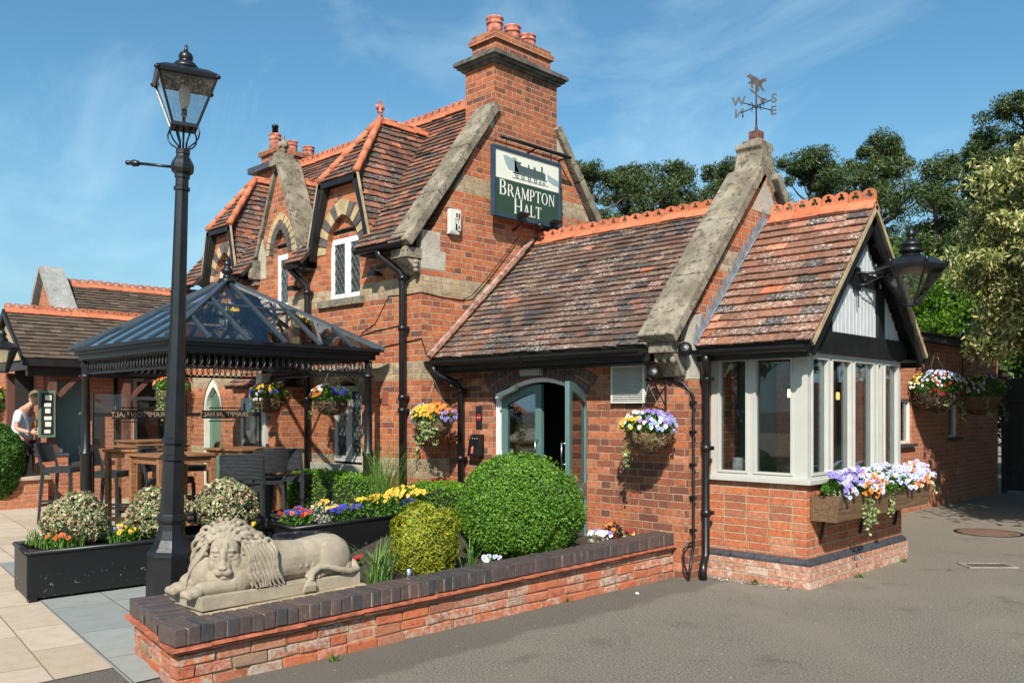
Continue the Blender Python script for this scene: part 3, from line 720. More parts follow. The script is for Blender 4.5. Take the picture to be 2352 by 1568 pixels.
# ================================================================== MAIN HOUSE
HX, HY = -7.75, 6.44            # near corner of the house
RY, RZ = 8.1, 5.66              # ridge
EZ, EYv = 3.47, 6.17            # eaves
house = thing('brick_house', 'two storey red brick house with buff bands, tiled dormers and a tall chimney', 'house', (HX, HY, 0))
house_inv = Matrix.Translation((-HX, -HY, 0))
def hp(o): o.matrix_parent_inverse = Matrix.Identity(4); o.location = (o.location.x - HX, o.location.y - HY, o.location.z); return o
SPLIT = {'quoin_stones', 'verge_fillet', 'arch_infill', 'porch_gable_boards', 'inner_room', 'inner_wall', 'post_plinth', 'wall_brackets', 'bracket', 'feet', 'metal_clips', 'gable_coping', 'bargeboard', 'fence_posts', 'rails', 'board_beads', 'fascia_board'}
def pieces(mb):
    n = len(mb.v); par = list(range(n))
    def fd(i):
        while par[i] != i: par[i] = par[par[i]]; i = par[i]
        return i
    for f in mb.f:
        a = fd(f[0])
        for j in f[1:]: par[fd(j)] = a
    out = {}
    for f, mi, sm in zip(mb.f, mb.mi, mb.smooth): out.setdefault(fd(f[0]), []).append((f, mi, sm))
    res = []
    for fs in out.values():
        idx = {}; m = MB()
        for f, mi, sm in fs:
            for j in f:
                if j not in idx: idx[j] = len(m.v); m.v.append(mb.v[j])
            m.f.append(tuple(idx[j] for j in f)); m.mi.append(mi); m.smooth.append(sm)
        res.append(m)
    return res
def B(mb, name, mat, root, **k):
    """build in world coordinates and parent to a thing at its location"""
    if name in SPLIT and not k.pop('whole', False):
        ps = pieces(mb)
        if len(ps) > 1:
            for p_ in ps: o = adopt(p_.build(name, mat, None, **k), root)
            return o
    o = mb.build(name, mat, None, **k); return adopt(o, root)
def adopt(o, root):
    o.parent = root
    l = root.location
    if root.parent is None:
        Mr = Matrix.Rotation(-root.rotation_euler[2], 4, 'Z')
        o.location = Mr @ Vector((o.location.x - l.x, o.location.y - l.y, o.location.z - l.z)); o.rotation_euler = (o.rotation_euler[0], o.rotation_euler[1], o.rotation_euler[2] - root.rotation_euler[2])
    return o

XD1, XG2, XD2, XL = -9.27, -10.82, -12.38, -13.5
# front facade (plane y = HY), with openings
w1 = garch(-9.68, -8.94, 2.90, 3.56, 4.04)
w2 = garch(-10.98, -10.60, 2.95, 3.72, 4.06)
w3 = garch(-12.7, -12.08, 2.90, 3.52, 3.94)
lw = [(-9.60, .86), (-8.90, .86), (-8.90, 1.72), (-9.0, 1.86), (-9.25, 1.94), (-9.5, 1.86), (-9.60, 1.72)]
dr = garch(-13.1, -12.5, 0.0, 1.55, 2.05)
poly = [(XL, 0), (HX, 0), (HX, 3.42), (XD1 + .62, 3.42), (XD1 + .62, 3.58), (XD1 + .37, 4.40), (XD1 - .37, 4.40), (XD1 - .62, 3.58), (XD1 - .62, 3.42),
        (XG2 + .58, 3.42), (XG2 + .55, 3.72), (XG2, 4.95), (XG2 - .55, 3.72), (XG2 - .58, 3.42),
        (XD2 + .5, 3.42), (XD2 + .5, 3.50), (XD2 + .32, 4.22), (XD2 - .32, 4.22), (XD2 - .5, 3.50), (XD2 - .5, 3.42), (XL, 3.42)]
B(wallp('y', HY, poly, [w1, w2, w3, lw, dr], .24), 'front_wall', 'brick_front', house)
# gable wall (plane x = HX)
YB = 10.0
gp = [(HY + .24, 0), (YB, 0), (YB, 3.3), (8.2, 5.95), (6.44 + .24, 3.65)]
B(wallp('x', HX, [(HY + .2401, 0), (YB, 0), (YB, 3.42), (8.32, 5.75), (7.9, 5.75), (HY + .2401, 3.74)], [], .25), 'gable_wall', 'brick_house', house)
B(wallp('x', XL + .25, [(HY + .25, 0), (YB, 0), (YB, 3.42), (8.1, 5.6), (HY + .25, 3.42)], [], .25), 'gable_wall', 'brick_house', house)
m = MB(); m.box(XL, HX - .26, YB - .2, YB, 0, 3.4); B(m, 'back_wall', 'brick_house', house)
m = MB(); m.box(XL + .3, HX - .3, HY + .9, HY + .95, 0, 3.3); B(m, 'inner_partition', 'dark', house)
m = MB(); m.prism([(HX, HY + .001, 3.4201), (HX, HY + .240, 3.4201), (HX, HY + .240, 3.74)], (-.25, 0, 0)); B(m, 'gable_shoulder', 'brick_house', house)
# main roof slopes
slope = Vector((0, RY - EYv, RZ - EZ)); SL = slope.length; sv = slope.normalized()
rf = roof('roof', 'tile3', None, (XL, EYv, EZ), (1, 0, 0), sv, [(0, .49), (HX - XL - .02, .49), (HX - XL - .02, SL), (0, SL)], g=.098); adopt(rf, house)
for a, b in ((HX - .02, XD1 + .60), (XD1 - .60, XG2 + .57), (XG2 - .57, XD2 + .52), (XD2 - .52, XL)):
    adopt(roof('eaves_roof', 'tile3', None, (XL, EYv, EZ), (1, 0, 0), sv, [(b - XL, 0), (a - XL, 0), (a - XL, .50), (b - XL, .50)], g=.098), house)
bs = Vector((0, RY - (YB + .25), RZ - EZ)); 
rb = roof('roof', 'tile3', None, (HX - .02, YB + .25, EZ), (-1, 0, 0), bs, [(0, 0), (HX - XL - .02, 0), (HX - XL - .02, bs.length), (0, bs.length)], w=.33, g=.2); adopt(rb, house)
adopt(crest('ridge_tiles', None, (XL, RY, RZ + .02), (-8.25, RY, RZ + .02), slope=46), house)
# gable copings (stone slabs) on near gable
def coping(x0, x1, p, q, th=.10, mat='stone', root=house, name='coping'):
    """slab along slope from p=(y,z) to q=(y,z), between x0..x1"""
    d = Vector((0, q[0] - p[0], q[1] - p[1])); n = Vector((0, -d.z, d.y)).normalized()
    if n.z < 0: n = -n
    m = MB(); L = d.length; k = max(1, round(L / .75)); u = d.normalized()
    for i in range(k):
        m.obox(Vector((x0, p[0], p[1])) + u * (L * i / k + .002) - n * random.uniform(0, .004), u * (L / k - .004), Vector((x1 - x0, 0, 0)), n * th)
    return B(m, name, mat, root, bevel=.012)
coping(HX - .28, HX + .07, (6.24, 3.40), (7.66, 5.30), .11)
coping(HX - .28, HX + .07, (10.16, 3.40), (8.70, 5.28), .11)
coping(XL - .1, XL + .20, (6.24, 3.40), (7.5, 4.95), .08)
m = MB()   # kneeler block with carved corbel
m.box(HX - .26, HX + .012, 6.20, HY - .003, 3.28, 3.40); m.prism([(HX - .24, 6.22, 3.275), (HX - .24, HY - .003, 3.275), (HX - .24, HY - .003, 3.10), (HX - .24, 6.40, 3.10), (HX - .24, 6.33, 3.18)], (.235, 0, 0))
for k in range(3): m.ball((HX + .0, 6.36 + .0 * k, 3.14 + .05 * k), (.03, .04, .03))
B(m, 'kneeler', 'stone', house, bevel=.01)
m = MB()
m.prism([(HX + .004, HY - .002, 3.18), (HX + .004, 6.80, 3.18), (HX + .004, 6.80, 3.40), (HX + .004, 6.72, 3.40), (HX + .004, 6.72, 3.62), (HX + .004, 6.44, 3.62), (HX + .004, HY - .002, 3.44)], (-.1, 0, 0))
m.prism([(HX + .004, 7.60, 5.00), (HX + .004, 7.80, 5.00), (HX + .004, 7.80, 5.29), (HX + .004, 7.62, 5.29), (HX + .004, 7.47, 5.10)], (-.1, 0, 0))
m.prism([(HX + .004, 8.55, 5.00), (HX + .004, 8.92, 5.00), (HX + .004, 8.86, 5.07), (HX + .004, 8.68, 5.29), (HX + .004, 8.55, 5.29)], (-.1, 0, 0))
B(m, 'quoin_stones', 'stone_pale', house)
# chimney on gable
CHX0, CHX1, CHY0, CHY1 = -8.27, HX + .012, 7.60, 8.76
m = MB(); m.box(CHX0, CHX1, CHY0, CHY1, 4.9, 5.86); ch = B(m, 'chimney', 'brick_chim', house)
m = MB(); m.box(CHX0 + .05, CHX1 - .05, CHY0 + .07, CHY1 - .07, 5.99, 6.19); m.box(CHX0 + .02, CHX1 - .02, CHY0 + .03, CHY1 - .03, 6.19, 6.25); m.box(CHX0 + .045, CHX1 - .045, CHY0 + .06, CHY1 - .06, 6.25, 6.31)
u_ = m.build('upper_stack', 'brick_chim', ch)
m = MB()
for dz, e in ((0, .04), (.035, .08), (.07, .115)):
    m.box(CHX0 - e, CHX1 + e, CHY0 - e, CHY1 + e, 5.86 + dz, 5.86 + dz + .035 if dz < .07 else 5.97)
m.prism([(CHX0 - .10, CHY0 - .10, 5.97), (CHX1 + .10, CHY0 - .10, 5.97), (CHX1 + .10, CHY1 + .10, 5.97), (CHX0 - .10, CHY1 + .10, 5.97)], (0, 0, .02))
m.build('chimney_cornice', simple('dark cornice stone', (0.10, 0.095, 0.08), .9, var=.5, vscale=8, bump=.8), ch)
def pot(x, y, z, h=.34, r=.12, cowl=False, parent=None):
    m = MB(); m.lathe([(r * 1.05, 0), (r * .98, h * .55), (r * .95, h * .66), (r * 1.08, h * .68), (r * 1.08, h * .74), (r * .98, h * .76), (r * 1.0, h * .88), (r * 1.12, h * .93), (r * 1.1, h), (r * .85, h), (r * .8, h * .8)], (x, y, z), 20)
    o = m.build('chimney_pot', 'pot', parent)
    if cowl:
        c = MB(); c.lathe([(r * .55, 0), (r * .55, .14), (r * .62, .14), (r * .62, .17), (r * .3, .19)], (x, y, z + h - .02), 14); c.build('cowl', 'black', o)
    return o
for yy, zz in ((7.86, .26), (8.18, .25), (8.47, .22)): pot(-8.0, yy, 6.30, zz + .0, .103, parent=ch)
# rear (far) chimney
m = MB(); m.box(-13.75, -13.15, 7.75, 8.75, 4.9, 5.62); m.box(-13.70, -13.2, 7.8, 8.7, 5.72, 5.92); m.box(-13.74, -13.16, 7.76, 8.74, 5.92, 6.0); ch2 = B(m, 'chimney', 'brick_chim', house)
m = MB(); m.box(-13.87, -13.03, 7.63, 8.87, 5.62, 5.72); m.build('chimney_cornice', 'slatebrick', ch2)
pot(-13.45, 7.92, 5.99, .30, .095, True, ch2); pot(-13.45, 8.25, 5.99, .25, .09, False, ch2); pot(-13.45, 8.58, 5.99, .22, .10, False, ch2)

# dormers
def mainy(z): return EYv + (z - EZ) / (RZ - EZ) * (RY - EYv)
def dormer(xc, hw, hh, zt, zv=3.52, zh=4.33, yv=6.21, yh=6.86):
    P = lambda s: None
    # side slopes
    for sg in (1, -1):
        A = Vector((xc + sg * hw, yv, zv)); T = Vector((xc, yh, zt)); Hp = Vector((xc + sg * hh, yv, zh))
        Bk = Vector((xc, mainy(zt), zt)); Vb = Vector((xc + sg * hw, mainy(zv), zv))
        U = Vector((0, 1, 0)) * (1 if sg > 0 else -1); Vv = Vector((-sg * hw, 0, zt - zv)).normalized()
        def uv(p): d = p - A; return (d.dot(U), d.dot(Vv))
        pl = [uv(A), uv(Vb + Vector((0, .03, 0))), uv(Bk + Vector((0, .06, 0))), uv(T), uv(Hp)]
        r_ = roof('dormer_roof', 'tile3', None, A, U, Vv, pl, g=.085, w=.15); adopt(r_, house)
    # hip in front
    A = Vector((xc - hh - .03, yv, zh)); B_ = Vector((xc + hh + .03, yv, zh)); T = Vector((xc, yh, zt)); U = Vector((1, 0, 0)); Vv = (T - (A + B_) / 2).normalized()
    def uv(p): d = p - A; return (d.dot(U), d.dot(Vv))
    r_ = roof('dormer_hip', 'tile3', None, A, U, Vv, [uv(A), uv(B_), uv(T)], g=.085, w=.15); adopt(r_, house)
    for sg in (1, -1):
        a = Vector((xc + sg * (hh + .01), yv - .01, zh + .02)); mm = MB()
        for i in range(5):
            p0 = a.lerp(T + Vector((0, 0, .03)), i / 5); p1 = a.lerp(T + Vector((0, 0, .03)), (i + .97) / 5); mm.tube([p0, p1], [.050, .042], 10)
        B(mm, 'hip_tiles', 'crest', house)
    adopt(crest('dormer_ridge', None, (xc, yh, zt + .02), (xc, mainy(zt) + .02, zt + .02), plain=True, slope=55, drop=.10), house)
    # bargeboards
    mm = MB()
    for sg in (1, -1):
        mm.beam((xc + sg * (hw + .0), yv - .01, zv - .08), (xc + sg * (hh + .0), yv - .01, zh - .05), .03, .15, (0, -1, 0)) if False else mm.prism([(xc + sg * (hw + .02), yv - .012, zv - .0), (xc + sg * (hh + .02), yv - .012, zh), (xc + sg * (hh - .045), yv - .012, zh - .02), (xc + sg * (hw - .055), yv - .012, zv - .08)], (0, .035, 0))
        # curved brace lower end
        mm.prism([(xc + sg * (hw + .01), yv + .03, zv), (xc + sg * (hw - .09), yv + .03, zv - .02), (xc + sg * (hw - .06), HY - .003, zv - .28), (xc + sg * (hw + .02), HY - .003, zv - .28)], (sg * .0001 + .03, 0, 0)) if False else None
    mm.box(xc - hh - .02, xc + hh + .02, yv - .012, yv + .02, zh - .07, zh - .005)
    mm.box(xc - hh, xc + hh, yv + .02, HY - .01, zh - .05, zh - .02)
    for sg in (1, -1):
        mm.prism([(xc + sg * (hw - .05), yv + .03, zv - .08), (xc + sg * (hh - .04), yv + .03, zh - .03), (xc + sg * (hh - .015), yv + .03, zh - .03), (xc + sg * (hw - .02), yv + .03, zv - .08)], (0, HY - yv - .04, 0))
    B(mm, 'bargeboard', 'blackwood', house)
    mm = MB()
    for sg in (1, -1):
        mm.prism([(xc + sg * (hw + .045), yv - .014, zv - .015), (xc + sg * (hh + .045), yv - .014, zh), (xc + sg * (hh + .018), yv - .014, zh), (xc + sg * (hw + .018), yv - .014, zv - .02)], (0, .02, 0))
    B(mm, 'verge_fillet', 'verge', house)
dormer(XD1, .67, .40, 5.33, zv=3.57, zh=4.46, yv=6.335, yh=7.0)
dormer(XD2, .54, .34, 5.12, zv=3.48, zh=4.28, yv=6.335, yh=6.95)
def finial(x, y, z, s=1.0, mat='pot', name='ridge_finial'):
    mm = MB(); mm.lathe([(.05, -.08), (.05, .0), (.03, .03), (.028, .08), (.045, .10), (.03, .12), (.02, .16)], (x, y, z), 10)
    mm.ball((x, y, z + .20 * 1), (.030, .022, .055))
    for sg in (1, -1): mm.ball((x + sg * .045, y, z + .155), (.028, .02, .03)); mm.ball((x, y + sg * .045, z + .155), (.02, .028, .03)); mm.ball((x + sg * .03, y, z + .05), (.02, .02, .02))
    return B(mm, name, mat, house)
finial(XD1, 7.0, 5.36, s=.8)
# stone gable 2
for sg in (1, -1):
    m = MB(); p = Vector((XG2 + sg * .64, 6.33, 3.66)); q = Vector((XG2 + sg * .05, 6.33, 4.98)); u = (q - p); n = Vector((sg * u.z * sg * sg, 0, 0))
    nn = Vector((u.z * sg, 0, abs(u.x))).normalized()
    m.obox(p if sg > 0 else p + Vector((0, .08, 0)), u, Vector((0, .36 if sg > 0 else .28, 0)), nn * (.085 if sg > 0 else .05)); B(m, 'coping', 'stone', house, bevel=.01)
    m = MB(); x = XG2 + sg * .60; m.prism([(x - .09, HY - .1, 3.42), (x + .09, HY - .1, 3.42), (x + .09, HY - .1, 3.68), (x - .09, HY - .1, 3.68)], (0, .098, 0)); m.ball((x, HY - .1, 3.50), (.07, .05, .09)); m.box(x - .06, x + .06, HY - .06, HY - .004, 3.34, 3.42)
    B(m, 'kneeler', 'stone', house)
    m = MB(); m.prism([(XG2 + sg * .58, HY - .004, 3.42), (XG2 + sg * .58, HY - .004, 3.74), (XG2 + sg * .46, HY - .004, 3.98), (XG2 + sg * .36, HY - .004, 3.74), (XG2 + sg * .36, HY - .004, 3.42)], (0, .06, 0)); B(m, 'quoin_stones', 'stone_pale', house)
m = MB(); m.box(XG2 - .10, XG2 + .10, 6.34, 6.68, 4.93, 5.05); m.box(XG2 - .07, XG2 + .07, 6.38, 6.62, 5.05, 5.12); m.lathe([(.06, 5.12), (.045, 5.2), (.05, 5.25), (.03, 5.3)], (XG2, 6.5, 0), 8)
for a in range(4): m.ball((XG2 + .05 * math.cos(a * 1.57), 6.5 + .05 * math.sin(a * 1.57), 5.24), (.035, .035, .045))
m.ball((XG2, 6.5, 5.33), (.022, .022, .05)); B(m, 'stone_finial', 'stone', house)
for sg in (1, -1):
    A = Vector((XG2 + sg * .58, 6.66, 3.60)); zt = 4.78; T = Vector((XG2, 6.66, zt)); U = Vector((0, 1, 0)) * sg; Vv = Vector((-sg * .58, 0, zt - 3.60)).normalized()
    def uv(p): d = p - A; return (d.dot(U), d.dot(Vv))
    r_ = roof('gable_roof', 'tile3', None, A, U, Vv, [uv(A), uv(Vector((A.x, mainy(3.6) + .35, 3.6))), uv(Vector((XG2, mainy(zt) + .05, zt))), uv(T)], g=.085, w=.15); adopt(r_, house)
adopt(crest('dormer_ridge', None, (XG2, 6.68, 4.80), (XG2, mainy(4.8), 4.80), plain=True, slope=60, drop=.09), house)
# arches of alternating stone
vm = [simple('buff arch stone', (0.40, 0.31, 0.17), .9, var=.2, bump=.4), simple('dark arch stone', (0.085, 0.075, 0.072), .9, var=.4, bump=.5)]
m = MB(); voussoirs(-9.68, -8.94, 3.56, 4.04, .19, HY - .012, .06, 7, m); B(m, 'window_arch', vm, house)
m = MB(); voussoirs(-12.7, -12.08, 3.52, 3.94, .16, HY - .012, .06, 6, m); B(m, 'window_arch', vm, house)
m = MB(); voussoirs(-10.98, -10.60, 3.72, 4.06, .10, HY - .012, .06, 6, m, out=0); B(m, 'window_arch', [vm[1], vm[1]], house)
m = MB(); voussoirs(-11.085, -10.495, 3.72, 4.20, .09, HY - .010, .05, 7, m, out=0); B(m, 'window_arch', [vm[0], vm[0]], house)
m = MB(); voussoirs(-9.64, -8.86, 1.74, 1.96, .13, HY - .03, .05, 6, m, seg=True); B(m, 'window_arch', [simple('buff arch brick', (0.36, 0.27, 0.16), .9, var=.3, bump=.4), MT['stone_pale']], house)
# casements
def casement(x0, x1, z0, z1, y, n=2, lead=True, mat='white', head=None, fw=.045, ppane='pane_backing', root=house):
    """framed window facing -y with n lights"""
    m = MB(); d = .05
    m.box(x0, x1, y, y + d, z0, z0 + fw); m.box(x0, x1, y, y + d, z1 - fw, z1)
    m.box(x0, x0 + fw, y + .001, y + d, z0 + fw, z1 - fw); m.box(x1 - fw, x1, y + .001, y + d, z0 + fw, z1 - fw)
    W_ = (x1 - x0 - fw * 2) / n
    for i in range(1, n): xx = x0 + fw + W_ * i; m.box(xx - .028, xx + .028, y - .006, y + d, z0 + fw, z1 - fw)
    f = B(m, 'window', mat, root)
    for i in range(n):
        a = x0 + fw + W_ * i + (.03 if i else .0); b = x0 + fw + W_ * (i + 1) - (.03 if i < n - 1 else 0)
        s = MB(); fr = .028
        s.box(a, b, y - .004, y + .02, z0 + fw, z0 + fw + fr); s.box(a, b, y - .004, y + .02, z1 - fw - fr, z1 - fw); s.box(a, a + fr, y - .004, y + .02, z0 + fw + fr, z1 - fw - fr); s.box(b - fr, b, y - .004, y + .02, z0 + fw + fr, z1 - fw - fr)
        so = s.build('sash', mat, f); so.location = (0, 0, 0)
        q = MB(); q.box(a + fr, b - fr, y + .010, y + .013, z0 + fw + fr, z1 - fw - fr); q.build('pane', 'pane', f)
        if lead:
            l = MB(); u0, u1, v0, v1 = a + fr, b - fr, z0 + fw + fr, z1 - fw - fr; pu, pv = .085, .135
            for sgn in (1, -1):
                k0 = -30
                for k in range(-30, 30):
                    # line: (u-u0)/pu + sgn*(v-v0)/pv = k
                    pts = []
                    for uu in (u0, u1):
                        vv = v0 + sgn * (k - (uu - u0) / pu) * pv
                        if v0 <= vv <= v1: pts.append((uu, vv))
                    for vv in (v0, v1):
                        uu = u0 + (k - sgn * (vv - v0) / pv) * pu
                        if u0 < uu < u1: pts.append((uu, vv))
                    if len(pts) >= 2 and math.dist(pts[0], pts[-1]) > .02:
                        l.beam((pts[0][0], y + .007, pts[0][1]), (pts[-1][0], y + .007, pts[-1][1]), .005, .006, (0, 1, 0))
            l.build('leading', 'leadgrey', f)
    if ppane:
        c = MB(); c.box(x0 + .01, x1 - .01, y + (.055 if ppane == 'pane_backing' else .12), y + (.060 if ppane == 'pane_backing' else .13), z0 + .01, z1 - .01); c.build('pane_backing', ppane, f)
    return f
casement(-9.68, -8.94, 2.97, 3.76, HY + .08); casement(-10.98, -10.60, 2.97, 3.72, HY + .07, 1); casement(-12.7, -12.08, 2.97, 3.70, HY + .08)
m = MB(); m.prism([(a, HY + .075, z) for a, z in garch(-9.68, -8.94, 3.76, 3.761, 4.04)[2:]], (0, .1, 0)); m.prism([(a, HY + .075, z) for a, z in garch(-12.7, -12.08, 3.70, 3.701, 3.94)[2:]], (0, .1, 0)); m.prism([(a, HY + .075, z) for a, z in garch(-10.98, -10.60, 3.72, 3.73, 4.06)[2:]], (0, .1, 0))
B(m, 'arch_infill', 'brick_front', house)
for a, b in ((-9.82, -8.84), (-11.05, -10.52), (-12.8, -11.98)):
    m = MB(); m.box(a, b, HY - .05, HY + .07, 2.87, 2.965); B(m, 'window_sill', 'stone', house, bevel=.006)
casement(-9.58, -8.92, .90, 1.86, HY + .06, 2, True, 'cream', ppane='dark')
m = MB(); m.prism([(-9.95, HY - .07, .76), (-8.78, HY - .07, .76), (-8.78, HY - .07, .87), (-9.95, HY - .07, .87)], (0, .14, 0)); B(m, 'window_sill', 'stone_pale', house, bevel=.008)
# green pointed door
m = MB(); m.prism([(a, HY + .10, z) for a, z in scaled(dr, .90, -12.8, .9)], (0, .04, 0)); 
for k in range(6): m.box(-13.04 + k * .09, -13.035 + k * .09, HY + .095, HY + .10, .1, 1.6)
do = B(m, 'pointed_door', 'green', house)
m = MB(); m.prism([(a, HY + .02, z) for a, z in dr], (0, .10, 0), holes=[[(a, HY + .02, z) for a, z in scaled(dr, .88, -12.8, .95)]]); m.build('door_frame', 'plasticwhite', do)
# eaves gutters and downpipes
for a, b in ((HX - .05, XD1 + .66), (XD1 - .66, XG2 + .66), (XG2 - .66, XD2 + .6), (XD2 - .6, XL)):
    adopt(gutter('gutter', None, (b, EYv - .035, EZ - .035), (a, EYv - .035, EZ - .035), .05), house)
    m = MB(); m.box(b, a, EYv + .03, HY - .003, EZ - .09, EZ - .055); B(m, 'eaves_board', 'blackwood', house)
adopt(downpipe('downpipe', None, [(-8.18, 6.14, 3.40), (-8.17, 6.16, 3.33), (-8.02, 6.33, 3.16), (-8.0, 6.36, 3.10), (-8.0, 6.36, .0)], .04, rings=(3.08, 2.5, 1.7, 1.55)), house)
adopt(downpipe('downpipe', None, [(-10.08, 6.14, 3.40), (-10.05, 6.3, 3.25), (-10.0, 6.36, 3.18), (-10.0, 6.36, 0)], .038, rings=(3.1, 1.7)), house)
# floodlights under the eaves
for x in (-8.50, -10.30):
    fl = thing('floodlight', 'small black floodlight on the brick wall %s' % ('between the near dormer window and the corner downpipe' if x > -9 else 'left of the second downpipe, below the dormer eaves'), 'light', (x, HY, 3.18))
    m = MB(); m.box(-.06, .06, -.17, -.06, -.03, .03); m.box(-.02, .02, -.06, -.002, -.015, .015); m.build('lamp_head', 'black', fl, bevel=.008)
    m = MB(); m.box(-.05, .05, -.16, -.07, -.036, -.031); m.build('lens', 'steel', fl)
# cables
m = MB(); m.tube([(-8.9, HY - .006, 2.5), (-8.62, HY - .006, 2.6), (-8.35, HY - .006, 2.91), (-8.0, HY - .006, 2.895), (HX + .006, HY - .006, 2.90), (HX + .006, 6.75, 2.87), (HX + .006, 7.05, 2.86)], .006, 5)
m.tube([(HX + .006, 7.05, 2.86), (HX + .03, 7.2, 2.93), (HX + .03, 7.45, 3.16), (HX + .03, 8.0, 3.74)], .006, 5); m.tube([(-9.4, HY - .006, 2.44), (-8.95, HY - .006, 2.47), (-8.5, HY - .006, 2.52), (-8.05, HY - .006, 2.55)], .006, 5)
m.tube([(-8.6, HY - .006, 2.30), (-8.2, HY - .006, 2.33), (HX + .006, HY - .006, 2.37), (HX + .01, 6.5, 2.2), (HX + .03, 6.6, 2.13)], .007, 5)
B(m, 'wall_cable', 'black', house)
m = MB(); m.box(-8.48, -8.36, HY - .012, HY - .001, 1.62, 1.78)
for i in range(5):
    for j in range(6): m.box(-8.47 + i * .023, -8.458 + i * .023, HY - .014, HY - .011, 1.63 + j * .024, 1.642 + j * .024, 1)
B(m, 'air_brick', [simple('red air brick', (0.32, 0.09, 0.05), .9), MT['dark']], house)

# low projecting porch on the facade (seen through the gazebo)
m = MB(); m.box(-11.5, -10.2, 6.10, HY - .003, 0, 1.86); B(m, 'bay_wall', 'brick_house', house)
r_ = roof('bay_roof', 'tile3', None, (-11.6, 6.02, 1.88), (1, 0, 0), (0, .40, .27), [(0, 0), (1.5, 0), (1.38, .5), (.12, .5)]); adopt(r_, house)
casement(-11.2, -10.55, .85, 1.72, 6.06, 2, False, 'cream', ppane='dark')

# ================================================================== alarm box and pub sign
ab = thing('alarm_box', 'white burglar alarm box with black lettering on the gable left of the hanging sign', 'alarm', (HX, 6.90, 3.75))
m = MB(); m.prism([(.06, -.085, -.13), (.06, .07, -.13), (.075, .085, .0), (.075, .085, .16), (.075, -.085, .16), (.075, -.085, -.1)], (-.058, 0, 0)); m.build('casing', 'plasticwhite', ab, bevel=.006)
m = MB(); m.prism([(.076, -.005, -.075), (.076, .065, -.075), (.076, .065, .12), (.076, -.005, .12)], (.002, 0, 0)); m.build('black_panel', 'black', ab)
def textmesh(txt, size, mat, name, parent, M, ext=.002, align='CENTER', spacing=1.0):
    cu = bpy.data.curves.new(name, 'FONT'); cu.body = txt; cu.size = size; cu.extrude = ext; cu.align_x = align; cu.align_y = 'CENTER'; cu.space_character = spacing; cu.resolution_u = 3; cu.offset = size * .02
    o = bpy.data.objects.new(name, cu); dg = bpy.context.evaluated_depsgraph_get()
    COL.objects.link(o); bpy.context.view_layer.update(); dg = bpy.context.evaluated_depsgraph_get()
    me = bpy.data.meshes.new_from_object(o.evaluated_get(dg)); bpy.data.objects.remove(o); bpy.data.curves.remove(cu)
    me.name = name; me.materials.clear(); me.materials.append(MT[mat] if isinstance(mat, str) else mat)
    ob = bpy.data.objects.new(name, me); COL.objects.link(ob); ob.parent = parent; ob.matrix_basis = M; return ob
YZ = Matrix(((0, 0, 1, 0), (1, 0, 0, 0), (0, 1, 0, 0), (0, 0, 0, 1)))   # local x -> world y, local y -> world z, normal +x
MT['ink'] = simple('black lettering', (0.015, 0.015, 0.015), .5)
MT['offwhite'] = simple('off white lettering', (0.68, 0.67, 0.60), .5, var=.03)
for k, (c, yy, zz) in enumerate((('B', .012, .09), ('T', .032, .022), ('A', .05, -.047))):
    m = MB(); m.box(.0785, .080, yy - .028, yy + .028, zz - .033, zz + .033); m.build('letter_tile', 'offwhite', ab)
    textmesh(c, .07, 'ink', 'lettering', ab, Matrix.Translation((.081, yy, zz)) @ YZ, .001)

sign = thing('hanging_sign', 'green and cream pub sign lettered BRAMPTON HALT hung on the gable below the tall chimney', 'sign', (-7.58, 8.02, 4.34))
# local frame: y along wall, z up ; faces +x
SW, SH = .60, .41
m = MB()
for (a, b, c, d) in ((-SW - .02, SW + .02, -SH - .02, -SH + .015), (-SW - .02, SW + .02, SH - .015, SH + .02)): m.box(-.03, .03, a, b, c, d)
for (a, b) in ((-SW - .02, -SW + .015), (SW - .015, SW + .02)): m.box(-.03, .03, a, b, -SH + .015, SH - .015)
m.build('sign_frame', 'bluepaint', sign, bevel=.004)
MT['signcream'] = simple('cream sign paint', (0.66, 0.65, 0.56), .45, var=.02)
MT['signgreen'] = simple('dark green sign paint', (0.028, 0.055, 0.035), .35, var=.05)
MT['signgrey'] = simple('blue grey smoke paint', (0.26, 0.33, 0.34), .45, var=.05)
MT['signloco'] = simple('engraved engine grey', (0.06, 0.09, 0.09), .5, var=.3, vscale=60)
m = MB(); m.box(-.012, .010, -SW + .015, SW - .015, .045, SH - .015); m.build('picture_panel', 'signcream', sign)
m = MB(); m.box(-.012, .010, -SW + .015, SW - .015, -SH + .015, .045); m.build('name_panel', 'signgreen', sign)
m = MB()
def sy(pts, x=.0105, t=.002, mi=0, mm=None): (mm or m).prism([(x, a, b) for a, b in pts], (t, 0, 0), mi=mi)
# plume of smoke to the left and long grey band to the right of the engine
sy([(-.44, .335), (-.36, .335), (-.30, .32), (-.23, .345), (-.20, .33), (-.21, .25), (-.16, .17), (-.34, .175), (-.40, .24)]); m.build('smoke_drawing', 'signgrey', sign); m = MB(); sy([(.36, .245), (.585, .19), (.585, .125), (.50, .125), (.38, .165)]); m.build('cloud_drawing', 'signgrey', sign)
m = MB()
sy([(-.25, .29), (-.12, .29), (-.12, .30), (-.27, .30)]); sy([(-.24, .16), (-.13, .16), (-.13, .29), (-.24, .29)]); sy([(-.13, .165), (.33, .165), (.33, .235), (.30, .25), (-.13, .26)])
sy([(.25, .25), (.275, .25), (.28, .32), (.245, .32)]); sy([(.10, .25), (.15, .25), (.14, .29), (.11, .29)]); sy([(.0, .25), (.03, .25), (.025, .30), (.005, .30)]); sy([(-.27, .145), (.36, .145), (.36, .16), (-.27, .16)]); sy([(-.28, .085), (.38, .085), (.38, .092), (-.28, .092)])
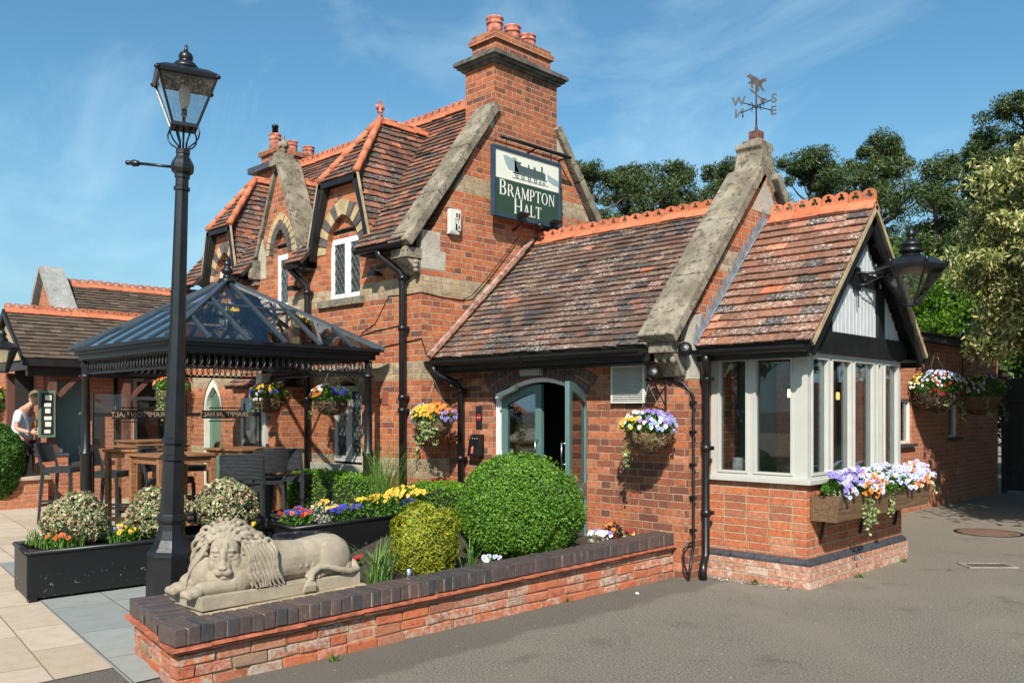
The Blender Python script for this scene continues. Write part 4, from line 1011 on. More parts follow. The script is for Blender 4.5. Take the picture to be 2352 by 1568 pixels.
for wx, r_ in ((-.20, .030), (-.09, .030), (.03, .03), (.14, .03), (.23, .02), (.30, .02)):
    c = [(wx + r_ * math.cos(t * .5236), .092 + r_ + r_ * math.sin(t * .5236)) for t in range(12)]; h = [(wx + r_ * .7 * math.cos(t * .5236), .092 + r_ + r_ * .7 * math.sin(t * .5236)) for t in range(12)]
    m.prism([(.0105, a, b) for a, b in c], (.002, 0, 0), holes=[[(.0105, a, b) for a, b in h]]); sy([(wx - r_, .091 + r_), (wx + r_, .091 + r_), (wx + r_, .096 + r_), (wx - r_, .096 + r_)])
m.build('engine_drawing', 'signloco', sign)
# serif letters, unit height 1
def glyph(ch):
    T, t, sf = .135, .055, .05; L = []
    def r(x0, x1, y0, y1): L.append(([(x0, y0), (x1, y0), (x1, y1), (x0, y1)], []))
    def stem(x, w=T): r(x, x + w, 0, 1); r(x - sf, x + w + sf, 0, .035); r(x - sf, x + w + sf, .965, 1)
    def arc(cx, cy, rx, ry, a0, a1, n=12): return [(cx + rx * math.cos(R(a0 + (a1 - a0) * i / n)), cy + ry * math.sin(R(a0 + (a1 - a0) * i / n))) for i in range(n + 1)]
    def bowl(x, y0, y1, w):
        cy, ry = (y0 + y1) / 2, (y1 - y0) / 2; o = [(x, y0)] + arc(x + w * .45, cy, w * .55, ry, -90, 90) + [(x, y1)]; i_ = [(x, y0 + t)] + arc(x + w * .42, cy, w * .55 - T * .95, ry - t, -90, 90) + [(x, y1 - t)]
        L.append((o, [i_]))
    if ch == 'B': stem(.07); bowl(.15, .50, 1, .44); bowl(.15, 0, .54, .50); return L, .72
    if ch == 'R': stem(.07); bowl(.15, .46, 1, .47); L.append(([(.34, .48), (.48, .48), (.78, .04), (.84, .0), (.62, 0)], [])); return L, .80
    if ch == 'P': stem(.07); bowl(.15, .42, 1, .46); return L, .68
    if ch == 'T': r(.29, .29 + T, 0, 1); r(.22, .50, 0, .035); r(.02, .70, .945, 1); L.append(([(.02, .80), (.05, .80), (.08, .95), (.02, .95)], [])); L.append(([(.67, .80), (.70, .80), (.70, .95), (.64, .95)], [])); return L, .74
    if ch == 'H': stem(.07); stem(.62); r(.2, .62, .485, .54); return L, .86
    if ch == 'L': stem(.07); r(.2, .60, 0, .055); L.append(([(.54, .05), (.60, .05), (.63, .24), (.60, .24)], [])); return L, .66
    if ch == 'N': r(.11, .165, 0, 1); r(.68, .735, 0, 1); L.append(([(.08, 1), (.25, 1), (.74, .10), (.735, 0), (.66, 0), (.11, .94)], [])); r(.02, .24, 0, .035); r(.60, .82, .965, 1); r(.02, .1, .965, 1); return L, .86
    if ch == 'M': r(.10, .155, 0, 1); r(.77, .90, 0, 1); L.append(([(.08, 1), (.22, 1), (.51, .22), (.47, 0), (.44, 0)], [])); L.append(([(.44, 0), (.49, 0), (.84, .93), (.90, 1), (.80, 1)], [])); r(.01, .24, 0, .035); r(.70, .97, 0, .035); r(.03, .12, .965, 1); r(.86, .97, .965, 1); return L, 1.0
    if ch == 'A': L.append(([(.06, 0), (.115, 0), (.40, .88), (.37, 1)], [])); L.append(([(.36, 1), (.43, 1), (.74, 0), (.59, 0), (.34, .86)], [])); r(.21, .56, .33, .385); r(-.01, .2, 0, .035); r(.52, .82, 0, .035); return L, .80
    if ch == 'O': L.append((arc(.42, .5, .40, .52, 0, 360, 28)[:-1], [arc(.42, .5, .27, .465, 0, 360, 28)[:-1]])); return L, .86
def word(txt, x0, z0, big, small, parent, name, gap=.05):
    m = MB(); x = x0
    for i, ch in enumerate(txt):
        h = big if i == 0 else small; L, adv = glyph(ch)
        for k, (o, hs) in enumerate(L):
            m.prism([(.0105 + .0004 * k, x + a * h, z0 + b * h) for a, b in o], (.002, 0, 0), holes=[[(.0105 + .0004 * k, x + a * h, z0 + b * h) for a, b in hh] for hh in hs])
        x += adv * h + gap * h
    m.build(name, 'offwhite', parent); return x
def wlen(txt, big, small, gap=.05): return sum(glyph(c)[1] * (big if i == 0 else small) + gap * (big if i == 0 else small) for i, c in enumerate(txt))
wl = wlen('BRAMPTON', .185, .145); word('BRAMPTON', -wl / 2 + .005, -.155, .185, .145, sign, 'lettering')
wl = wlen('HALT', .185, .145); word('HALT', -wl / 2 + .005, -.352, .185, .145, sign, 'lettering')
m = MB(); m.tube([(.03, -.46, .545), (.03, .80, .545)], .022, 10); m.ball((.03, -.47, .545), .03)
for yy in (-.40, .42):
    m.tube([(.03, yy, .54), (.02, yy, .43)], .006, 5); m.tube([(.02, yy + .012, .45), (.02, yy - .012, .41)], .010, 5)
m.tube([(.03, .16, .545), (-.17, .16, .50)], .014, 6); m.tube([(.03, .78, .545), (-.17, .78, .545)], .014, 6); m.build('hanging_bar', 'black', sign)
m = MB(); m.tube([(.03, .62, .10), (-.17, .62, .10)], .02, 8); m.tube([(.0, -.08, -.43), (-.17, -.08, -.52)], .014, 6); m.tube([(.0, .4, -.43), (-.17, .4, -.5)], .012, 6); m.build('wall_brackets', 'black', sign)
for yy in (-.17, .44):
    m = MB(); m.obox((.05, yy - .07, -.40), (.10, 0, .03), (0, .15, 0), (-.02, 0, .03)); m.tube([(.08, yy, -.39), (.02, yy, -.44)], .008, 6); l_ = m.build('spot_lamp', 'black', sign, bevel=.005)
m = MB(); m.ball((.06, .17, -.45), (.05, .05, .04)); m.tube([(.06, .17, -.45), (0, .17, -.43)], .015, 6); m.build('spot_lamp', 'black', sign)

# ================================================================== SINGLE STOREY WING (door wall)
EY = 6.87; EXR = -4.46; RYX = 8.36; RZX = 3.72
ext = thing('single_storey_wing', 'low brick wing with the long mottled tile roof and the arched double door', 'building', (-6.1, EY, 0))
op = sarch(-7.02, -5.66, 0.0, 1.70, 1.90)
B(wallp('y', EY, [(HX, 0), (EXR, 0), (EXR, 2.14), (HX, 2.14)], [op], .22), 'front_wall', 'brick_ext', ext)
B(wallp('x', EXR, [(EY + .2201, 0), (9.95, 0), (9.95, 2.2), (8.30, 4.00), (EY + .2201, 2.58)], [], .22), 'gable_wall', 'brick_house', ext)
m = MB(); m.box(HX + .01, EXR - .24, 9.7, 9.95, 0, 2.1); B(m, 'back_wall', 'brick_ext', ext)
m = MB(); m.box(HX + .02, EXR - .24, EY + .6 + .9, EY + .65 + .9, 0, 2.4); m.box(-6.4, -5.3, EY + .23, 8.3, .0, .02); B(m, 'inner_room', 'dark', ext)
vv = Vector((0, RYX - 6.57, RZX - 2.14)); VL = vv.length
# raking left edge: roof abuts house gable
r_ = roof('roof', 'tile1', None, (HX + .05, 6.57, 2.14), (1, 0, 0), vv, [(0, 0), (EXR - .25 - HX - .05, 0), (EXR - .25 - HX - .05, VL), (0, VL)], g=.098, w=.165); adopt(r_, ext)
vb = Vector((0, RYX - 10.15, RZX - 2.14))
r_ = roof('roof', 'tile1', None, (EXR - .25, 10.15, 2.14), (-1, 0, 0), vb, [(0, 0), (EXR - .25 - HX - .05, 0), (EXR - .25 - HX - .05, vb.length), (0, vb.length)], g=.2, w=.33); adopt(r_, ext)
adopt(crest('ridge_tiles', None, (HX + .06, RYX, RZX + .02), (EXR - .3, RYX, RZX + .02), slope=42, seg=.31, h=.10), ext)
m = MB(); p, q = Vector((HX + .06, 6.50, 2.14)), Vector((HX + .06, 8.22, 3.70)); d = q - p; n = Vector((0, -d.z, d.y)).normalized(); k = 6
for i in range(k): m.obox(p + d * (i / k) + n * .02, d * (.985 / k), (.055, 0, 0), n * .035)
B(m, 'flashing_fillet', simple('painted mortar fillet', (0.32, 0.19, 0.155), .9, var=.5, vscale=12, bump=.8), ext)
m = MB(); m.prism([(EXR, EY + .001, 2.1401), (EXR, EY + .22, 2.1401), (EXR, EY + .22, 2.58), (EXR, EY + .001, 2.36)], (-.22, 0, 0)); B(m, 'gable_shoulder', 'brick_house', ext)
# parapet gable coping and kneeler
def coping2(x0, x1, p, q, th, root): return coping(x0, x1, p, q, th, 'stone', root)
coping(-4.78, -4.39, (6.58, 2.16), (8.18, 3.96), .105, 'stone', ext)
coping(-4.78, -4.39, (10.04, 2.16), (8.42, 3.96), .105, 'stone', ext)
m = MB(); m.prism([(-4.76, 8.06, 3.88), (-4.76, 8.18, 4.06), (-4.76, 8.22, 4.16), (-4.76, 8.24, 4.24), (-4.76, 8.205, 4.28), (-4.76, 8.22, 4.33), (-4.76, 8.46, 4.33), (-4.76, 8.49, 4.28), (-4.76, 8.45, 4.23), (-4.76, 8.48, 4.14), (-4.76, 8.60, 3.90), (-4.76, 8.45, 3.80), (-4.76, 8.33, 3.95), (-4.76, 8.18, 3.80)], (.30, 0, 0))
m.prism([(-4.71, 8.26, 4.33), (-4.50, 8.26, 4.33), (-4.50, 8.44, 4.33), (-4.71, 8.44, 4.33)], (0, 0, .04))
B(m, 'apex_stone', 'stone', ext, bevel=.012)
m = MB(); m.box(-4.72, -4.465, 6.60, EY - .003, 2.07, 2.175); m.prism([(-4.70, 6.64, 2.07), (-4.70, EY - .003, 2.07), (-4.70, EY - .003, 1.86), (-4.70, 6.82, 1.86), (-4.70, 6.74, 1.97)], (.225, 0, 0))
for k in range(3): m.ball((-4.68 + k * .085, 6.70, 2.02), (.032, .05, .05), 8, 6)
B(m, 'kneeler', 'stone', ext, bevel=.01)
m = MB(); m.prism([(EXR + .004, EY - .003, 1.84), (EXR + .004, 7.16, 1.84), (EXR + .004, 7.10, 2.10), (EXR + .004, 7.10, 2.46), (EXR + .004, 6.93, 2.42), (EXR + .004, EY - .003, 2.33)], (-.08, 0, 0)); m.prism([(EXR + .004, 8.02, 3.58), (EXR + .004, 8.58, 3.58), (EXR + .004, 8.30, 3.92)], (-.08, 0, 0))
B(m, 'quoin_stones', 'stone_pale', ext)
# arch of blue bricks over the doors: two rings
m = MB(); voussoirs(-7.03, -5.65, 1.705, 1.905, .10, EY - .008, .05, 11, m, seg=True); voussoirs(-7.12, -5.56, 1.80, 2.012, .10, EY - .008, .05, 12, m, seg=True)
B(m, 'door_arch', ['blue', 'slatebrick'], ext)
adopt(gutter('gutter', None, (HX + .02, 6.51, 2.11), (EXR - .26, 6.51, 2.11), .06), ext)
m = MB(); m.box(HX + .01, EXR - .25, 6.60, 6.625, 1.99, 2.12); m.box(HX + .01, EXR - .25, 6.60, EY - .003, 1.985, 2.0); B(m, 'fascia_board', 'blackwood', ext)
adopt(downpipe('downpipe', None, [(-7.62, 6.51, 2.06), (-7.62, 6.51, 2.0), (-7.58, 6.55, 1.95), (-7.48, 6.72, 1.86), (-7.46, 6.78, 1.80), (-7.46, 6.78, 0)], .036, rings=(1.78, 1.0)), ext)
# door frame and leaves
fr = sarch(-7.02, -5.66, 0.0, 1.70, 1.90); m = MB(); inn = sarch(-6.975, -5.705, 0.03, 1.665, 1.855)
m.prism([(a, EY + .05, z) for a, z in fr], (0, .10, 0), holes=[[(a, EY + .05, z) for a, z in inn]])
B(m, 'door_frame', 'white', ext)
def doorleaf(name, root, w, h1, h2, flip=False):
    """local: hinge at 0, leaf along +x, 0.045 thick, curved head from h1 at hinge to h2 at free edge"""
    N_ = 6; top = [(w * i / N_, h1 + (h2 - h1) * math.sin(i / N_ * math.pi / 2)) for i in range(N_ + 1)]
    out = [(0, .02), (w, .02)] + top[::-1]; s = .085
    def hole(z0, z1):
        if z1: return [(s, z0), (w - s, z0), (w - s, z1), (s, z1)]
        t2 = [(max(s, min(w - s, a)), b - s) for a, b in top]; t2 = [t2[0]] + [t for t in t2 if s < t[0] < w - s] + [t2[-1]]
        return [(s, z0), (w - s, z0)] + t2[::-1]
    hs = [hole(.82, 0), hole(.16, .70)]
    m = MB(); m.prism([(a, 0, b) for a, b in out], (0, .045, 0), holes=[[(a, 0, b) for a, b in h] for h in hs]); d = m.build(name, 'teal', root)
    m = MB()
    for h in hs: m.prism([(a, .02, b) for a, b in h], (0, .004, 0))
    m.build('pane', 'pane', d)
    m = MB(); m.tube([(w - .04, -.05, 1.02), (w - .04, -.05, 1.24)], .009, 6); m.tube([(w - .04, -.05, 1.03), (w - .04, 0, 1.03)], .008, 6); m.tube([(w - .04, -.05, 1.23), (w - .04, 0, 1.23)], .008, 6); m.build('handle', 'steel', d)
    m = MB()
    for z in (.3, 1.05, 1.6): m.tube([(-.006, -.006, z - .05), (-.006, -.006, z + .05)], .012, 8)
    m.build('hinge', 'white', d); return d
dl = doorleaf('door_leaf', None, .60, 1.655, 1.83); dl.parent = ext; dl.location = (-6.955 + 6.1, .07, 0)
dr_ = doorleaf('door_leaf', None, .60, 1.655, 1.83); dr_.parent = ext; ang = math.atan2(6.33 - 6.90, -5.50 + 5.725); dr_.location = (-5.725 + 6.1, .04, 0); dr_.rotation_euler = (0, 0, ang)
m = MB(); m.obox((-6.93, EY + .0, 1.68), (.30, 0, .09), (0, -.05, 0), (0, 0, .05)); B(m, 'door_closer', 'plasticwhite', ext)

el = thing('bulkhead_light', 'grey emergency bulkhead light above the arched double door', 'light', (-6.41, EY, 1.98))
m = MB(); m.box(-.15, .15, -.06, -.010, -.05, .045); m.box(-.165, .165, -.035, -.008, -.06, .055); m.build('casing', simple('frosted grey plastic', (0.36, 0.42, 0.40), .3), el, bevel=.01)
m = MB(); m.box(.15, .163, -.05, -.01, -.03, .03); m.build('end_clip', 'steel', el)
ns = thing('no_smoking_plate', 'black plate with a red no smoking symbol left of the arched door', 'sign', (-7.24, EY, 1.47))
m = MB(); m.box(-.05, .05, -.012, -.008, -.13, .13); m.build('plate', 'ink', ns)
m = MB(); o_ = [(.036 * math.cos(t * .3927), .036 * math.sin(t * .3927)) for t in range(16)]; m.prism([(a, -.0155, b) for a, b in o_], (0, .003, 0), holes=[[(a * .74, -.0155, b * .74) for a, b in o_]]); m.beam((-.024, -.014, .024), (.024, -.014, -.024), .007, .003, (0, 1, 0)); m.build('red_ring', simple('sign red', (0.55, 0.02, 0.03), .5), ns)
m = MB(); m.box(-.022, .022, -.0145, -.012, -.004, .004); m.build('cigarette_symbol', 'offwhite', ns)
at = thing('cigarette_bin', 'black sloping wall ashtray with a red arrow left of the arched door', 'ashtray', (-7.24, EY, 1.15))
m = MB(); m.prism([(-.085, -.005, .13), (-.085, -.05, .125), (-.085, -.09, .05), (-.085, -.115, -.10), (-.085, -.11, -.12), (-.085, -.005, -.12)], (.17, 0, 0)); m.build('bin_body', 'black', at, bevel=.006)
m = MB(); m.prism([(-.016, -.121, -.085), (.016, -.121, -.085), (.016, -.112, -.03), (.024, -.112, -.03), (0, -.106, .0), (-.024, -.112, -.03), (-.016, -.112, -.03)], (0, -.003, .0)); m.build('arrow_symbol', simple('pale red arrow', (0.6, 0.12, 0.09), .5), at)
m = MB()
for i in range(3): m.tube([(-.04 + .04 * i, -.075, .08), (-.04 + .04 * i, -.080, .082)], .009, 8)
m.build('stub_holes', 'steel', at)
vt = thing('wall_vent', 'white louvred vent cover on the brick wall right of the arched door', 'vent', (-5.12, EY, 1.80))
m = MB(); m.box(-.20, .20, -.02, -.009, -.18, .18); m.box(-.20, -.18, -.05, -.02, -.18, .18); m.box(.18, .20, -.05, -.02, -.18, .18); m.box(-.18, .18, -.05, -.02, -.18, -.165); m.box(-.18, .18, -.05, -.02, .165, .18); m.build('casing', 'plasticwhite', vt)
m = MB()
for i in range(17): z = -.155 + i * .0195; m.obox((-.178, -.022, z + .010), (.356, 0, 0), (0, -.034, -.012), (0, .0, .004))
m.build('louvres', 'plasticwhite', vt)
# horn speakers on the kneeler, conduit
for (x, y, z, lab) in ((EXR + .05, 6.74, 2.10, 'black round camera lamp on the stone kneeler beside the bay roof'), (-4.70, 6.66, 1.89, 'black round lamp tucked under the eave below the stone kneeler')):
    h = thing('security_camera', lab, 'camera', (x, y, z)); m = MB(); m.lathe([(.05, -.045), (.062, -.03), (.062, .03), (.045, .05), (.03, .055)], (0, 0, 0), 14); o = m.build('housing', 'black', h, rot=(R(70), 0, R(30)))
    m = MB(); m.ball((0, 0, .045), .028); m.build('lens', 'pane', h, rot=(R(70), 0, R(30)))
cc = MB(); pth = [(-4.98, EY - .02, 1.84), (-4.62, EY - .02, 1.84), (-4.50, EY - .03, 1.80), (EXR + .035, 6.90, 1.68), (EXR + .035, 6.90, .30), (EXR + .03, 6.86, .15), (-4.40, 6.78, .02)]
cc.tube(pth, .013, 7)
for z in (1.62, 1.35, 1.05, .75, .45): cc.box(EXR + .005, EXR + .055, 6.875, 6.925, z - .015, z + .015)
cc.tube([(EXR + .03, 6.88, .34), (-4.43, 6.83, .34), (-4.47, 6.80, .28), (-4.46, 6.80, .15), (-4.42, 6.80, .05)], .010, 6)
tag(cc.build('conduit_cable', 'black'), 'black cable conduit clipped down the brick corner beside the bay downpipe', 'cable')

# weather vane
wv = thing('weather_vane', 'rusty weather vane with compass letters and a leaping fox on the stone gable', 'weather vane', (-4.59, 8.35, 4.372))
m = MB(); m.box(-.058, .058, -.058, .058, 0, .095); m.build('base_block', simple('rust red block', (0.14, 0.055, 0.042), .8, var=.5, vscale=25, bump=.6), wv, bevel=.006)
m = MB(); m.tube([(0, 0, .09), (0, 0, .45), (0, 0, .60)], .010, 6); m.tube([(0, 0, .095), (0, 0, .15)], .016, 8); m.ball((0, 0, .36), (.02, .02, .03)); m.build('spindle', 'rust', wv)
fw_ = Vector((-4.59, 8.35, 0)).normalized(); rr_ = Vector((fw_.y, -fw_.x, 0))
dirs = {'W': (-1, .38), 'N': (-.55, -1), 'S': (.55, 1), 'E': (1, -.38)}
m = MB(); ends = {}
for k, (a, b) in {'W': (-.95, -.62), 'N': (-.95, .62), 'S': (.95, -.62), 'E': (.95, .62)}.items():
    e = (rr_ * a * .165 + fw_ * b * .27); ends[k] = e; m.tube([(0, 0, .36), tuple(e + Vector((0, 0, .36)))], .0055, 5)
    mid = e * .35 + Vector((0, 0, .36)); pts = [mid + e.normalized() * .03 * math.cos(t * .7) + Vector((0, 0, .03 * math.sin(t * .7) + (.03 if b > 0 else -.03))) for t in range(8)]; m.tube(pts, .004, 4)
m.build('compass_arms', 'black', wv)
Mrot = Matrix(((rr_.x, 0, -fw_.x, 0), (rr_.y, 0, -fw_.y, 0), (0, 1, 0, 0), (0, 0, 0, 1)))
for k, e in ends.items():
    if k == 'N': Mk = Mrot @ Matrix.Scale(-1, 4, (1, 0, 0))
    else: Mk = Mrot
    textmesh(k, .13, 'ink', 'compass_letter', wv, Matrix.Translation(e * 1.12 + Vector((0, 0, .36))) @ Mk, .004)
# leaping fox silhouette with arrow, plate standing in a vertical plane
def plate(pts, z0, name, mat, parent, t=.006, sc=1.0, tilt=0.0):
    m = MB(); c, s_ = math.cos(tilt), math.sin(tilt)
    m.prism([tuple(rr_ * ((a * c - b * s_) * sc) + Vector((0, 0, z0 + (a * s_ + b * c) * sc))) for a, b in pts], tuple(fw_ * t)); return m.build(name, mat, parent)
fox = [(-.14, .18), (-.10, .20), (-.06, .165), (.0, .13), (.06, .07), (.10, .095), (.16, .10), (.165, .05), (.11, .03), (.09, .02), (.10, -.05), (.13, -.11), (.11, -.12), (.07, -.06), (.04, -.02), (.05, -.10), (.02, -.12), (.01, -.04), (-.03, .03), (-.06, .0), (-.05, -.05), (-.08, -.05), (-.09, .03), (-.12, .02), (-.13, .05), (-.09, .08), (-.11, .13), (-.16, .15)]
plate(fox, .585, 'fox_plate', 'rust', wv, sc=.62)
plate([(-.15, .02), (-.08, .035), (-.08, .025), (.08, .020), (.12, .05), (.17, .05), (.14, .01), (.17, -.03), (.12, -.03), (.08, .0), (-.08, .010), (-.08, -.005)], .47, 'arrow_plate', 'rust', wv, tilt=R(-42), sc=.72)

# ================================================================== BAY
BY0, BY1, BX = 7.23, 9.38, -3.49
RYB = 8.32; RZB = 3.50
bay = thing('bay_window_wing', 'projecting brick bay with cream windows, red lichened roof and black timber gable', 'bay', (BX, BY0, 0))
c_ = .0705
m = MB(); m.box(EXR + .002, BX, BY0, BY0 + .22, .24, .90); m.box(BX - .22, BX - .001, BY0 + .221, BY1, .24, .90); m.box(EXR + .004, BX - .2215, BY1 - .22, BY1 + .001, .24, .899); B(m, 'bay_wall', 'brick_plain', bay)
m = MB(); e = .05; m.box(EXR + .003, BX + e, BY0 - e, BY0 + .2, 0, .20); m.box(BX - .2, BX + e - .001, BY0 + .21, BY1 + e, 0, .20); m.box(EXR + .003, BX - .201, BY1 - .2, BY1 + e - .001, 0, .199)
def basem():
    return brick('pale base brick', [(0, (0.42, 0.17, 0.11)), (0.5, (0.50, 0.22, 0.15)), (0.8, (0.45, 0.15, 0.09)), (1, (0.52, 0.34, 0.28))], P=0.45, hd=0.5, soot=.15, white=.5, mortar=(0.42, 0.36, 0.28))
B(m, 'base_course', basem(), bay)
m = MB()   # chamfered blue plinth bricks
def plinth(p, q, nrm, n):
    p, q, nrm = Vector(p), Vector(q), Vector(nrm); d = (q - p) / n
    for i in range(n):
        a = p + d * i + d.normalized() * .004; f = d - d.normalized() * .008
        prof = [(-.06, 0), (.0 + e + .003, 0), (e + .003, .022), (.002, .056), (-.06, .056)]
        m.prism([a + nrm * u + Vector((0, 0, w)) for u, w in prof], f)
plinth((EXR + .01, BY0, .202), (BX, BY0, .202), (0, -1, 0), 4); plinth((BX, BY0, .202), (BX, BY1, .202), (1, 0, 0), 10)
# corner piece
m.prism([(BX, BY0, .202), (BX + e + .003, BY0, .202), (BX + e + .003, BY0 - e - .003, .202), (BX, BY0 - e - .003, .202)], (0, 0, .022)); m.add([(BX, BY0, .258), (BX + e + .003, BY0, .224), (BX + e + .003, BY0 - e - .003, .224), (BX, BY0 - e - .003, .224)], [(0, 1, 2), (0, 2, 3)]); m.add([(BX, BY0, .258), (BX, BY0 - e - .003, .224), (BX, BY0 - .02, .2581)], [(0, 1, 2)])
B(m, 'plinth_bricks', 'slatebrick', bay)
m = MB(); m.box(EXR + .004, BX + .012, BY0 - .012, BY0 + .20, .236, .243); m.box(BX - .2, BX + .012, BY0 + .2, BY1, .236, .243); B(m, 'plinth_mortar', 'mortar', bay)
# sill and window frames
m = MB(); m.box(EXR + .004, BX + .05, BY0 - .05, BY0 + .12, .902, .945); m.box(BX - .12, BX + .05, BY0 + .121, BY1 + .02, .902, .945); m.box(EXR + .3, BX - .121, BY1 - .12, BY1 + .02, .902, .945)
B(m, 'window_sill', 'cream', bay, bevel=.004)
ZT = 2.06
def baywin(axis, a0, a1, c, n, posts):
    """axis 'y': plane y=c, a along x"""
    def bx(m_, u0, u1, w0, w1, z0, z1):
        if axis == 'y': m_.box(u0, u1, w0, w1, z0, z1)
        else: m_.box(w0, w1, u0, u1, z0, z1)
    sg = 1 if axis == 'y' else -1
    def dep(a, b): return (c + sg * a, c + sg * b) if sg > 0 else (c + sg * b, c + sg * a)
    m_ = MB(); w0, w1 = dep(.01, .08)
    bx(m_, a0, a1, w0, w1, .946, .975); bx(m_, a0, a1, w0, w1, ZT - .035, ZT)
    for p in posts: bx(m_, p[0], p[1], w0, w1, .975, ZT - .035)
    f = B(m_, 'window', 'cream', bay); q0, q1 = dep(.04, .045)
    for pa, pb in zip(posts[:-1], posts[1:]):
        s_ = MB(); d0, d1 = dep(.0, .06); u0, u1 = pa[1], pb[0]; t = .020; zb, zu = .975, ZT - .035
        bx(s_, u0, u1, d0, d1, zb, zb + t); bx(s_, u0, u1, d0, d1, zu - t, zu); bx(s_, u0, u0 + t, d0, d1, zb + t, zu - t); bx(s_, u1 - t, u1, d0, d1, zb + t, zu - t)
        s_.build('sash', 'cream', f); g_ = MB(); bx(g_, u0 + t, u1 - t, q0, q1, zb + t, zu - t); g_.build('pane', 'pane', f)
    return f
baywin('y', EXR + .01, BX, BY0, 2, [(EXR + .01, EXR + .085), (-4.065, -4.005), (BX - .135, BX)])
baywin('x', BY0 + .082, BY1, BX, 4, [(BY0 + .082, BY0 + .105), (7.675, 7.735), (8.165, 8.215), (8.70, 8.765), (8.88, 8.945), (BY1 - .07, BY1)])
m = MB(); yb = BY1
for a, b in ((EXR + .3, EXR + .36), (-3.85, -3.8), (BX - .1, BX - .081)): m.box(a, b, yb - .08, yb - .01, 1.0, ZT - .07)
m.box(EXR + .3, BX - .081, yb - .08, yb - .01, .946, 1.0); m.box(EXR + .3, BX - .081, yb - .08, yb - .01, ZT - .07, ZT); B(m, 'window', 'cream', bay)
# interior
m = MB(); m.box(EXR + .0, BX - .13, BY0 + .3, BY1 - .13, .86, .90); B(m, 'inner_sill', simple('inner sill', (0.30, 0.33, 0.28), .5), bay)
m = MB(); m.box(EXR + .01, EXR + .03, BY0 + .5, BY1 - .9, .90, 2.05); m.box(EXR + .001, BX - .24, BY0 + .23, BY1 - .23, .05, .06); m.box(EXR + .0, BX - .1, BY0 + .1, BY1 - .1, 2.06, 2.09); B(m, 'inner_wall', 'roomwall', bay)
# gable
GXF = BX + .005
m = MB(); m.prism([(GXF, BY0 + .06, ZT + .20), (GXF, BY1 - .06, ZT + .20), (GXF, RYB, RZB - .16)], (-.03, 0, 0)); MT['boards'] = simple('pale grey boards', (0.46, 0.48, 0.50), .5, var=.08, vscale=8); B(m, 'gable_boarding', 'boards', bay)
m = MB()
for k in range(26):
    y = BY0 + .12 + k * .082; zt = RZB - .16 - abs(y - RYB) / (BY1 - BY0 - .12) * 2 * (RZB - .36 - ZT); 
    if zt > ZT + .24: m.box(GXF, GXF + .005, y - .006, y + .006, ZT + .20, zt)
B(m, 'board_beads', 'boards', bay)
m = MB(); m.box(GXF - .03, GXF + .035, BY0 - .12, BY1 + .05, ZT + .005, ZT + .20); 
for y0, y1 in ((BY0 + .28, BY0 + .43), (BY0 + 1.47, BY0 + 1.62)): m.box(GXF - .001, GXF + .03, y0, y1, ZT + .20, RZB - .2 - abs((y0 + y1) / 2 - RYB) * 1.22)
m.box(GXF - .001, GXF + .028, BY0 + .66, BY1 - .66, 2.73, 2.86)
B(m, 'timber_frame', 'blackwood', bay)
VX = -3.33
vv = Vector((0, RYB - 6.98, RZB - 2.13)); r_ = roof('roof', 'tile2', None, (EXR + .004, 6.98, 2.13), (1, 0, 0), vv, [(0, 0), (VX - EXR, 0), (VX - EXR, vv.length), (0, vv.length)], g=.113, w=.20, th=.018); adopt(r_, bay)
vb = Vector((0, RYB - 9.66, RZB - 2.13)); r_ = roof('roof', 'tile2', None, (VX, 9.66, 2.13), (-1, 0, 0), vb, [(0, 0), (VX - EXR, 0), (VX - EXR, vb.length), (0, vb.length)], g=.10, w=.20, th=.018); adopt(r_, bay)
adopt(crest('ridge_tiles', None, (EXR + .06, RYB, RZB + .02), (VX + .01, RYB, RZB + .02), slope=45, seg=.265, h=.12), bay)
for sg, ye in ((-1, 6.98), (1, 9.66)):
    m = MB(); d = Vector((0, RYB - ye, RZB - 2.13)); p = Vector((VX - .02, ye, 2.13)); n = Vector((0, -d.z, d.y)).normalized(); n = n if n.z > 0 else -n
    m.obox(p - n * .05, d, (.03, 0, 0), n * .045); B(m, 'verge_fillet', 'verge', bay)
    m = MB(); m.obox(p - n * .16, d * .985, (-.03, 0, 0), n * .11)
    for k in range(4): m.obox(p - n * .06 + Vector((-.03, 0, 0)) + d * (.1 + .22 * k), d.normalized() * .06, (-.14, 0, 0), n * .04)
    B(m, 'bargeboard', 'blackwood', bay)
adopt(gutter('gutter', None, (EXR + .02, 6.94, 2.10), (VX - .02, 6.94, 2.10), .058), bay); adopt(gutter('gutter', None, (VX - .02, 9.70, 2.10), (EXR + .02, 9.70, 2.10), .058), bay)
m = MB(); m.box(EXR + .004, VX - .04, 7.0, 7.025, 2.0, 2.12); m.box(EXR + .004, VX - .05, 7.026, BY0 + .1, 2.052, 2.066); m.box(EXR + .004, VX - .04, 9.62, 9.645, 2.0, 2.12); m.box(EXR + .004, VX - .05, BY1 - .1, 9.62, 2.052, 2.066); B(m, 'fascia_board', 'blackwood', bay)
adopt(downpipe('downpipe', None, [(-4.32, 6.94, 2.06), (-4.32, 6.94, 2.0), (-4.34, 6.96, 1.95), (-4.39, 7.05, 1.90), (-4.40, 7.07, 1.86), (-4.40, 7.07, .22), (-4.39, 7.03, .16), (-4.36, 6.96, .13), (-4.355, 6.95, .09), (-4.355, 6.95, 0)], .036, rings=(1.84, 1.2, .6)), bay)
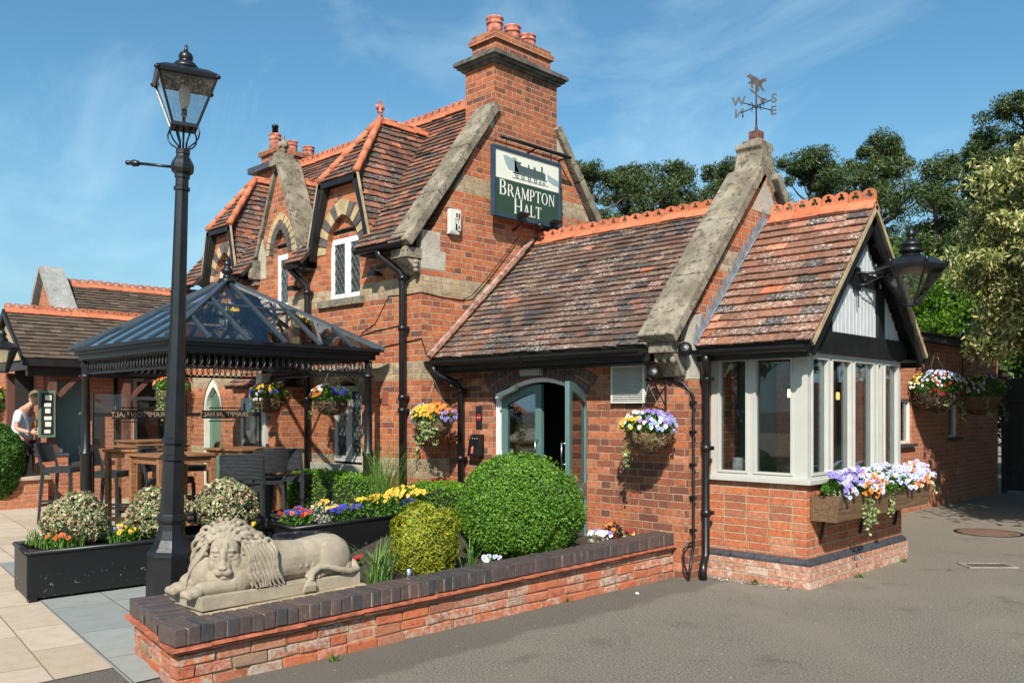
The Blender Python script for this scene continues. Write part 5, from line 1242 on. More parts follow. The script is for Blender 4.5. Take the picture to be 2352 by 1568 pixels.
# lead soakers stepping up the parapet
m = MB(); d = Vector((0, RYB - 6.98, RZB - 2.13)); L = d.length; u = d.normalized(); n = Vector((0, -u.z, u.y)); k = 14
for i in range(k):
    p = Vector((EXR + .008, 6.98, 2.13)) + d * (i / k) + n * .035; q = p + d / k
    m.add([p, q, q + Vector((0, -.01, .085)), p + Vector((0, .01, .075)) + Vector((0, .02, .0))], [(0, 1, 2, 3)]); m.add([p + Vector((.004, 0, 0)), q + Vector((.004, 0, 0)), q + Vector((.022, 0, 0)), p + Vector((.022, 0, 0))], [(0, 1, 2, 3)])
    m.prism([p + Vector((.001, 0, 0)), q + Vector((.001, 0, 0)), q + Vector((.001, -.07, .10)), p + Vector((.001, -.01, .02))], (.006, 0, 0))
B(m, 'lead_flashing', 'lead', bay)
# pendant lamps inside
for (x, y, z) in ((-4.15, 8.2, 1.72), (-3.95, 8.9, 1.70)):
    pl_ = thing('pendant_lamp', 'small lit filament lamp hanging inside the bay window%s' % (', nearer the left pane' if y < 8.5 else ', deeper in the room'), 'lamp', (x, y, z))
    em = NT('lamp filament'); e_ = em.n('ShaderNodeEmission'); e_.inputs[0].default_value = (1, .45, .12, 1); e_.inputs[1].default_value = 9; q_ = em.n('ShaderNodeOutputMaterial'); em.t.links.new(e_.outputs[0], q_.inputs[0])
    m = MB(); m.lathe([(.008, -.04), (.014, -.02), (.012, .03), (.006, .045)], (0, 0, 0), 8); m.build('bulb', em.m, pl_); m = MB(); m.tube([(0, 0, .04), (0, 0, 2.05 - z)], .004, 5); m.tube([(0, 0, .04), (0, 0, .08)], .012, 6); m.build('flex', 'black', pl_)
jug = thing('jug', 'white printed china jug on the inner sill behind the bay glass', 'jug', (-4.25, BY0 + .17, .946))
MT['jugm'] = simple('printed china', (0.70, 0.69, 0.64), .25, var=.25, vscale=40)
m = MB(); m.lathe([(.05, 0), (.062, .01), (.060, .10), (.052, .13), (.058, .16), (.05, .155), (.045, .12), (.05, .02)], (0, 0, 0), 16); m.build('body', 'jugm', jug); m = MB(); m.tube([(.055, 0, .13), (.09, 0, .12), (.10, 0, .08), (.085, 0, .05), (.058, 0, .04)], .008, 6); m.build('handle', 'jugm', jug)

# window box on bay
wb = thing('window_box', 'long weathered timber window box on the bay, brimming with lilac and orange pansies', 'planter', (BX, 8.31, .72))
m = MB(); L0, L1 = -1.03, 1.13
m.box(.02, .24, L0 + .02, L1 - .02, -.13, -.11); m.obox((.22, L0, -.13), (0, L1 - L0, 0), (.03, 0, .22), (.022, 0, 0)); m.box(.012, .032, L0, L1, -.13, .09)
for y in (L0, L1 - .02): m.prism([(.032, y, -.13), (.22, y, -.13), (.25, y, .09), (.032, y, .09)], (0, .02, 0))
m.build('box', 'boxwood', wb)
m = MB(); m.box(.035, .235, L0 + .022, L1 - .022, -.10, .06); m.build('compost', 'soil', wb)
for y in (-.85, 0, .85): m = MB(); m.beam((.012, y, -.34), (.05, y, -.14), .025, .02, (0, 1, 0)); m.build('bracket', 'blackwood', wb)
def plantmass(root, c, r, n, mat='pansyleaf', name='foliage', size=.035, droop=.2, trail=()):
    P_ = RNG.normal(size=(n, 3)); P_ /= np.linalg.norm(P_, axis=1)[:, None]; P_ *= (RNG.uniform(.35, 1, n) ** .5)[:, None]; P_ = np.array(c) + P_ * np.array(r)
    return leaves(name, P_, size, mat, root, droop=droop, aspect=.7)
def trail(root, starts, mat='ivy', size=.032, name='trailing_ivy', n=26):
    pts = []
    for (x, y, z, dx, dy, L) in starts:
        for k in range(int(n * L / .3)):
            t = random.random(); pts.append((x + dx * min(1, t * 1.6) + random.gauss(0, .02), y + dy * min(1, t * 1.6) + random.gauss(0, .022), z - L * t + random.gauss(0, .012)))
    return leaves(name, np.array(pts), size, mat, root, aspect=.8)
def blooms(root, colour, pts, size=.045, nrm=(.6, -.6, .5), name='pansy_flowers'):
    return pansies(name, pts, [nrm] * len(pts), colour, root, size)
plantmass(wb, (.16, .04, .15), (.17, 1.14, .14), 5200, size=.033)
def ptsbox(n, x, y, z): return [(random.uniform(*x), random.uniform(*y), random.uniform(*z)) for _ in range(n)]
def arcpts(n, y0, y1, e0=-15, e1=95):
    out = []
    for _ in range(n):
        e = R(random.uniform(e0, e1)); y = random.uniform(y0, y1); q = 1 + random.uniform(-.12, .1); out.append((.15 + .16 * q * math.cos(e), y, .14 + .15 * q * math.sin(e) + .02 * math.sin(y * 9)))
    return out
blooms(wb, 'lilac', arcpts(150, -1.02, 1.14), .046)
blooms(wb, 'violet', arcpts(46, -1.08, -.35, 0, 100), .046)
blooms(wb, 'white', arcpts(70, -.6, 1.12, -30, 95), .044)
blooms(wb, 'orange', arcpts(34, -.62, -.10, -35, 50) + arcpts(22, .55, .98, -30, 70), .044)
trail(wb, [(.27, -.45, .08, .04, .0, .26), (.27, -.55, .05, .03, .05, .30), (.27, .05, .05, .02, .0, .18), (.25, -.8, .12, .0, -.1, .08), (.26, 1.05, .1, .05, .08, .12), (.26, -.35, .05, .02, .0, .22)], n=60)
plantmass(wb, (.20, -.85, .10), (.09, .16, .05), 160, 'euon', 'cream_foliage', .04)

# ================================================================== hanging baskets
def basket(label, loc, rr, cols, wall='y', group='hanging baskets of pansies', ivy=None, coir='coir', chain=.55, arm=.34, wall_d=.30, seedn=120, drop=None, bracket=True, full=1.0):
    b = thing('hanging_basket', label, 'hanging basket', loc, 0, group)
    m = MB(); m.lathe([(rr * .10, -rr * .84), (rr * .38, -rr * .78), (rr * .62, -rr * .64), (rr * .80, -rr * .44), (rr * .93, -rr * .22), (rr * .99, -rr * .05), (rr * 1.02, .0), (rr * .9, .0), (rr * .8, -.02)], (0, 0, 0), 30); m.v = [tuple(q * (1 + random.uniform(-.035, .035)) for q in v_) for v_ in m.v]; m.build('basket_bowl', coir, b)
    th_ = RNG.uniform(0, 6.283, 420); ph_ = RNG.uniform(-1.25, 0, 420); P_ = np.stack([rr * 1.01 * np.cos(th_) * np.cos(ph_), rr * 1.01 * np.sin(th_) * np.cos(ph_), rr * .86 * np.sin(ph_)], 1); fb_ = leaves('coir_fibres', P_, .09, 'fibre', b, N=P_ / rr, spread=.35, aspect=.07); fb_['kind'] = 'stuff'
    m = MB()
    for k in range(10):
        t = k * .628; m.tube([(rr * 1.01 * math.cos(t), rr * 1.01 * math.sin(t), 0), (rr * .90 * math.cos(t), rr * .9 * math.sin(t), -rr * .38), (rr * .62 * math.cos(t), rr * .62 * math.sin(t), -rr * .74)], .003, 4)
    m.build('wire_frame', 'black', b)
    m = MB(); top = Vector((0, 0, chain))
    for k in range(3): t = k * 2.094 + .5; m.tube([(rr * math.cos(t), rr * math.sin(t), 0), tuple(top)], .0022, 4)
    m.build('chain', 'leadgrey', b)
    if bracket:
        wd = Vector((0, 1, 0)) if wall == 'y' else Vector((-1, 0, 0)); w0 = wd * wall_d; m = MB()
        m.tube([tuple(top + Vector((0, 0, .02))), tuple(w0 + Vector((0, 0, chain + .02)))], .008, 5); m.tube([tuple(w0 - wd * .012 + Vector((0, 0, chain + .05))), tuple(w0 - wd * .012 + Vector((0, 0, chain - .25)))], .010, 5)
        m.tube([tuple(w0 + Vector((0, 0, chain - .22))), tuple(w0 * .35 + Vector((0, 0, chain + .01)))], .006, 5)
        c = w0 * .62 + Vector((0, 0, chain - .06)); m.tube([tuple(c + wd * .03 * math.cos(t * .7) * (1 - t * .07) + Vector((0, 0, .03 * math.sin(t * .7) * (1 - t * .07)))) for t in range(10)], .004, 4)
        m.build('wall_bracket', 'black', b)
    plantmass(b, (0, 0, rr * .35), (rr * 1.22, rr * 1.22, rr * .62), int(1700 * full), size=.030)
    for col, n, az0, az1, e0, e1 in cols:
        P_ = []; Nn = []
        for _ in range(int(n * 1.5)):
            az = R(random.uniform(az0, az1)); el = R(random.uniform(e0, e1)); d = Vector((math.cos(az) * math.cos(el), math.sin(az) * math.cos(el), math.sin(el)))
            P_.append((d.x * rr * 1.28, d.y * rr * 1.28, rr * .32 + d.z * rr * .72)); Nn.append(d + Vector((.3, -.4, .2)))
        pansies('pansy_flowers', P_, Nn, col, b, .041)
    if ivy: trail(b, ivy, n=60)
    return b
# azimuth 0=+x, -90=-y (towards the camera side), view direction comes from about -45
basket('coir hanging basket of white, violet and yellow pansies under the white wall vent', (-4.69, 6.57, 1.345), .20,
       [('violet', 22, -80, 60, 10, 75), ('white', 16, -130, 0, -5, 60), ('yellow', 16, -170, -80, -12, 30), ('paleblue', 12, -60, 20, -25, 30)], ivy=[(-.17, -.05, .0, -.02, -.03, .30), (-.15, -.1, .0, -.04, 0, .24), (.12, -.1, .02, .03, 0, .12)], chain=.44, wall_d=.285)
basket('hanging basket of orange, yellow and blue pansies with ivy left of the door', (-7.50, 6.42, 1.42), .21,
       [('paleblue', 24, -170, -105, -35, 60), ('yellow', 24, -120, -40, -5, 60), ('orange', 24, -60, 10, 10, 70), ('violet', 10, -30, 30, -20, 25), ('vermilion', 8, -180, -140, 0, 50), ('white', 6, -150, -100, -40, -15)], ivy=[(-.2, -.05, -.02, -.03, -.03, .42), (.02, -.2, .12, .05, -.03, .34), (.08, -.2, .12, .08, -.02, .30), (.12, -.15, .10, .06, 0, .36), (0.05, -.21, .1, .0, 0, .25)], chain=.46, wall_d=.42)
basket('hanging basket of red, lilac and white pansies on the far brick wall beside the bay', (-4.72, 14.0, 1.80), .34, [('lilac', 46, -100, 60, 20, 85), ('red', 30, -100, 50, -30, 50), ('white', 30, -120, 40, -5, 60), ('yellow', 8, -130, -90, 10, 50)], wall='x', wall_d=.26, chain=.62, coir='soil', full=2.2, ivy=[(.2, .25, .0, .1, .12, .40), (.1, .32, .0, .05, .2, .35), (.2, -.2, 0, .05, -.05, .2)])
basket('shaded hanging basket of yellow and blue pansies over the small far window', (-4.72, 16.1, 1.78), .36, [('yellow', 26, -110, 60, 10, 70), ('blue', 18, -60, 60, 30, 80), ('white', 14, -120, -60, -10, 30)], wall='x', wall_d=.26, chain=.62, full=2, ivy=[(.2, .3, 0, .1, .15, .4), (.2, -.3, 0, .1, -.2, .35)])
basket('shaded hanging basket of white and orange pansies above the ground floor leaded window', (-9.02, 6.08, 1.66), .20, coir='soil', cols= [('white', 22, -170, -60, 25, 80), ('orange', 14, -170, -50, -10, 50), ('paleblue', 12, -190, -130, 0, 60), ('blue', 10, -40, 20, 10, 50)], wall_d=.35, chain=.45, ivy=[(-.2, -.1, 0, -.05, 0, .25)])  # soil-dark bowl: shade painted into the liner colour
basket('dark hanging basket of blue and yellow violas hanging between the gazebo posts', (-10.35, 6.02, 1.70), .21, coir='soil', cols= [('yellow', 22, -180, 0, 5, 60), ('paleblue', 16, -190, -130, -10, 50), ('blue', 8, -100, 0, 0, 40), ('white', 6, -130, -60, -30, 0)], wall_d=.40, chain=.45, ivy=[(-.1, -.2, 0, 0, 0, .2)])  # liner colour swapped for dark soil to paint in the gazebo shade
basket('trailing hanging basket of orange pansies and ivy left of the green pointed door', (-13.45, 6.1, 1.85), .22, [('orange', 20, -160, 0, 10, 80), ('violet', 8, -180, -120, -10, 30)], wall_d=.34, chain=.4, ivy=[(.1, -.2, .1, .05, 0, .55), (0, -.2, .1, 0, 0, .5), (-.1, -.15, .1, -.05, 0, .45), (.2, 0, .1, .05, 0, .4)])

# ================================================================== wall lantern on the bay gable
def lantern_head(root, c, R_, rb, h, n, roofh, rot=0.0, sx=1, mat='black', g='panelamp', top=True):
    """tapered lantern: n panes, rim radius R_ at z=h, base radius rb at z=0"""
    m = MB()
    for k in range(n):
        t = 2 * math.pi * k / n + rot; a = Vector((math.cos(t), math.sin(t), 0)); m.tube([c + a * rb, c + a * R_ + Vector((0, 0, h))], .010, 5)
    m.lathe([(rb * 1.08, -.015), (rb * 1.08, .012), (rb * .9, .012)], tuple(c), n, rot, smooth=False)
    m.lathe([(R_ * 1.0, h - .01), (R_ * 1.07, h + .0), (R_ * 1.10, h + .022), (R_ * 1.04, h + .035), (R_ * .72, h + .04 + roofh * .6), (R_ * .36, h + .04 + roofh)], tuple(c), n, rot, smooth=False)
    m.build('lantern_frame', mat, root)
    m = MB()
    for k in range(n):
        t0 = 2 * math.pi * k / n + rot; t1 = t0 + 2 * math.pi / n; a, b = Vector((math.cos(t0), math.sin(t0), 0)), Vector((math.cos(t1), math.sin(t1), 0))
        m.add([c + a * rb * .97, c + b * rb * .97, c + b * R_ * .97 + Vector((0, 0, h)), c + a * R_ * .97 + Vector((0, 0, h))], [(0, 1, 2, 3)])
    m.build('lantern_glass', g, root)
wl_ = thing('wall_lantern', 'large black hexagonal lantern on a scrolled arm from the black timber gable of the bay', 'lantern', (BX + .03, 8.20, 2.80))
hc = Vector((.34, .42, -.24))
lantern_head(wl_, hc, .295, .065, .33, 6, .09, R(15))
m = MB(); m.lathe([(.10, .44), (.085, .425), (.085, .49), (.11, .495), (.115, .51), (.07, .55), (.10, .555), (.10, .57), (.055, .61), (.03, .625), (.03, .64), (.05, .655), (.045, .68), (.02, .72), (.006, .745)], tuple(hc), 14)
m.build('lantern_chimney', 'black', wl_)
for k in range(6): m = MB(); t = k * 1.047 + R(15); m.ball(tuple(hc + Vector((math.cos(t) * .31, math.sin(t) * .31, .38))), (.02, .02, .035), 6, 5); m.build('corner_knob', 'black', wl_)
m = MB(); m.box(-.01, .012, -.06, .06, -.12, .10); m.tube([(0, 0, .045), (.12, .14, .05), (.20, .26, .05)], .015, 7); m.tube([(.0, 0, -.07), (.06, .06, -.06), (.13, .16, .0), (.20, .26, .05)], .008, 6)
sp_ = [Vector((.05, .05, .0)) + Vector((.6, .75, 0)) * (.035 * (1 - t * .08) * math.cos(t * .8)) + Vector((0, 0, .04 * (1 - t * .08) * math.sin(t * .8))) for t in range(12)]; m.tube([tuple(p) for p in sp_], .006, 5); m.tube([(.012, 0, -.1), (.012, .01, -.28)], .005, 5)
m.build('bracket_arm', 'black', wl_)
m = MB(); m.lathe([(.012, .24), (.02, .22), (.016, .16), (.022, .14)], tuple(hc), 8); m.build('bulb', 'brass', wl_)

# ================================================================== REAR WING and right side
rw = thing('rear_brick_wing', 'long flat topped brick wing receding behind the bay, with small windows', 'building', (-5.0, 10, 0))
wA = [(13.3, 1.05), (13.85, 1.05), (13.85, 1.72), (13.3, 1.72)]; wB = [(15.5, 1.1), (15.95, 1.1), (15.95, 1.70), (15.5, 1.70)]
B(wallp('x', -5.0, [(9.6, 0), (18.2, 0), (18.2, 2.62), (9.6, 2.62)], [wA, wB], .25), 'wall', 'brick_new', rw)
m = MB(); m.box(-9, -4.90, 9.55, 18.25, 2.62, 2.74); m.box(-9, -4.86, 9.5, 18.3, 2.74, 2.765); B(m, 'roof_fascia', 'fence', rw)
for w_ in (wA, wB):
    y0, y1, z0, z1 = w_[0][0], w_[1][0], w_[0][1], w_[2][1]; m = MB()
    m.box(-5.09, -5.03, y0, y1, z0, z0 + .04); m.box(-5.09, -5.03, y0, y1, z1 - .04, z1); m.box(-5.09, -5.03, y0, y0 + .04, z0 + .04, z1 - .04); m.box(-5.09, -5.03, y1 - .04, y1, z0 + .04, z1 - .04); f = B(m, 'window', 'plasticwhite', rw)
    g_ = MB(); g_.box(-5.07, -5.065, y0 + .04, y1 - .04, z0 + .04, z1 - .04); g_.build('pane', 'pane', f); g_ = MB(); g_.box(-5.2, -5.19, y0, y1, z0, z1); g_.build('pane_backing', 'pane_backing', f)
    s_ = MB(); s_.box(-5.02, -4.93, y0 - .05, y1 + .05, z0 - .05, z0 - .005); s_.build('window_sill', 'slatebrick', f)
fe = thing('timber_fence', 'dark boarded timber fence and gate in shade at the end of the drive', 'fence', (-3.6, 18.3, 0))
m = MB()
for k in range(56): m.box(-1.3 + k * .15, -1.155 + k * .15, 0, .02 + .006 * (k % 2), .05, 2.15 + .01 * (k % 3))
m.build('boards', 'fence', fe)
m = MB()
for k in range(5): m.box(-1.35 + k * 2.0, -1.25 + k * 2.0, -.08, -.002, 0, 2.25)
m.build('fence_posts', 'fence', fe); m = MB(); m.box(-1.3, 7, -.03, -.001, .4, .48); m.box(-1.3, 7, -.03, -.001, 1.7, 1.78); m.build('rails', 'fence', fe)
# ground furniture
mh = thing('manhole_cover', 'round rusty manhole cover in the tarmac right of the bay', 'manhole cover', (-3.45, 12.15, 0)); m = MB(); m.lathe([(.36, .002), (.36, .006), (.34, .008)], (0, 0, 0), 32); m.build('cover', simple('rusty cast iron', (0.15, 0.085, 0.06), .75, var=.35, vscale=9, bump=1.0, bscale=90), mh)
m = MB(); m.lathe([(.40, .001), (.40, .004), (.37, .005)], (0, 0, 0), 32); m.build('rim', 'black', mh)
mh2 = thing('water_valve_cover', 'small dark oval cover in the tarmac behind the slotted drain', 'manhole cover', (-2.55, 10.95, 0)); m = MB(); m.lathe([(.17, .002), (.17, .006), (.15, .007)], (0, 0, 0), 24); m.build('cover', simple('worn dark iron', (0.05, 0.047, 0.042), .7, var=.4, bump=.8), mh2)
dn = thing('drain_grate', 'rectangular slotted drain grate in the drive at the right', 'drain', (-2.72, 9.55, 0), R(44)); m = MB()
m.box(-.24, .24, -.13, -.10, .002, .012); m.box(-.24, .24, .10, .13, .002, .012); m.box(-.24, -.21, -.10, .10, .002, .012); m.box(.21, .24, -.10, .10, .002, .012); m.build('frame', simple('dusty iron frame', (0.26, 0.23, 0.19), .8, var=.2), dn)
m = MB()
for k in range(10): m.obox((-.205 + k * .042, -.10, .003), (.013, 0, 0), (.012, .20, 0), (0, 0, .008))
m.build('bars', simple('dusty iron bars', (0.22, 0.19, 0.16), .8), dn); m = MB(); m.box(-.21, .21, -.10, .10, .001, .0025); m.build('pit', 'ink', dn)
lc_ = [MT['f_yellow'], MT['soil']]
for k, (x, y) in enumerate(((-3.4, 13.4), (-2.9, 13.9), (-2.5, 12.9), (-3.1, 10.6), (-2.2, 12.3), (-4.0, 13.9), (-2.9, 9.0), (-1.9, 9.9))):
    o = leaves('fallen_leaf', np.array([(0, 0, .012)]), .07, MT['f_yellow'] if k % 3 else MT['rust'], None, N=np.array([(0, 0, 1.0)]), spread=.15); o.location = (x, y, 0); tag(o, ('brown leaf nearest the left of the manhole cover', 'yellow leaf in the shade line beyond the manhole cover', 'yellow leaf just behind the round manhole cover', 'brown leaf between the bay base and the manhole cover', 'yellow leaf right of the manhole cover', 'yellow leaf farthest back by the brick wing', 'brown leaf beside the left end of the slotted drain', 'yellow leaf right of the slotted drain')[k], 'leaf', 'fallen leaves on the drive')
m = MB(); m.ball((-4.40, 6.0, .012), (.022, .016, .013), 7, 5); tag(m.build('pebble', simple('pale stone', (0.45, 0.45, 0.43), .8)), 'single pale pebble on the tarmac beside the low brick wall', 'stone')
P_ = np.stack([RNG.uniform(-4.35, -3.55, 140), 7.12 + RNG.normal(0, .03, 140) - .08 * RNG.uniform(0, 1, 140), np.full(140, .008)], 1)
tag(leaves('debris', P_, .022, leafmat('broken brick crumbs', [(0.35, 0.2, 0.14), (0.5, 0.42, 0.35), (0.2, 0.14, 0.1)], .9, 0), None, N=np.tile([0, 0, 1.0], (140, 1)), spread=.6), 'brick crumbs and dead leaves gathered along the foot of the bay', 'debris', kind='stuff')

# ================================================================== LOW FRONT WALL with lion
gw = thing('low_garden_wall', 'low weathered red brick planter wall capped with dark blue bricks, in front of the door', 'wall', (-4.7, 2.2, 0))
# wall core polygon and coping outline (x,y)
A0, A1 = Vector((-4.665, 2.13, 0)), Vector((-4.60, 6.855, 0))     # coping front edge near / far
B0 = Vector((-5.66, 2.29, 0))                                   # coping back corner at the near end
def lerp(a, b, t): return a + (b - a) * t
du = (A1 - A0).normalized(); dn_ = Vector((-du.y, du.x, 0)); dn_ = dn_ if dn_.x < 0 else -dn_      # inward (-x)
eu = (B0 - A0).normalized(); en = Vector((eu.y, -eu.x, 0)); en = en if en.y > 0 else -en          # inward (+y)
ZC0, ZC1 = .352, .415
def zc(p): return ZC0 + (ZC1 - ZC0) * max(0, min(1, (p - A0).dot(du) / (A1 - A0).length))
m = MB()
def ibrick(m, o, a, b, h, j=.003):
    """slightly irregular brick: corner o (x,y,z), edges a,b horizontal, height h"""
    o, a, b = Vector(o), Vector(a), Vector(b); c = Vector((random.gauss(0, .001), random.gauss(0, .001), h)); q = lambda: Vector((random.gauss(0, j), random.gauss(0, j), random.gauss(0, j)))
    base = [o, o + a, o + a + b, o + b]; vs = [p + q() for p in base] + [p + c + q() for p in base]
    fs = [(0, 3, 2, 1), (4, 5, 6, 7), (0, 1, 5, 4), (1, 2, 6, 5), (2, 3, 7, 6), (3, 0, 4, 7)]
    if a.cross(b).z < 0: fs = [f[::-1] for f in fs]
    m.add(vs, fs)
# front row of headers on edge
L = (A1 - A0).length; pitch = .0765; n = int(L / pitch); pitch = L / n; bh = .102
for i in range(n):
    p = A0 + du * (i * pitch + .005); 
    if i == 0: p = A0 + du * .002
    z = zc(p) - bh + random.gauss(0, .0015)
    ibrick(m, p + Vector((0, 0, z)) - dn_ * random.gauss(0, .002), du * (pitch - .011), dn_ * .215, bh, .0016)
# near end row (pedestal side)
L2 = (B0 - A0).length - .225; n2 = 13; p2 = L2 / n2
for i in range(n2):
    p = A0 + eu * (.225 + i * p2 + .004); ibrick(m, p + Vector((0, 0, ZC0 - bh + random.gauss(0, .001))), eu * (p2 - .009), en * .215, bh, .0016)
# long stretchers forming the top of the pedestal behind the end row and its back edge
for r in range(9):
    for c in range(2):
        p = A0 + eu * (.86 - .225 * 0) + en * (.225 + r * .115); 
        o_ = B0 + en * (.225 + r * .112) - eu * (.004 + c * .225) + Vector((0, 0, ZC0 - bh + .004)); ibrick(m, o_, -eu * .213, en * .104, bh - .004, .0014)
cp = B(m, 'coping_bricks', 'blue', gw, bevel=.005)
m = MB(); ins = .012
P4 = [A0 + du * ins - dn_ * -ins, A1 + dn_ * ins, A1 + dn_ * .203, A0 + du * 1.45 + dn_ * .205, A0 + du * 1.45 + eu * 1.05, B0 + en * ins - eu * ins]
vsb = [(p.x, p.y, zc(p) - bh + .002) for p in P4]; vst = [(p.x, p.y, zc(p) - .012) for p in P4]
nn_ = len(P4); m.add(vsb + vst, [tuple(range(nn_ - 1, -1, -1)), tuple(range(nn_, 2 * nn_))] + [(i, (i + 1) % nn_, (i + 1) % nn_ + nn_, i + nn_) for i in range(nn_)]); 
B(m, 'coping_mortar', 'mortar', gw)
# creasing tiles, two courses
m = MB()
for cidx, (off, dz) in enumerate(((.028, -.006), (.012, -.026))):
    k = int(L / .20); 
    for i in range(k):
        p = A0 - dn_ * off + du * (L * i / k + (.1 if cidx else 0) * 0 + .002) - (du * off if i == 0 else du * 0); z = zc(p) - bh + dz - .014
        ibrick(m, Vector((p.x, p.y, z)), du * (L / k - .005 + (off if i == 0 else 0)), dn_ * .08, .013, .0013)
    k = 5; L3 = (B0 - A0).length
    for i in range(k):
        p = A0 - en * off + eu * (L3 * i / k + (.0)); p = p + (eu * .052 if i == 0 else eu * 0); z = ZC0 - bh + dz - .014
        ibrick(m, Vector((p.x, p.y, z)), eu * (L3 / k - .006 - (.052 if i == 0 else -off * (i == k - 1))), en * .08, .016, .0013)
B(m, 'creasing_tiles', 'redtile', gw)
# brick courses
m = MB(); ch_ = .0715
def course(o, d, nrm, length, z0, ztop, par, first=.0):
    x = -(.11 if par else 0) ; 
    while x < length - .01:
        w = .226 * random.uniform(.95, 1.03) if random.random() > .12 else .112
        a, b = max(x, first), min(x + w, length)
        if b - a > .03:
            dep = random.gauss(0, .004); q = o + d * (a + .004) - nrm * dep
            ibrick(m, Vector((q.x, q.y, z0 + .004)), d * (b - a - .009), nrm * .09, ztop - z0 - .010, .0035)
        x += w
inset = .02
o1 = A0 + dn_ * inset + du * inset; o2 = A0 + en * inset + eu * (inset + .10)
for r in range(6):
    z0 = ZC0 - bh - .045 - ch_ * (r + 1)
    # follow rising coping: split the long wall so courses stay level and one cut course fills the wedge
    course(o1, du, dn_, L - .02, max(z0, -.02), z0 + ch_, r % 2)
    course(A0 + en * inset + eu * inset, eu, en, (B0 - A0).length - inset, max(z0, -.02), z0 + ch_, (r + 1) % 2, first=.098)
    if z0 < 0: break
# wedge course at the top of the far part
for i in range(18):
    t0 = .15 + i * .047; a = A0 + du * (L * t0) + dn_ * inset; hh = zc(a) - bh - .044 - (ZC0 - bh - .045) - .006
    if hh > .012: ibrick(m, Vector((a.x, a.y, ZC0 - bh - .041)), du * (L * .047 - .008), dn_ * .09, hh, .002)
B(m, 'wall_bricks', 'gbrick', gw, bevel=.006)
m = MB()
P5 = [A0 + dn_ * .034 + du * .034, A1 + dn_ * .034, A1 + dn_ * .20, A0 + du * 1.45 + dn_ * .20, A0 + du * 1.45 + eu * 1.05, B0 + en * .034 - eu * .03]
n5 = len(P5); vsb = [(p.x, p.y, 0) for p in P5]; vst = [(p.x, p.y, zc(p) - bh - .004) for p in P5]
m.add(vsb + vst, [tuple(range(n5 - 1, -1, -1)), tuple(range(n5, 2 * n5))] + [(i, (i + 1) % n5, (i + 1) % n5 + n5, i + n5) for i in range(n5)]); B(m, 'wall_core', 'mortar', gw)
m = MB()
for t in (.06, .40, .9):
    p = A0 - dn_ * -.0 + en * -.004 + eu * (.10 + t * .6); m.obox((p.x, p.y, ZC0 - bh + .006), eu * .012, -en * .004, (0, 0, .055))
B(m, 'metal_clips', 'steel', gw)

# ------------------------------------------------------------------ the stone lion
lion = thing('stone_lion', 'carved stone lion lying with lowered maned head on the low wall end', 'statue', (-5.12, 2.98, .354), R(1))
# local: x towards the drive (+), y along the body (head at -y), z up
m = MB(); m.box(-.18, .165, -.56, .60, .0, .085); m.build('plinth', 'lion', lion, bevel=.006)
def loft(m, secs, n=22, pw=2.3):
    """closed loft along y: sections (y, xc, zc, rx, rz)"""
    vs = []
    for y, xc, z_, rx, rz in secs:
        for k in range(n):
            t = 2 * math.pi * k / n; c_, s_ = math.cos(t), math.sin(t); q = (abs(c_) ** pw + abs(s_) ** pw) ** (-1 / pw); vs.append((xc + rx * c_ * q, y, z_ + rz * s_ * q))
    fs = [(i * n + k, (i + 1) * n + k, (i + 1) * n + (k + 1) % n, i * n + (k + 1) % n) for i in range(len(secs) - 1) for k in range(n)]
    fs += [tuple(range(n)), tuple((len(secs) - 1) * n + k for k in range(n - 1, -1, -1))]; m.add(vs, fs, 0, True)
m = MB()
loft(m, [(-.46, .0, .14, .05, .05), (-.40, .0, .17, .12, .10), (-.30, 0, .20, .150, .135), (-.18, 0, .215, .155, .15), (-.05, 0, .215, .140, .150), (.08, -.005, .205, .132, .135), (.20, -.01, .20, .128, .130), (.32, -.01, .205, .132, .140), (.42, -.012, .205, .136, .148), (.50, -.012, .20, .130, .140), (.56, -.015, .19, .105, .115), (.60, -.015, .175, .06, .07)])
def cap(a, b, ra, rb, k=8, n=14): 
    P = [Vector(a).lerp(Vector(b), i / k) for i in range(k + 1)]; m.tube(P, [ra + (rb - ra) * i / k for i in range(k + 1)], n); m.ball(a, ra, 14, 10); m.ball(b, rb, 14, 10)
# haunch disc, thigh, hind foot
m.ball((.088, .42, .195), (.062, .145, .130), 22, 16); m.ball((.105, .33, .130), (.045, .10, .050), 16, 12); m.ball((-.10, .42, .19), (.06, .12, .12)); m.ball((.075, .52, .125), (.06, .06, .06))
m.ball((.130, .26, .108), (.034, .085, .030), 16, 10)
for k in range(4): m.ball((.150, .195 + k * .023, .100), (.024, .0125, .020), 10, 8)
# shallow ribs
for k in range(5): cap((.082, .03 + k * .05, .30 - .006 * k), (.112, .055 + k * .05, .175), .016, .014, 4, 8)
# tail
tp = [Vector(p) for p in ((.02, .575, .17), (.09, .60, .135), (.155, .575, .108), (.178, .50, .108), (.180, .41, .130), (.172, .33, .158), (.168, .26, .160), (.172, .205, .125), (.182, .185, .085))]
m.tube(tp, [.024, .024, .023, .022, .021, .020, .020, .020, .022], 12)
for k in range(7): m.tube([(.182, .185 + (k - 3) * .004, .09), (.190, .178 + (k - 3) * .012, .055), (.188, .172 + (k - 3) * .016, .012)], [.012, .014, .004], 6)
fd = Vector((.80, -.60, -.10)).normalized(); sd = Vector((.60, .80, 0)).normalized(); ud = sd.cross(fd); ud = ud if ud.z > 0 else -ud
hc = Vector((.030, -.330, .300))
Mh = Matrix((sd, fd, ud)).transposed()
def H(x, y, z): return hc + sd * x + fd * y + ud * z
def hb(x, y, z, r, n=16, k=12, mm=None): (mm or m).ball(H(x, y, z), r, n, k, M=Mh)
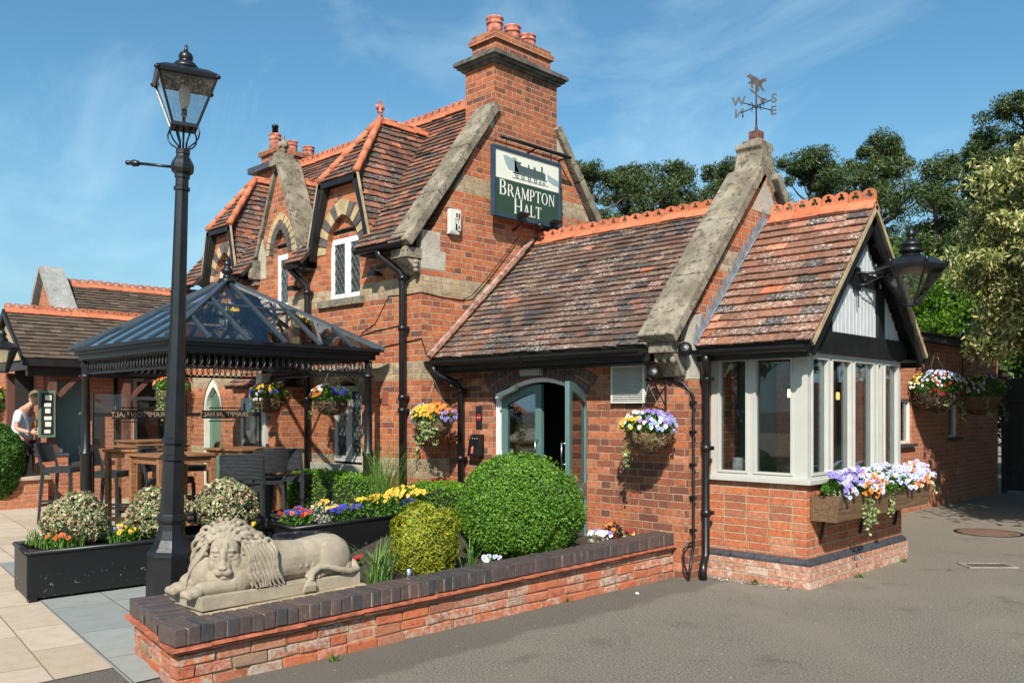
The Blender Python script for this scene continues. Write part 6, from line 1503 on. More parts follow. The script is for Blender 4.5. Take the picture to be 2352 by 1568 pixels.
# head: tall forehead, long muzzle, cheeks
hb(0, -.01, .02, (.098, .095, .135)); hb(0, .045, .045, (.086, .062, .090)); hb(0, .060, .000, (.060, .050, .085)); hb(0, .098, -.060, (.048, .050, .052)); hb(0, .088, .0, (.027, .048, .080))
hb(0, .142, -.046, (.026, .014, .015)); hb(0, .132, -.034, (.019, .018, .030)); hb(0, .075, -.115, (.045, .050, .028)); hb(0, .112, -.112, (.030, .022, .014))
for s_ in (1, -1):
    hb(s_ * .025, .122, -.078, (.030, .028, .025)); hb(s_ * .066, .045, -.040, (.036, .05, .065)); hb(s_ * .060, .060, .0, (.030, .036, .03))
    hb(s_ * .040, .096, .050, (.032, .016, .012)); hb(s_ * .018, .103, .070, (.016, .014, .035)); hb(s_ * .043, .090, .030, (.021, .015, .010)); hb(s_ * .043, .093, .018, (.021, .014, .005))
    hb(s_ * .012, .154, -.050, (.007, .006, .005))
# fore legs and paws stretched forward under the chin
for (x0, x1) in ((.09, .075), (-.12, -.125)):
    cap((x0, -.30, .125), (x1, -.52, .115), .055, .044, 4); m.ball((x1, -.56, .102), (.058, .058, .040), 16, 12)
    for k in range(4): m.ball((x1 - .038 + k * .025, -.605, .094), (.015, .028, .026), 10, 8)
m.box(-.165, .10, -.54, -.2, .07, .12)
lb = m.build('lion_body', 'lion', lion)
rm = lb.modifiers.new('remesh', 'REMESH'); rm.mode = 'VOXEL'; rm.voxel_size = .0042; rm.use_smooth_shade = True
sm = lb.modifiers.new('smooth', 'SMOOTH'); sm.factor = .5; sm.iterations = 5
# mane: solid mass behind the face, then wavy locks laid over it
m = MB()
hb(0, -.070, .030, (.150, .085, .165), 22, 16, m); hb(0, -.035, .115, (.105, .080, .078), 20, 14, m)
m.ball((-.02, -.20, .255), (.150, .170, .175), 22, 16); m.ball((.05, -.17, .19), (.110, .13, .135), 20, 14); m.ball((-.07, -.40, .19), (.105, .12, .13), 20, 14); m.ball((-.11, -.46, .14), (.07, .10, .06), 16, 12); m.ball((.09, -.27, .16), (.075, .09, .10), 18, 12)
rs = random.Random(3)
def lock(pts, r0, r1=.004):
    P = [Vector(p) for p in pts]; n_ = len(P); m.tube(P, [r0 * (.6 + .4 * math.sin(math.pi * min(1, .3 + i / n_))) if i < n_ - 1 else r1 for i in range(n_)], 7)
# ring locks start at the rim of the face and curl back and down, hugging the mass
for ring, (rx, rz, dep, L_, r0, cnt) in enumerate(((.104, .140, .040, .14, .0125, 20), (.128, .160, .000, .17, .0145, 22), (.148, .178, -.05, .20, .0155, 22))):
    for k in range(cnt):
        t = math.radians(-62 + 304 * (k + .5 * (ring % 2)) / cnt); cx, sz = math.cos(t), math.sin(t)
        if sz < -.5 and ring == 0: continue
        side_ = 1 if cx > 0 else -1; p = H(cx * rx, dep, sz * rz + .022); pts = [p]; ph = rs.uniform(0, 6.28)
        for j in range(1, 10):
            f = j / 9
            v = sd * cx * (.9 - 1.0 * f) + ud * max(0, sz) * (.5 - .6 * f) - fd * (.55 - .25 * f) + Vector((0, 0, -1)) * (.10 + 1.25 * f)
            p = p + v.normalized() * L_ / 9 + (sd * math.cos(ph + j * 1.0) + Vector((0, 0, 1)) * .5 * math.sin(ph + j)) * .0055; q = p.copy(); q.z = max(q.z, .09); pts.append(q)
        lock(pts, r0)
# long wavy curtains hanging on both sides of the face down to the paws
for sgn, x0, n_l in ((1, .105, 9), (-1, -.105, 10)):
    for k in range(n_l):
        a = k / (n_l - 1); pts = []
        for j in range(11):
            f = j / 10; b = H(x0 + sgn * (.020 + .045 * a) * math.sin(f * 2.4), .035 - .10 * a, .075 - .05 * a)
            drift = Vector((-.07 * f, -.11 * f * (1 - .5 * a), 0)) if sgn < 0 else Vector((.015 * f, .035 * f, 0))
            w_ = .009 * math.sin(f * 8 + k * 1.1); pts.append((b.x + drift.x + sd.x * w_, b.y + drift.y + sd.y * w_, max(.088, b.z - (.285 - .04 * a) * f)))
        lock(pts, .0135)
# flowing S-shaped locks over the shoulder
for row in range(3):
    for k in range(9):
        y0 = -.27 + k * .024 + row * .012; pts = []
        for j in range(9):
            f = j / 8; zz = .36 - row * .055 - .18 * f; xx = .118 + .045 * math.sin(min(1, .25 + f) * 1.9) + .004 * row - .03 * max(0, .4 - f)
            pts.append((xx, y0 + .045 * f + .014 * math.sin(f * 6.3 + k * .8 + row), max(zz, .088)))
        lock(pts, .014)
# crown of curls and tufts down the neck
for row in range(3):
    for k in range(9):
        t = (k - 4 + .5 * (row % 2)) / 4.5; sg_ = 1 if t >= 0 else -1; pts = []
        for j in range(8):
            f = j / 7; x_ = t * .085 + sg_ * (.030 * f + .010 * math.sin(f * 6 + k)); z_ = .118 + .040 * math.sin(f * 2.2) - .030 * abs(t) - .02 * f; y_ = .066 - row * .038 - .050 * f - abs(t) * .02
            pts.append(H(x_, y_, z_ + row * .010))
        lock(pts, .0165)
for k in range(22):
    a = rs.uniform(-1, 1); y0 = rs.uniform(-.24, -.06); x_ = .11 * a; z_ = .255 + .165 * math.sqrt(max(0, 1 - (x_ / .15) ** 2 - ((y0 + .2) / .19) ** 2)) ; pts = []
    for j in range(6): f = j / 5; pts.append((x_ + .035 * a * f + .008 * math.sin(f * 7 + k), y0 + .075 * f, z_ + .012 * math.sin(f * 3.1) - .05 * f * f))
    lock(pts, .016)
# ears half buried in the mane, beard under the chin
for s_ in (1, -1): hb(s_ * .098, -.005, .095, (.026, .020, .036), mm=m)
for k in range(9): a = (k - 4) * .013; lock([H(a * .8, .092, -.118), H(a * 1.15, .105, -.145), H(a * 1.35, .100, -.180), H(a * 1.4, .085, -.205)], .0105, .003)
mo = m.build('mane', 'lion', lion)
rm = mo.modifiers.new('remesh', 'REMESH'); rm.mode = 'VOXEL'; rm.voxel_size = .0036; rm.use_smooth_shade = True
sm = mo.modifiers.new('smooth', 'SMOOTH'); sm.factor = .5; sm.iterations = 2
# ================================================================== LAMP POST
lp = thing('street_lamp', 'tall black lamp post with four sided lantern and ladder bar behind the lion', 'street lamp', (-6.62, 2.98, 0)); 
lean = Vector(cam.matrix_world.to_3x3() @ Vector((1, 0, 0))) if False else Vector((math.cos(R(44.38)), math.sin(R(44.38)), 0))
ax = Vector((-lean.y, lean.x, 0)); q_ = Matrix.Rotation(R(1.75), 4, ax); lp.rotation_mode = 'XYZ'; lp.rotation_euler = q_.to_euler()
m = MB(); O8 = R(22.5)
m.lathe([(.172, 0), (.170, .42), (.175, .44), (.172, .46), (.155, .475), (.140, .50), (.115, .56), (.098, .63), (.092, .68), (.102, .69), (.108, .71), (.104, .745), (.092, .76)], (0, 0, 0), 8, O8, smooth=False); m.build('base', 'black', lp, bevel=.004)
m = MB(); m.lathe([(.088, .75), (.078, 1.16), (.096, 1.17), (.096, 1.205), (.077, 1.215), (.075, 1.285), (.094, 1.295), (.094, 1.33), (.075, 1.345), (.058, 2.2), (.048, 3.24), (.060, 3.245), (.060, 3.27), (.048, 3.28), (.048, 3.335), (.056, 3.34), (.056, 3.365), (.05, 3.375)], (0, 0, 0), 8, O8, smooth=False); m.build('shaft', 'black', lp)
m = MB(); m.lathe([(.05, 3.36), (.078, 3.385), (.084, 3.41), (.084, 3.445), (.070, 3.475), (.052, 3.505), (.046, 3.52), (.052, 3.525), (.052, 3.56), (.03, 3.565)], (0, 0, 0), 8, O8, smooth=False); m.build('capital', 'black', lp)
m = MB(); dl_ = -lean
m.tube([tuple(Vector((0, 0, 3.425)) + dl_ * .06), tuple(Vector((0, 0, 3.445)) + dl_ * .34)], .0115, 8)
m.tube([tuple(Vector((0, 0, 3.443 + u * .05)) + dl_ * (.33 + u)) for u in (0, .012, .025, .045, .065, .08, .092, .105, .113)], [.012, .022, .024, .028, .019, .015, .020, .017, .004], 10)
m.build('ladder_bar', 'black', lp)
m = MB()
for k in range(4):
    t = k * math.pi / 2 + R(25); a = Vector((math.cos(t), math.sin(t), 0)); m.tube([tuple(Vector((0, 0, z)) + a * r_) for r_, z in ((.045, 3.555), (.055, 3.575), (.11, 3.605), (.142, 3.64), (.15, 3.685), (.135, 3.72), (.105, 3.73), (.08, 3.715))], .0065, 6)
    m.tube([tuple(Vector((0, 0, z)) + a * r_) for r_, z in ((.03, 3.56), (.035, 3.62), (.06, 3.68), (.075, 3.735))], .0065, 6)
m.tube([(0, 0, 3.55), (0, 0, 3.74)], .008, 6); m.build('cradle_scrolls', 'black', lp)
lantern_head(lp, Vector((0, 0, 3.735)), .29, .125, .345, 4, .06, R(25))
m = MB(); m.lathe([(.12, 4.19), (.11, 4.205), (.085, 4.21), (.08, 4.225), (.098, 4.23), (.10, 4.245), (.07, 4.28), (.045, 4.29), (.05, 4.30), (.055, 4.325), (.045, 4.35), (.02, 4.365), (.014, 4.385), (.012, 4.41), (.004, 4.42)], (0, 0, -.05), 16)
m.build('lantern_finial', 'black', lp)
for k in range(4):
    m = MB(); t = k * math.pi / 2 + R(25); a = Vector((math.cos(t), math.sin(t), 0)); m.ball(tuple(a * .305 + Vector((0, 0, 4.09))), (.022, .022, .018), 8, 6); m.build('corner_knob', 'black', lp)
m = MB(); m.lathe([(.012, 3.75), (.012, 3.82), (.020, 3.82), (.020, 3.875)], (0, 0, 0), 10); m.build('bulb_holder', 'black', lp); m = MB(); m.lathe([(.018, 3.87), (.032, 3.91), (.044, 3.965), (.042, 4.01), (.028, 4.05), (.01, 4.06)], (0, 0, 0), 14); m.build('bulb', 'bulb', lp)

# ================================================================== PLANTERS
def planter(name, label, corners, h, mat='black', spots=True):
    c0 = corners[0]; t = thing(name, label, 'planter', (c0[0], c0[1], 0)); P = [Vector((x - c0[0], y - c0[1], 0)) for x, y in corners]; cen = sum(P, Vector()) / 4
    pm = NT(label[:20]); sc = pm.step(pm.noise(22, 6, .78), .615, .635); sp = pm.n('ShaderNodeSeparateXYZ'); pm.t.links.new(pm.pos(), sp.inputs[0]); low = pm.step(sp.outputs[2], .30, .08)
    cl = pm.mix(pm.math('MULTIPLY', sc, low), (0.008, 0.008, 0.009), (0.30, 0.30, 0.29)); pmat = pm.pbr(cl, .42, pm.bump(pm.noise(18, 5), .25, .004))
    m = MB(); T = .03
    I = [p + (cen - p).normalized() * .045 for p in P]
    m.prism([p + Vector((0, 0, .03)) for p in P], (0, 0, h - .03), holes=[[p + Vector((0, 0, .03)) for p in I]]); m.build('box', pmat, t, bevel=.006)
    m = MB()
    for a, b in zip(P, P[1:] + P[:1]): m.tube([a + Vector((0, 0, h)), b + Vector((0, 0, h))], .018, 8)
    m.build('rim', pmat, t)
    m = MB(); m.prism([p + Vector((0, 0, .06)) for p in I], (0, 0, h - .12)); m.build('compost', 'soil', t)
    m = MB(); 
    for p in I: m.box(p.x - .03, p.x + .03, p.y - .03, p.y + .03, 0, .06)
    m.build('feet', 'black', t)
    return t
pl1 = planter('trough_planter', 'long scuffed black timber trough with round variegated shrubs behind the lamp post', [(-7.70, 2.30), (-7.62, 4.45), (-8.28, 4.47), (-8.36, 2.40)], .40)
pl2 = planter('trough_planter', 'black timber trough of blue and yellow pansies behind the lion', [(-7.22, 4.45), (-7.35, 6.15), (-7.85, 6.15), (-7.78, 4.50)], .44)
def shrub(label, loc, r, nleaf, mat, size, seed, cat='shrub', name='round_shrub', core='core', amp=.10, dens=.08, group=None, flat=0.0, spread=1.0, aspect=.6, jit=.07, boxy=0):
    t = thing(name, label, cat, loc, 0, group)
    d = RNG.normal(size=(nleaf, 3)); d /= np.linalg.norm(d, axis=1)[:, None]; k = lump(d, seed, 3.0, amp) * (1 - np.abs(RNG.normal(size=nleaf)) * jit)
    if boxy: k = k / (np.sum(np.abs(d) ** boxy, 1) ** (1 / boxy))
    rr = np.array(r); P_ = d * rr * k[:, None]; P_[:, 2] += r[2]
    if flat: P_[:, 2] = np.maximum(P_[:, 2], flat)
    leaves('foliage', P_, size, mat, t, N=d, spread=spread, aspect=aspect)
    m = MB(); m.ball((0, 0, r[2]), tuple(x * .86 for x in r), 20, 14); m.build('dark_core', core, t)
    return t
shrub('variegated round shrub at the left end of the black trough', (-8.02, 2.78, .36), (.27, .27, .23), 5200, 'euon', .034, 1, amp=.16, group='variegated shrubs in the black trough')
shrub('variegated round shrub just left of the lamp post in the black trough', (-8.0, 3.52, .36), (.25, .25, .25), 5200, 'euon', .034, 2, amp=.16, group='variegated shrubs in the black trough')
shrub('variegated round shrub to the right of the lamp post, above the lion', (-7.95, 4.15, .36), (.28, .28, .25), 5600, 'euon', .034, 3, amp=.16, group='variegated shrubs in the black trough')
def flowerclump(label, loc, cols, r=(.15, .2, .08), nl=350, group='bedding flowers', bl=None, size=.045, lm='pansyleaf', name='pansy_plant', cat='flowers'):
    t = thing(name, label, cat, loc, 0, group); plantmass(t, (0, 0, r[2] * .6), r, nl, lm, 'foliage', .035)
    for c, n in cols:
        P_ = []
        for _ in range(n):
            a = random.uniform(0, 6.28); q = random.uniform(0, 1) ** .5; P_.append((r[0] * q * math.cos(a), r[1] * q * math.sin(a), r[2] * (.9 + .5 * (1 - q)) + random.uniform(0, .03)))
        pansies('pansy_flowers', P_, [(.5, -.6, .55)] * n, c, t, size)
    if bl: blades('strap_leaves', (0, 0, 0), bl[0], bl[1], 'grass', t, width=.010, rad=r[0])
    return t
flowerclump('vermilion pansies at the left front corner of the long black trough', (-7.90, 2.62, .40), [('vermilion', 8)], (.16, .13, .06), 240, bl=(70, .20))
flowerclump('yellow pansies with strap leaves between the first two variegated shrubs', (-7.88, 3.12, .40), [('yellow', 11), ('violet', 3), ('lilac', 2)], (.15, .16, .08), 300, bl=(60, .2))
flowerclump('small yellow pansies at the foot of the shrub right of the lamp post', (-7.80, 4.30, .40), [('yellow', 5)], (.10, .10, .05), 140)
t = thing('red_stem_plant', 'wispy plant with reddish flower spikes at the left tip of the black trough', 'plant', (-8.18, 2.56, .40)); blades('stems', (0, 0, 0), 16, .17, 'darkleaf', t, width=.008, lean=.2, arch=.1, rad=.08); blades('leaves', (0, 0, 0), 60, .16, 'grass', t, rad=.10)
flowerclump('dark red and blue pansies at the near end of the second black trough', (-7.55, 4.68, .44), [('red', 11), ('blue', 12), ('vermilion', 3)], (.17, .17, .09), 360)
flowerclump('silver leaved plant and yellow pansies in the second black trough', (-7.58, 5.02, .44), [('yellow', 10)], (.13, .16, .13), 300, lm='grey')
flowerclump('deep blue pansies in the middle of the second black trough', (-7.45, 5.20, .44), [('blue', 22), ('yellow', 6)], (.16, .20, .10), 300)
flowerclump('mass of golden yellow pansies at the far end of the second black trough', (-7.50, 5.62, .44), [('yellow', 38)], (.18, .24, .15), 420)
flowerclump('blue and violet pansies behind the golden conifer', (-7.35, 5.98, .44), [('blue', 14), ('violet', 4), ('red', 4)], (.14, .14, .10), 240)
flowerclump('tall clump of yellow pansies between the hedge and the golden conifer', (-7.0, 5.62, .55), [('yellow', 60)], (.18, .22, .16), 620)

# ================================================================== BED PLANTING
def topiary(label, loc, r, n, mat, size, seed, group=None, name='topiary_ball', amp=.045, cat='topiary'):
    return shrub(label, loc, r, n, mat, size, seed, cat, name, amp=amp, group=group, spread=1.0, jit=.055, aspect=.75)
tb = topiary('large clipped box ball in front of the arched door', (-5.27, 5.50, .20), (.545, .545, .485), 52000, 'box', .021, 11, amp=.07)
shoots, dd_ = sphere_pts(900, (.56, .56, .50), (0, 0, .485), jit=-.0, zmin=-.3); shoots = shoots * (1 + .02 * RNG.random((len(shoots), 1))); leaves('stray_shoots', shoots, .034, 'hedge', tb, spread=1.2, aspect=.4)['kind'] = 'stuff'
cn = shrub('squat golden conifer between the lion and the clipped ball', (-5.34, 4.47, .22), (.225, .225, .285), 17000, 'gold', .036, 5, 'shrub', 'golden_conifer', amp=.14, spread=.8, aspect=.28, jit=.12, boxy=4)
def hedgebox(label, cen, dim, rot, n, seed):
    t = thing('clipped_hedge', label, 'hedge', cen, rot, 'low clipped hedges'); P_ = RNG.uniform(-1, 1, (n, 3)); f = RNG.integers(0, 6, n); N_ = np.zeros((n, 3))
    for i in range(6): s_ = f == i; a = i % 3; v = 1 if i < 3 else -1; P_[s_, a] = v * (1 - np.abs(RNG.normal(size=s_.sum())) * .10); N_[s_, a] = v
    d = P_ / np.linalg.norm(P_, axis=1)[:, None]; k = lump(P_ * 1.3, seed, 2.2, .07)
    P_ = P_ / (np.sum(np.abs(P_) ** 8, 1) ** (1 / 8))[:, None] * (1 - np.abs(RNG.normal(size=n)) * .05)[:, None]
    P_ = P_ * k[:, None] * np.array(dim) / 2; P_[:, 2] += dim[2] / 2; P_ = P_[P_[:, 2] > -.02]
    leaves('foliage', P_, .026, 'hedge', t, N=d[:len(P_)], spread=1.0, aspect=.7); m = MB(); a, b, c = (x * .43 for x in dim); m.box(-a, a, -b, b, .02, dim[2] * .93); m.build('dark_core', 'core', t); return t
hedgebox('clipped light green hedge under the leaded ground floor window', (-8.95, 6.10, 0), (1.8, .42, .80), 0, 14000, 3)
hedgebox('clipped light green hedge between the downpipe and the large box ball', (-7.0, 6.30, .1), (1.25, .55, .66), 0, 12000, 4)
gt = thing('ornamental_grass', 'tall arching grass clump beside the right gazebo post', 'plant', (-7.62, 5.82, .40)); blades('blades', (0, 0, 0), 210, .88, 'grass', gt, width=.009, lean=.55, arch=.5, rad=.08, segs=7)
st = thing('daffodil_leaves', 'floppy green strap leaves between the lion and the golden conifer', 'plant', (-5.20, 3.92, .27)); blades('blades', (0, 0, 0), 90, .42, 'grass', st, width=.013, lean=.8, arch=.85, rad=.08, segs=6)
st = thing('daffodil_leaves', 'strap leaves arching between the golden conifer and the clipped box ball', 'plant', (-5.10, 4.72, .28)); blades('blades', (0, 0, 0), 20, .44, 'grass', st, width=.012, lean=.7, arch=.85, rad=.05, segs=6)
flowerclump('tiny white and violet pansies at the foot of the clipped ball on the left', (-4.95, 4.82, .30), [('lilac', 4), ('white', 3)], (.07, .08, .07), 60)
flowerclump('white pansies with silver leaves at the wall end right of the clipped ball', (-4.98, 6.22, .34), [('white', 11), ('violet', 5)], (.12, .10, .07), 160, lm='grey')
flowerclump('bronze leaved plant with small orange flowers near the wall end', (-4.98, 6.42, .34), [('orange', 8)], (.10, .10, .11), 260, lm='darkleaf')
flowerclump('low green plant with red flowers at the brick corner', (-4.98, 6.62, .34), [('red', 3), ('yellow', 2)], (.09, .07, .05), 120, lm='ivy')
flowerclump('single dark red pansy near the slate path', (-5.9, 4.2, .28), [('red', 3)], (.06, .06, .05), 40)
sl = thing('solar_light', 'small steel spot lamp in the bed beside the coping', 'lamp', (-4.98, 4.02, .28)); m = MB(); m.lathe([(.028, .02), (.032, .03), (.032, .12), (.028, .125)], (0, 0, 0), 14); m.build('housing', 'steel', sl); m = MB(); m.lathe([(.022, .126), (.02, .129)], (0, 0, 0), 12); m.build('lens', 'ink', sl)
bn = thing('waste_bin', 'round bin with a crumpled black liner behind the lion', 'bin', (-6.55, 4.12, 0)); m = MB(); m.lathe([(.19, 0), (.22, .44), (.235, .45), (.235, .47), (.20, .47), (.19, .30)], (0, 0, 0), 20); m.build('drum', 'black', bn)
m = MB(); vs = []; n_ = 60
for j, (r_, z) in enumerate(((.20, .40), (.215, .48), (.245, .485), (.25, .44), (.245, .40))):
    for k in range(n_): t = 2 * math.pi * k / n_; q = r_ + .009 * math.sin(k * 2.3 + j) + random.uniform(-.006, .006); vs.append((q * math.cos(t), q * math.sin(t), z + random.uniform(-.007, .007)))
m.add(vs, [(j * n_ + k, j * n_ + (k + 1) % n_, (j + 1) * n_ + (k + 1) % n_, (j + 1) * n_ + k) for j in range(4) for k in range(n_)], 0, False); m.build('liner', simple('black bin liner', (0.02, 0.022, 0.025), .18), bn)

# ================================================================== GAZEBO
GX0, GX1, GY0, GY1, GZ = -10.78, -8.20, 3.68, 6.25, 2.24
gz = thing('glass_gazebo', 'black iron gazebo with a glass pyramid roof and pierced frieze over the bar tables', 'gazebo', ((GX0 + GX1) / 2, (GY0 + GY1) / 2, 0))
ins = .13; PC = [(GX1 - ins, GY0 + ins), (GX1 - ins, GY1 - ins), (GX0 + ins, GY1 - ins), (GX0 + ins, GY0 + ins)]
for x, y in PC:
    m = MB(); m.lathe([(.085, 0), (.085, .05), (.066, .07), (.062, 1.02), (.072, 1.03), (.074, 1.06), (.058, 1.08), (.048, 1.10), (.043, 1.92), (.070, 1.935), (.078, 1.955), (.045, 1.965), (.045, 2.12)], (x, y, 0), 16); B(m, 'post', 'black', gz)
m = MB()
for (a, b, prof) in ((0, 0, None),):
    for off, z0, z1 in ((.00, 2.225, 2.262), (.035, 2.19, 2.225), (.07, 2.13, 2.19)):
        x0, x1, y0, y1 = GX0 + off, GX1 - off, GY0 + off, GY1 - off; w = .10
        m.box(x0, x1, y0, y0 + w, z0, z1 - .0005); m.box(x0, x1, y1 - w, y1, z0, z1 - .0005); m.box(x0, x0 + w, y0 + w, y1 - w, z0, z1 - .001); m.box(x1 - w, x1, y0 + w, y1 - w, z0, z1 - .001)
B(m, 'cornice', 'black', gz)
m = MB(); 
def frieze(p, q):
    p, q = Vector(p), Vector(q); d = (q - p); L = d.length; u = d.normalized(); n = int(L / .075); r_ = .052
    for i in range(n + 1):
        c = p + u * (L * i / n); m.tube([tuple(c + u * r_ * math.cos(t * math.pi / 5) + Vector((0, 0, 2.055 + .066 * math.sin(t * math.pi / 5)))) for t in range(11)], .0065, 4)
    nn = Vector((-u.y, u.x, 0)) * .012
    m.obox(p + Vector((0, 0, 1.965)) - nn, d, nn * 2, (0, 0, .022)); m.obox(p + Vector((0, 0, 2.118)) - nn, d, nn * 2, (0, 0, .011))
for i in range(4): frieze((*PC[i], 0), (*PC[(i + 1) % 4], 0))
B(m, 'pierced_frieze', 'black', gz)
AP = Vector(((GX0 + GX1) / 2, (GY0 + GY1) / 2 + .0, 3.06)); CR = [Vector((GX1, GY0, GZ + .02)), Vector((GX1, GY1, GZ + .02)), Vector((GX0, GY1, GZ + .02)), Vector((GX0, GY0, GZ + .02))]
m = MB(); mg = MB(); me_ = MB()
MT['framegrey'] = simple('dark blue grey roof bars', (0.03, 0.042, 0.055), .35)
for i in range(4):
    a, b = CR[i], CR[(i + 1) % 4]; m.beam(AP, a, .06, .05); mid = (a + b) / 2
    mg.add([a, b, AP], [(0, 1, 2)])
    for t in (1 / 3, 2 / 3, 1 / 6, 5 / 6):
        e_ = a.lerp(b, t); # bar parallel to fall line meets the hip
        s_ = 1 - abs(2 * t - 1); top = mid.lerp(AP, s_) + (e_ - mid) * 1.0
        m.beam(top, e_, .04, .035)
    m.beam(a.lerp(AP, .55), b.lerp(AP, .55), .03, .03); m.beam(mid, AP, .04, .035)
    me_.beam(a.lerp(AP, .02) - Vector((0, 0, .02)), AP.lerp((a + b) / 2, .45) - Vector((0, 0, .16)), .03, .04)
B(m, 'roof_bars', 'framegrey', gz); B(mg, 'roof_glass', 'paneg', gz)
m = MB(); 
m.lathe([(.11, -.03), (.10, .01), (.05, .03), (.035, .06), (.06, .08), (.075, .11), (.055, .14), (.03, .15), (.045, .17), (.05, .19), (.03, .22), (.012, .25), (.004, .27)], tuple(AP), 14); B(m, 'roof_finial', 'black', gz)
m = MB(); m.tube([tuple(AP + Vector((0, 0, -.05))), tuple(AP + Vector((0, 0, -.45)))], .004, 4); m.lathe([(.015, -.42), (.03, -.46), (.05, -.55), (.10, -.58), (.10, -.585)], tuple(AP), 14); B(m, 'hanging_bell_lamp', 'black', gz)
# glass wind screens with black band and reversed lettering
for k, (y0, y1) in enumerate(((GY0 + .22, GY0 + 1.28), (GY0 + 1.34, GY1 - .22))):
    sc_ = thing('glass_screen', 'glass wind screen with black name band, %s half of the gazebo back' % ('left' if k == 0 else 'right'), 'screen', (GX0 + ins, (y0 + y1) / 2, 0)); h_ = (y1 - y0) / 2
    m = MB(); m.box(-.005, .005, -h_, h_, .12, 1.74); m.build('glass', 'pane', sc_)
    m = MB(); m.box(.006, .009, -h_, h_, 1.475, 1.52); m.box(.0092, .012, -h_ * .62, h_ * .62, 1.445, 1.55); m.box(.006, .011, -h_ * .42, h_ * .42, 1.575, 1.59); m.box(.006, .011, -h_ * .42, h_ * .42, 1.405, 1.42); m.build('name_band', 'ink', sc_)
    MT['bandtext'] = MT.get('bandtext') or simple('band lettering', (0.26, 0.18, 0.12), .6)
    textmesh('BRAMPTON HALT', .085, 'bandtext', 'lettering', sc_, Matrix.Translation((.0135, 0, 1.497)) @ YZ @ Matrix.Scale(-1, 4, (1, 0, 0)), .001)
    m = MB(); m.box(-.012, .012, -h_, h_, .06, .11); m.box(-.012, .012, -h_ - .02, -h_, .06, 1.75); m.box(-.012, .012, h_, h_ + .02, .06, 1.75); m.build('screen_frame', 'black', sc_)
spk = thing('wall_speaker', 'white box speaker fixed high on the rear gazebo post', 'speaker', (PC[2][0] + .07, PC[2][1] - .06, 1.93)); m = MB(); m.box(-.07, .07, -.08, .08, -.11, .11); m.build('cabinet', 'plasticwhite', spk, bevel=.008); m = MB(); m.box(.0705, .074, -.065, .065, -.095, .095); m.build('grille', simple('speaker grille', (0.5, 0.5, 0.48), .6), spk)

# ------------------------------------------------------------------ bar stools and tables
def make_stool():
    t = thing('bar_stool', 'dark woven rattan bar stool', 'bar stool', (0, 0, 0), 0, 'woven bar stools round the tall tables')
    m = MB(); m.box(-.20, .20, -.20, .18, .70, .76); m.box(-.19, .19, -.19, .17, .76, .775); m.build('seat', 'rattan', t, bevel=.012)
    for sx in (1, -1):
        m = MB(); m.tube([(sx * .185, -.185, .70), (sx * .205, -.215, .0)], [.026, .020], 4); m.build('leg', 'rattan', t)
        m = MB(); m.tube([(sx * .19, .18, .72), (sx * .21, .235, .0)], [.028, .020], 4); m.build('leg', 'rattan', t)
    m = MB(); N_ = 7; vs = []; 
    for i in range(N_):
        u = -1 + 2 * i / (N_ - 1); yo = .215 + .035 * (1 - u * u)
        for z, dy in ((.84, 0), (1.085, .065)): vs += [(u * .20, yo + dy - .012, z), (u * .20, yo + dy + .012, z)]
    fs = []
    for i in range(N_ - 1):
        a = i * 4; b = a + 4; fs += [(a, b, b + 2, a + 2), (a + 1, a + 3, b + 3, b + 1), (a + 2, b + 2, b + 3, a + 3), (a, a + 1, b + 1, b)]
    fs += [(0, 2, 3, 1), (N_ * 4 - 4, N_ * 4 - 3, N_ * 4 - 1, N_ * 4 - 2)]; m.add(vs, fs); 
    for sx in (1, -1): m.tube([(sx * .19, .18, .72), (sx * .203, .205, .84), (sx * .205, .28, 1.09)], [.022, .020, .016], 4)
    m.tube([(-.205, .285, 1.09), (0, .32, 1.095), (.205, .285, 1.09)], .014, 5); m.build('backrest', 'rattan', t)
    m = MB(); 
    for p, q in (((-.198, -.205, .26), (.198, -.205, .26)), ((-.2, -.2, .32), (-.203, .215, .32)), ((.2, -.2, .32), (.203, .215, .32)), ((-.203, .22, .26), (.203, .22, .26))): m.beam(p, q, .022, .03)
    m.build('footrest', 'rattan', t); return t
stools = [(-8.45, 4.62, 235, 'dark rattan bar stool with its back to the camera, above the right hand variegated shrub'),
          (-9.30, 5.72, 215, 'dark rattan bar stool nearest the leaded window, beside the low green hedge'),
          (-9.15, 5.20, 265, 'dark rattan bar stool turned sideways between two others at the right table'),
          (-10.60, 5.75, 20, 'rear rattan bar stool behind the right hand table, half hidden'),
          (-9.95, 4.50, 130, 'dark rattan bar stool pushed under the table just right of the lamp post'),
          (-11.55, 4.42, 132, 'rattan bar stool in full side view between the left gazebo post and the lamp post'),
          (-12.85, 4.30, 134, 'leftmost rattan bar stool, standing outside the gazebo by the low topiary wall'),
          (-11.9, 5.75, 330, 'rattan bar stool on the far side of the left tables, seen through the glass')]
st0 = make_stool()
for i, (x, y, a, lab) in enumerate(stools):
    s_ = st0 if i == 0 else copy_tree(st0)
    s_.location = (x, y, 0); s_.rotation_euler = (0, 0, R(a)); s_['label'] = lab
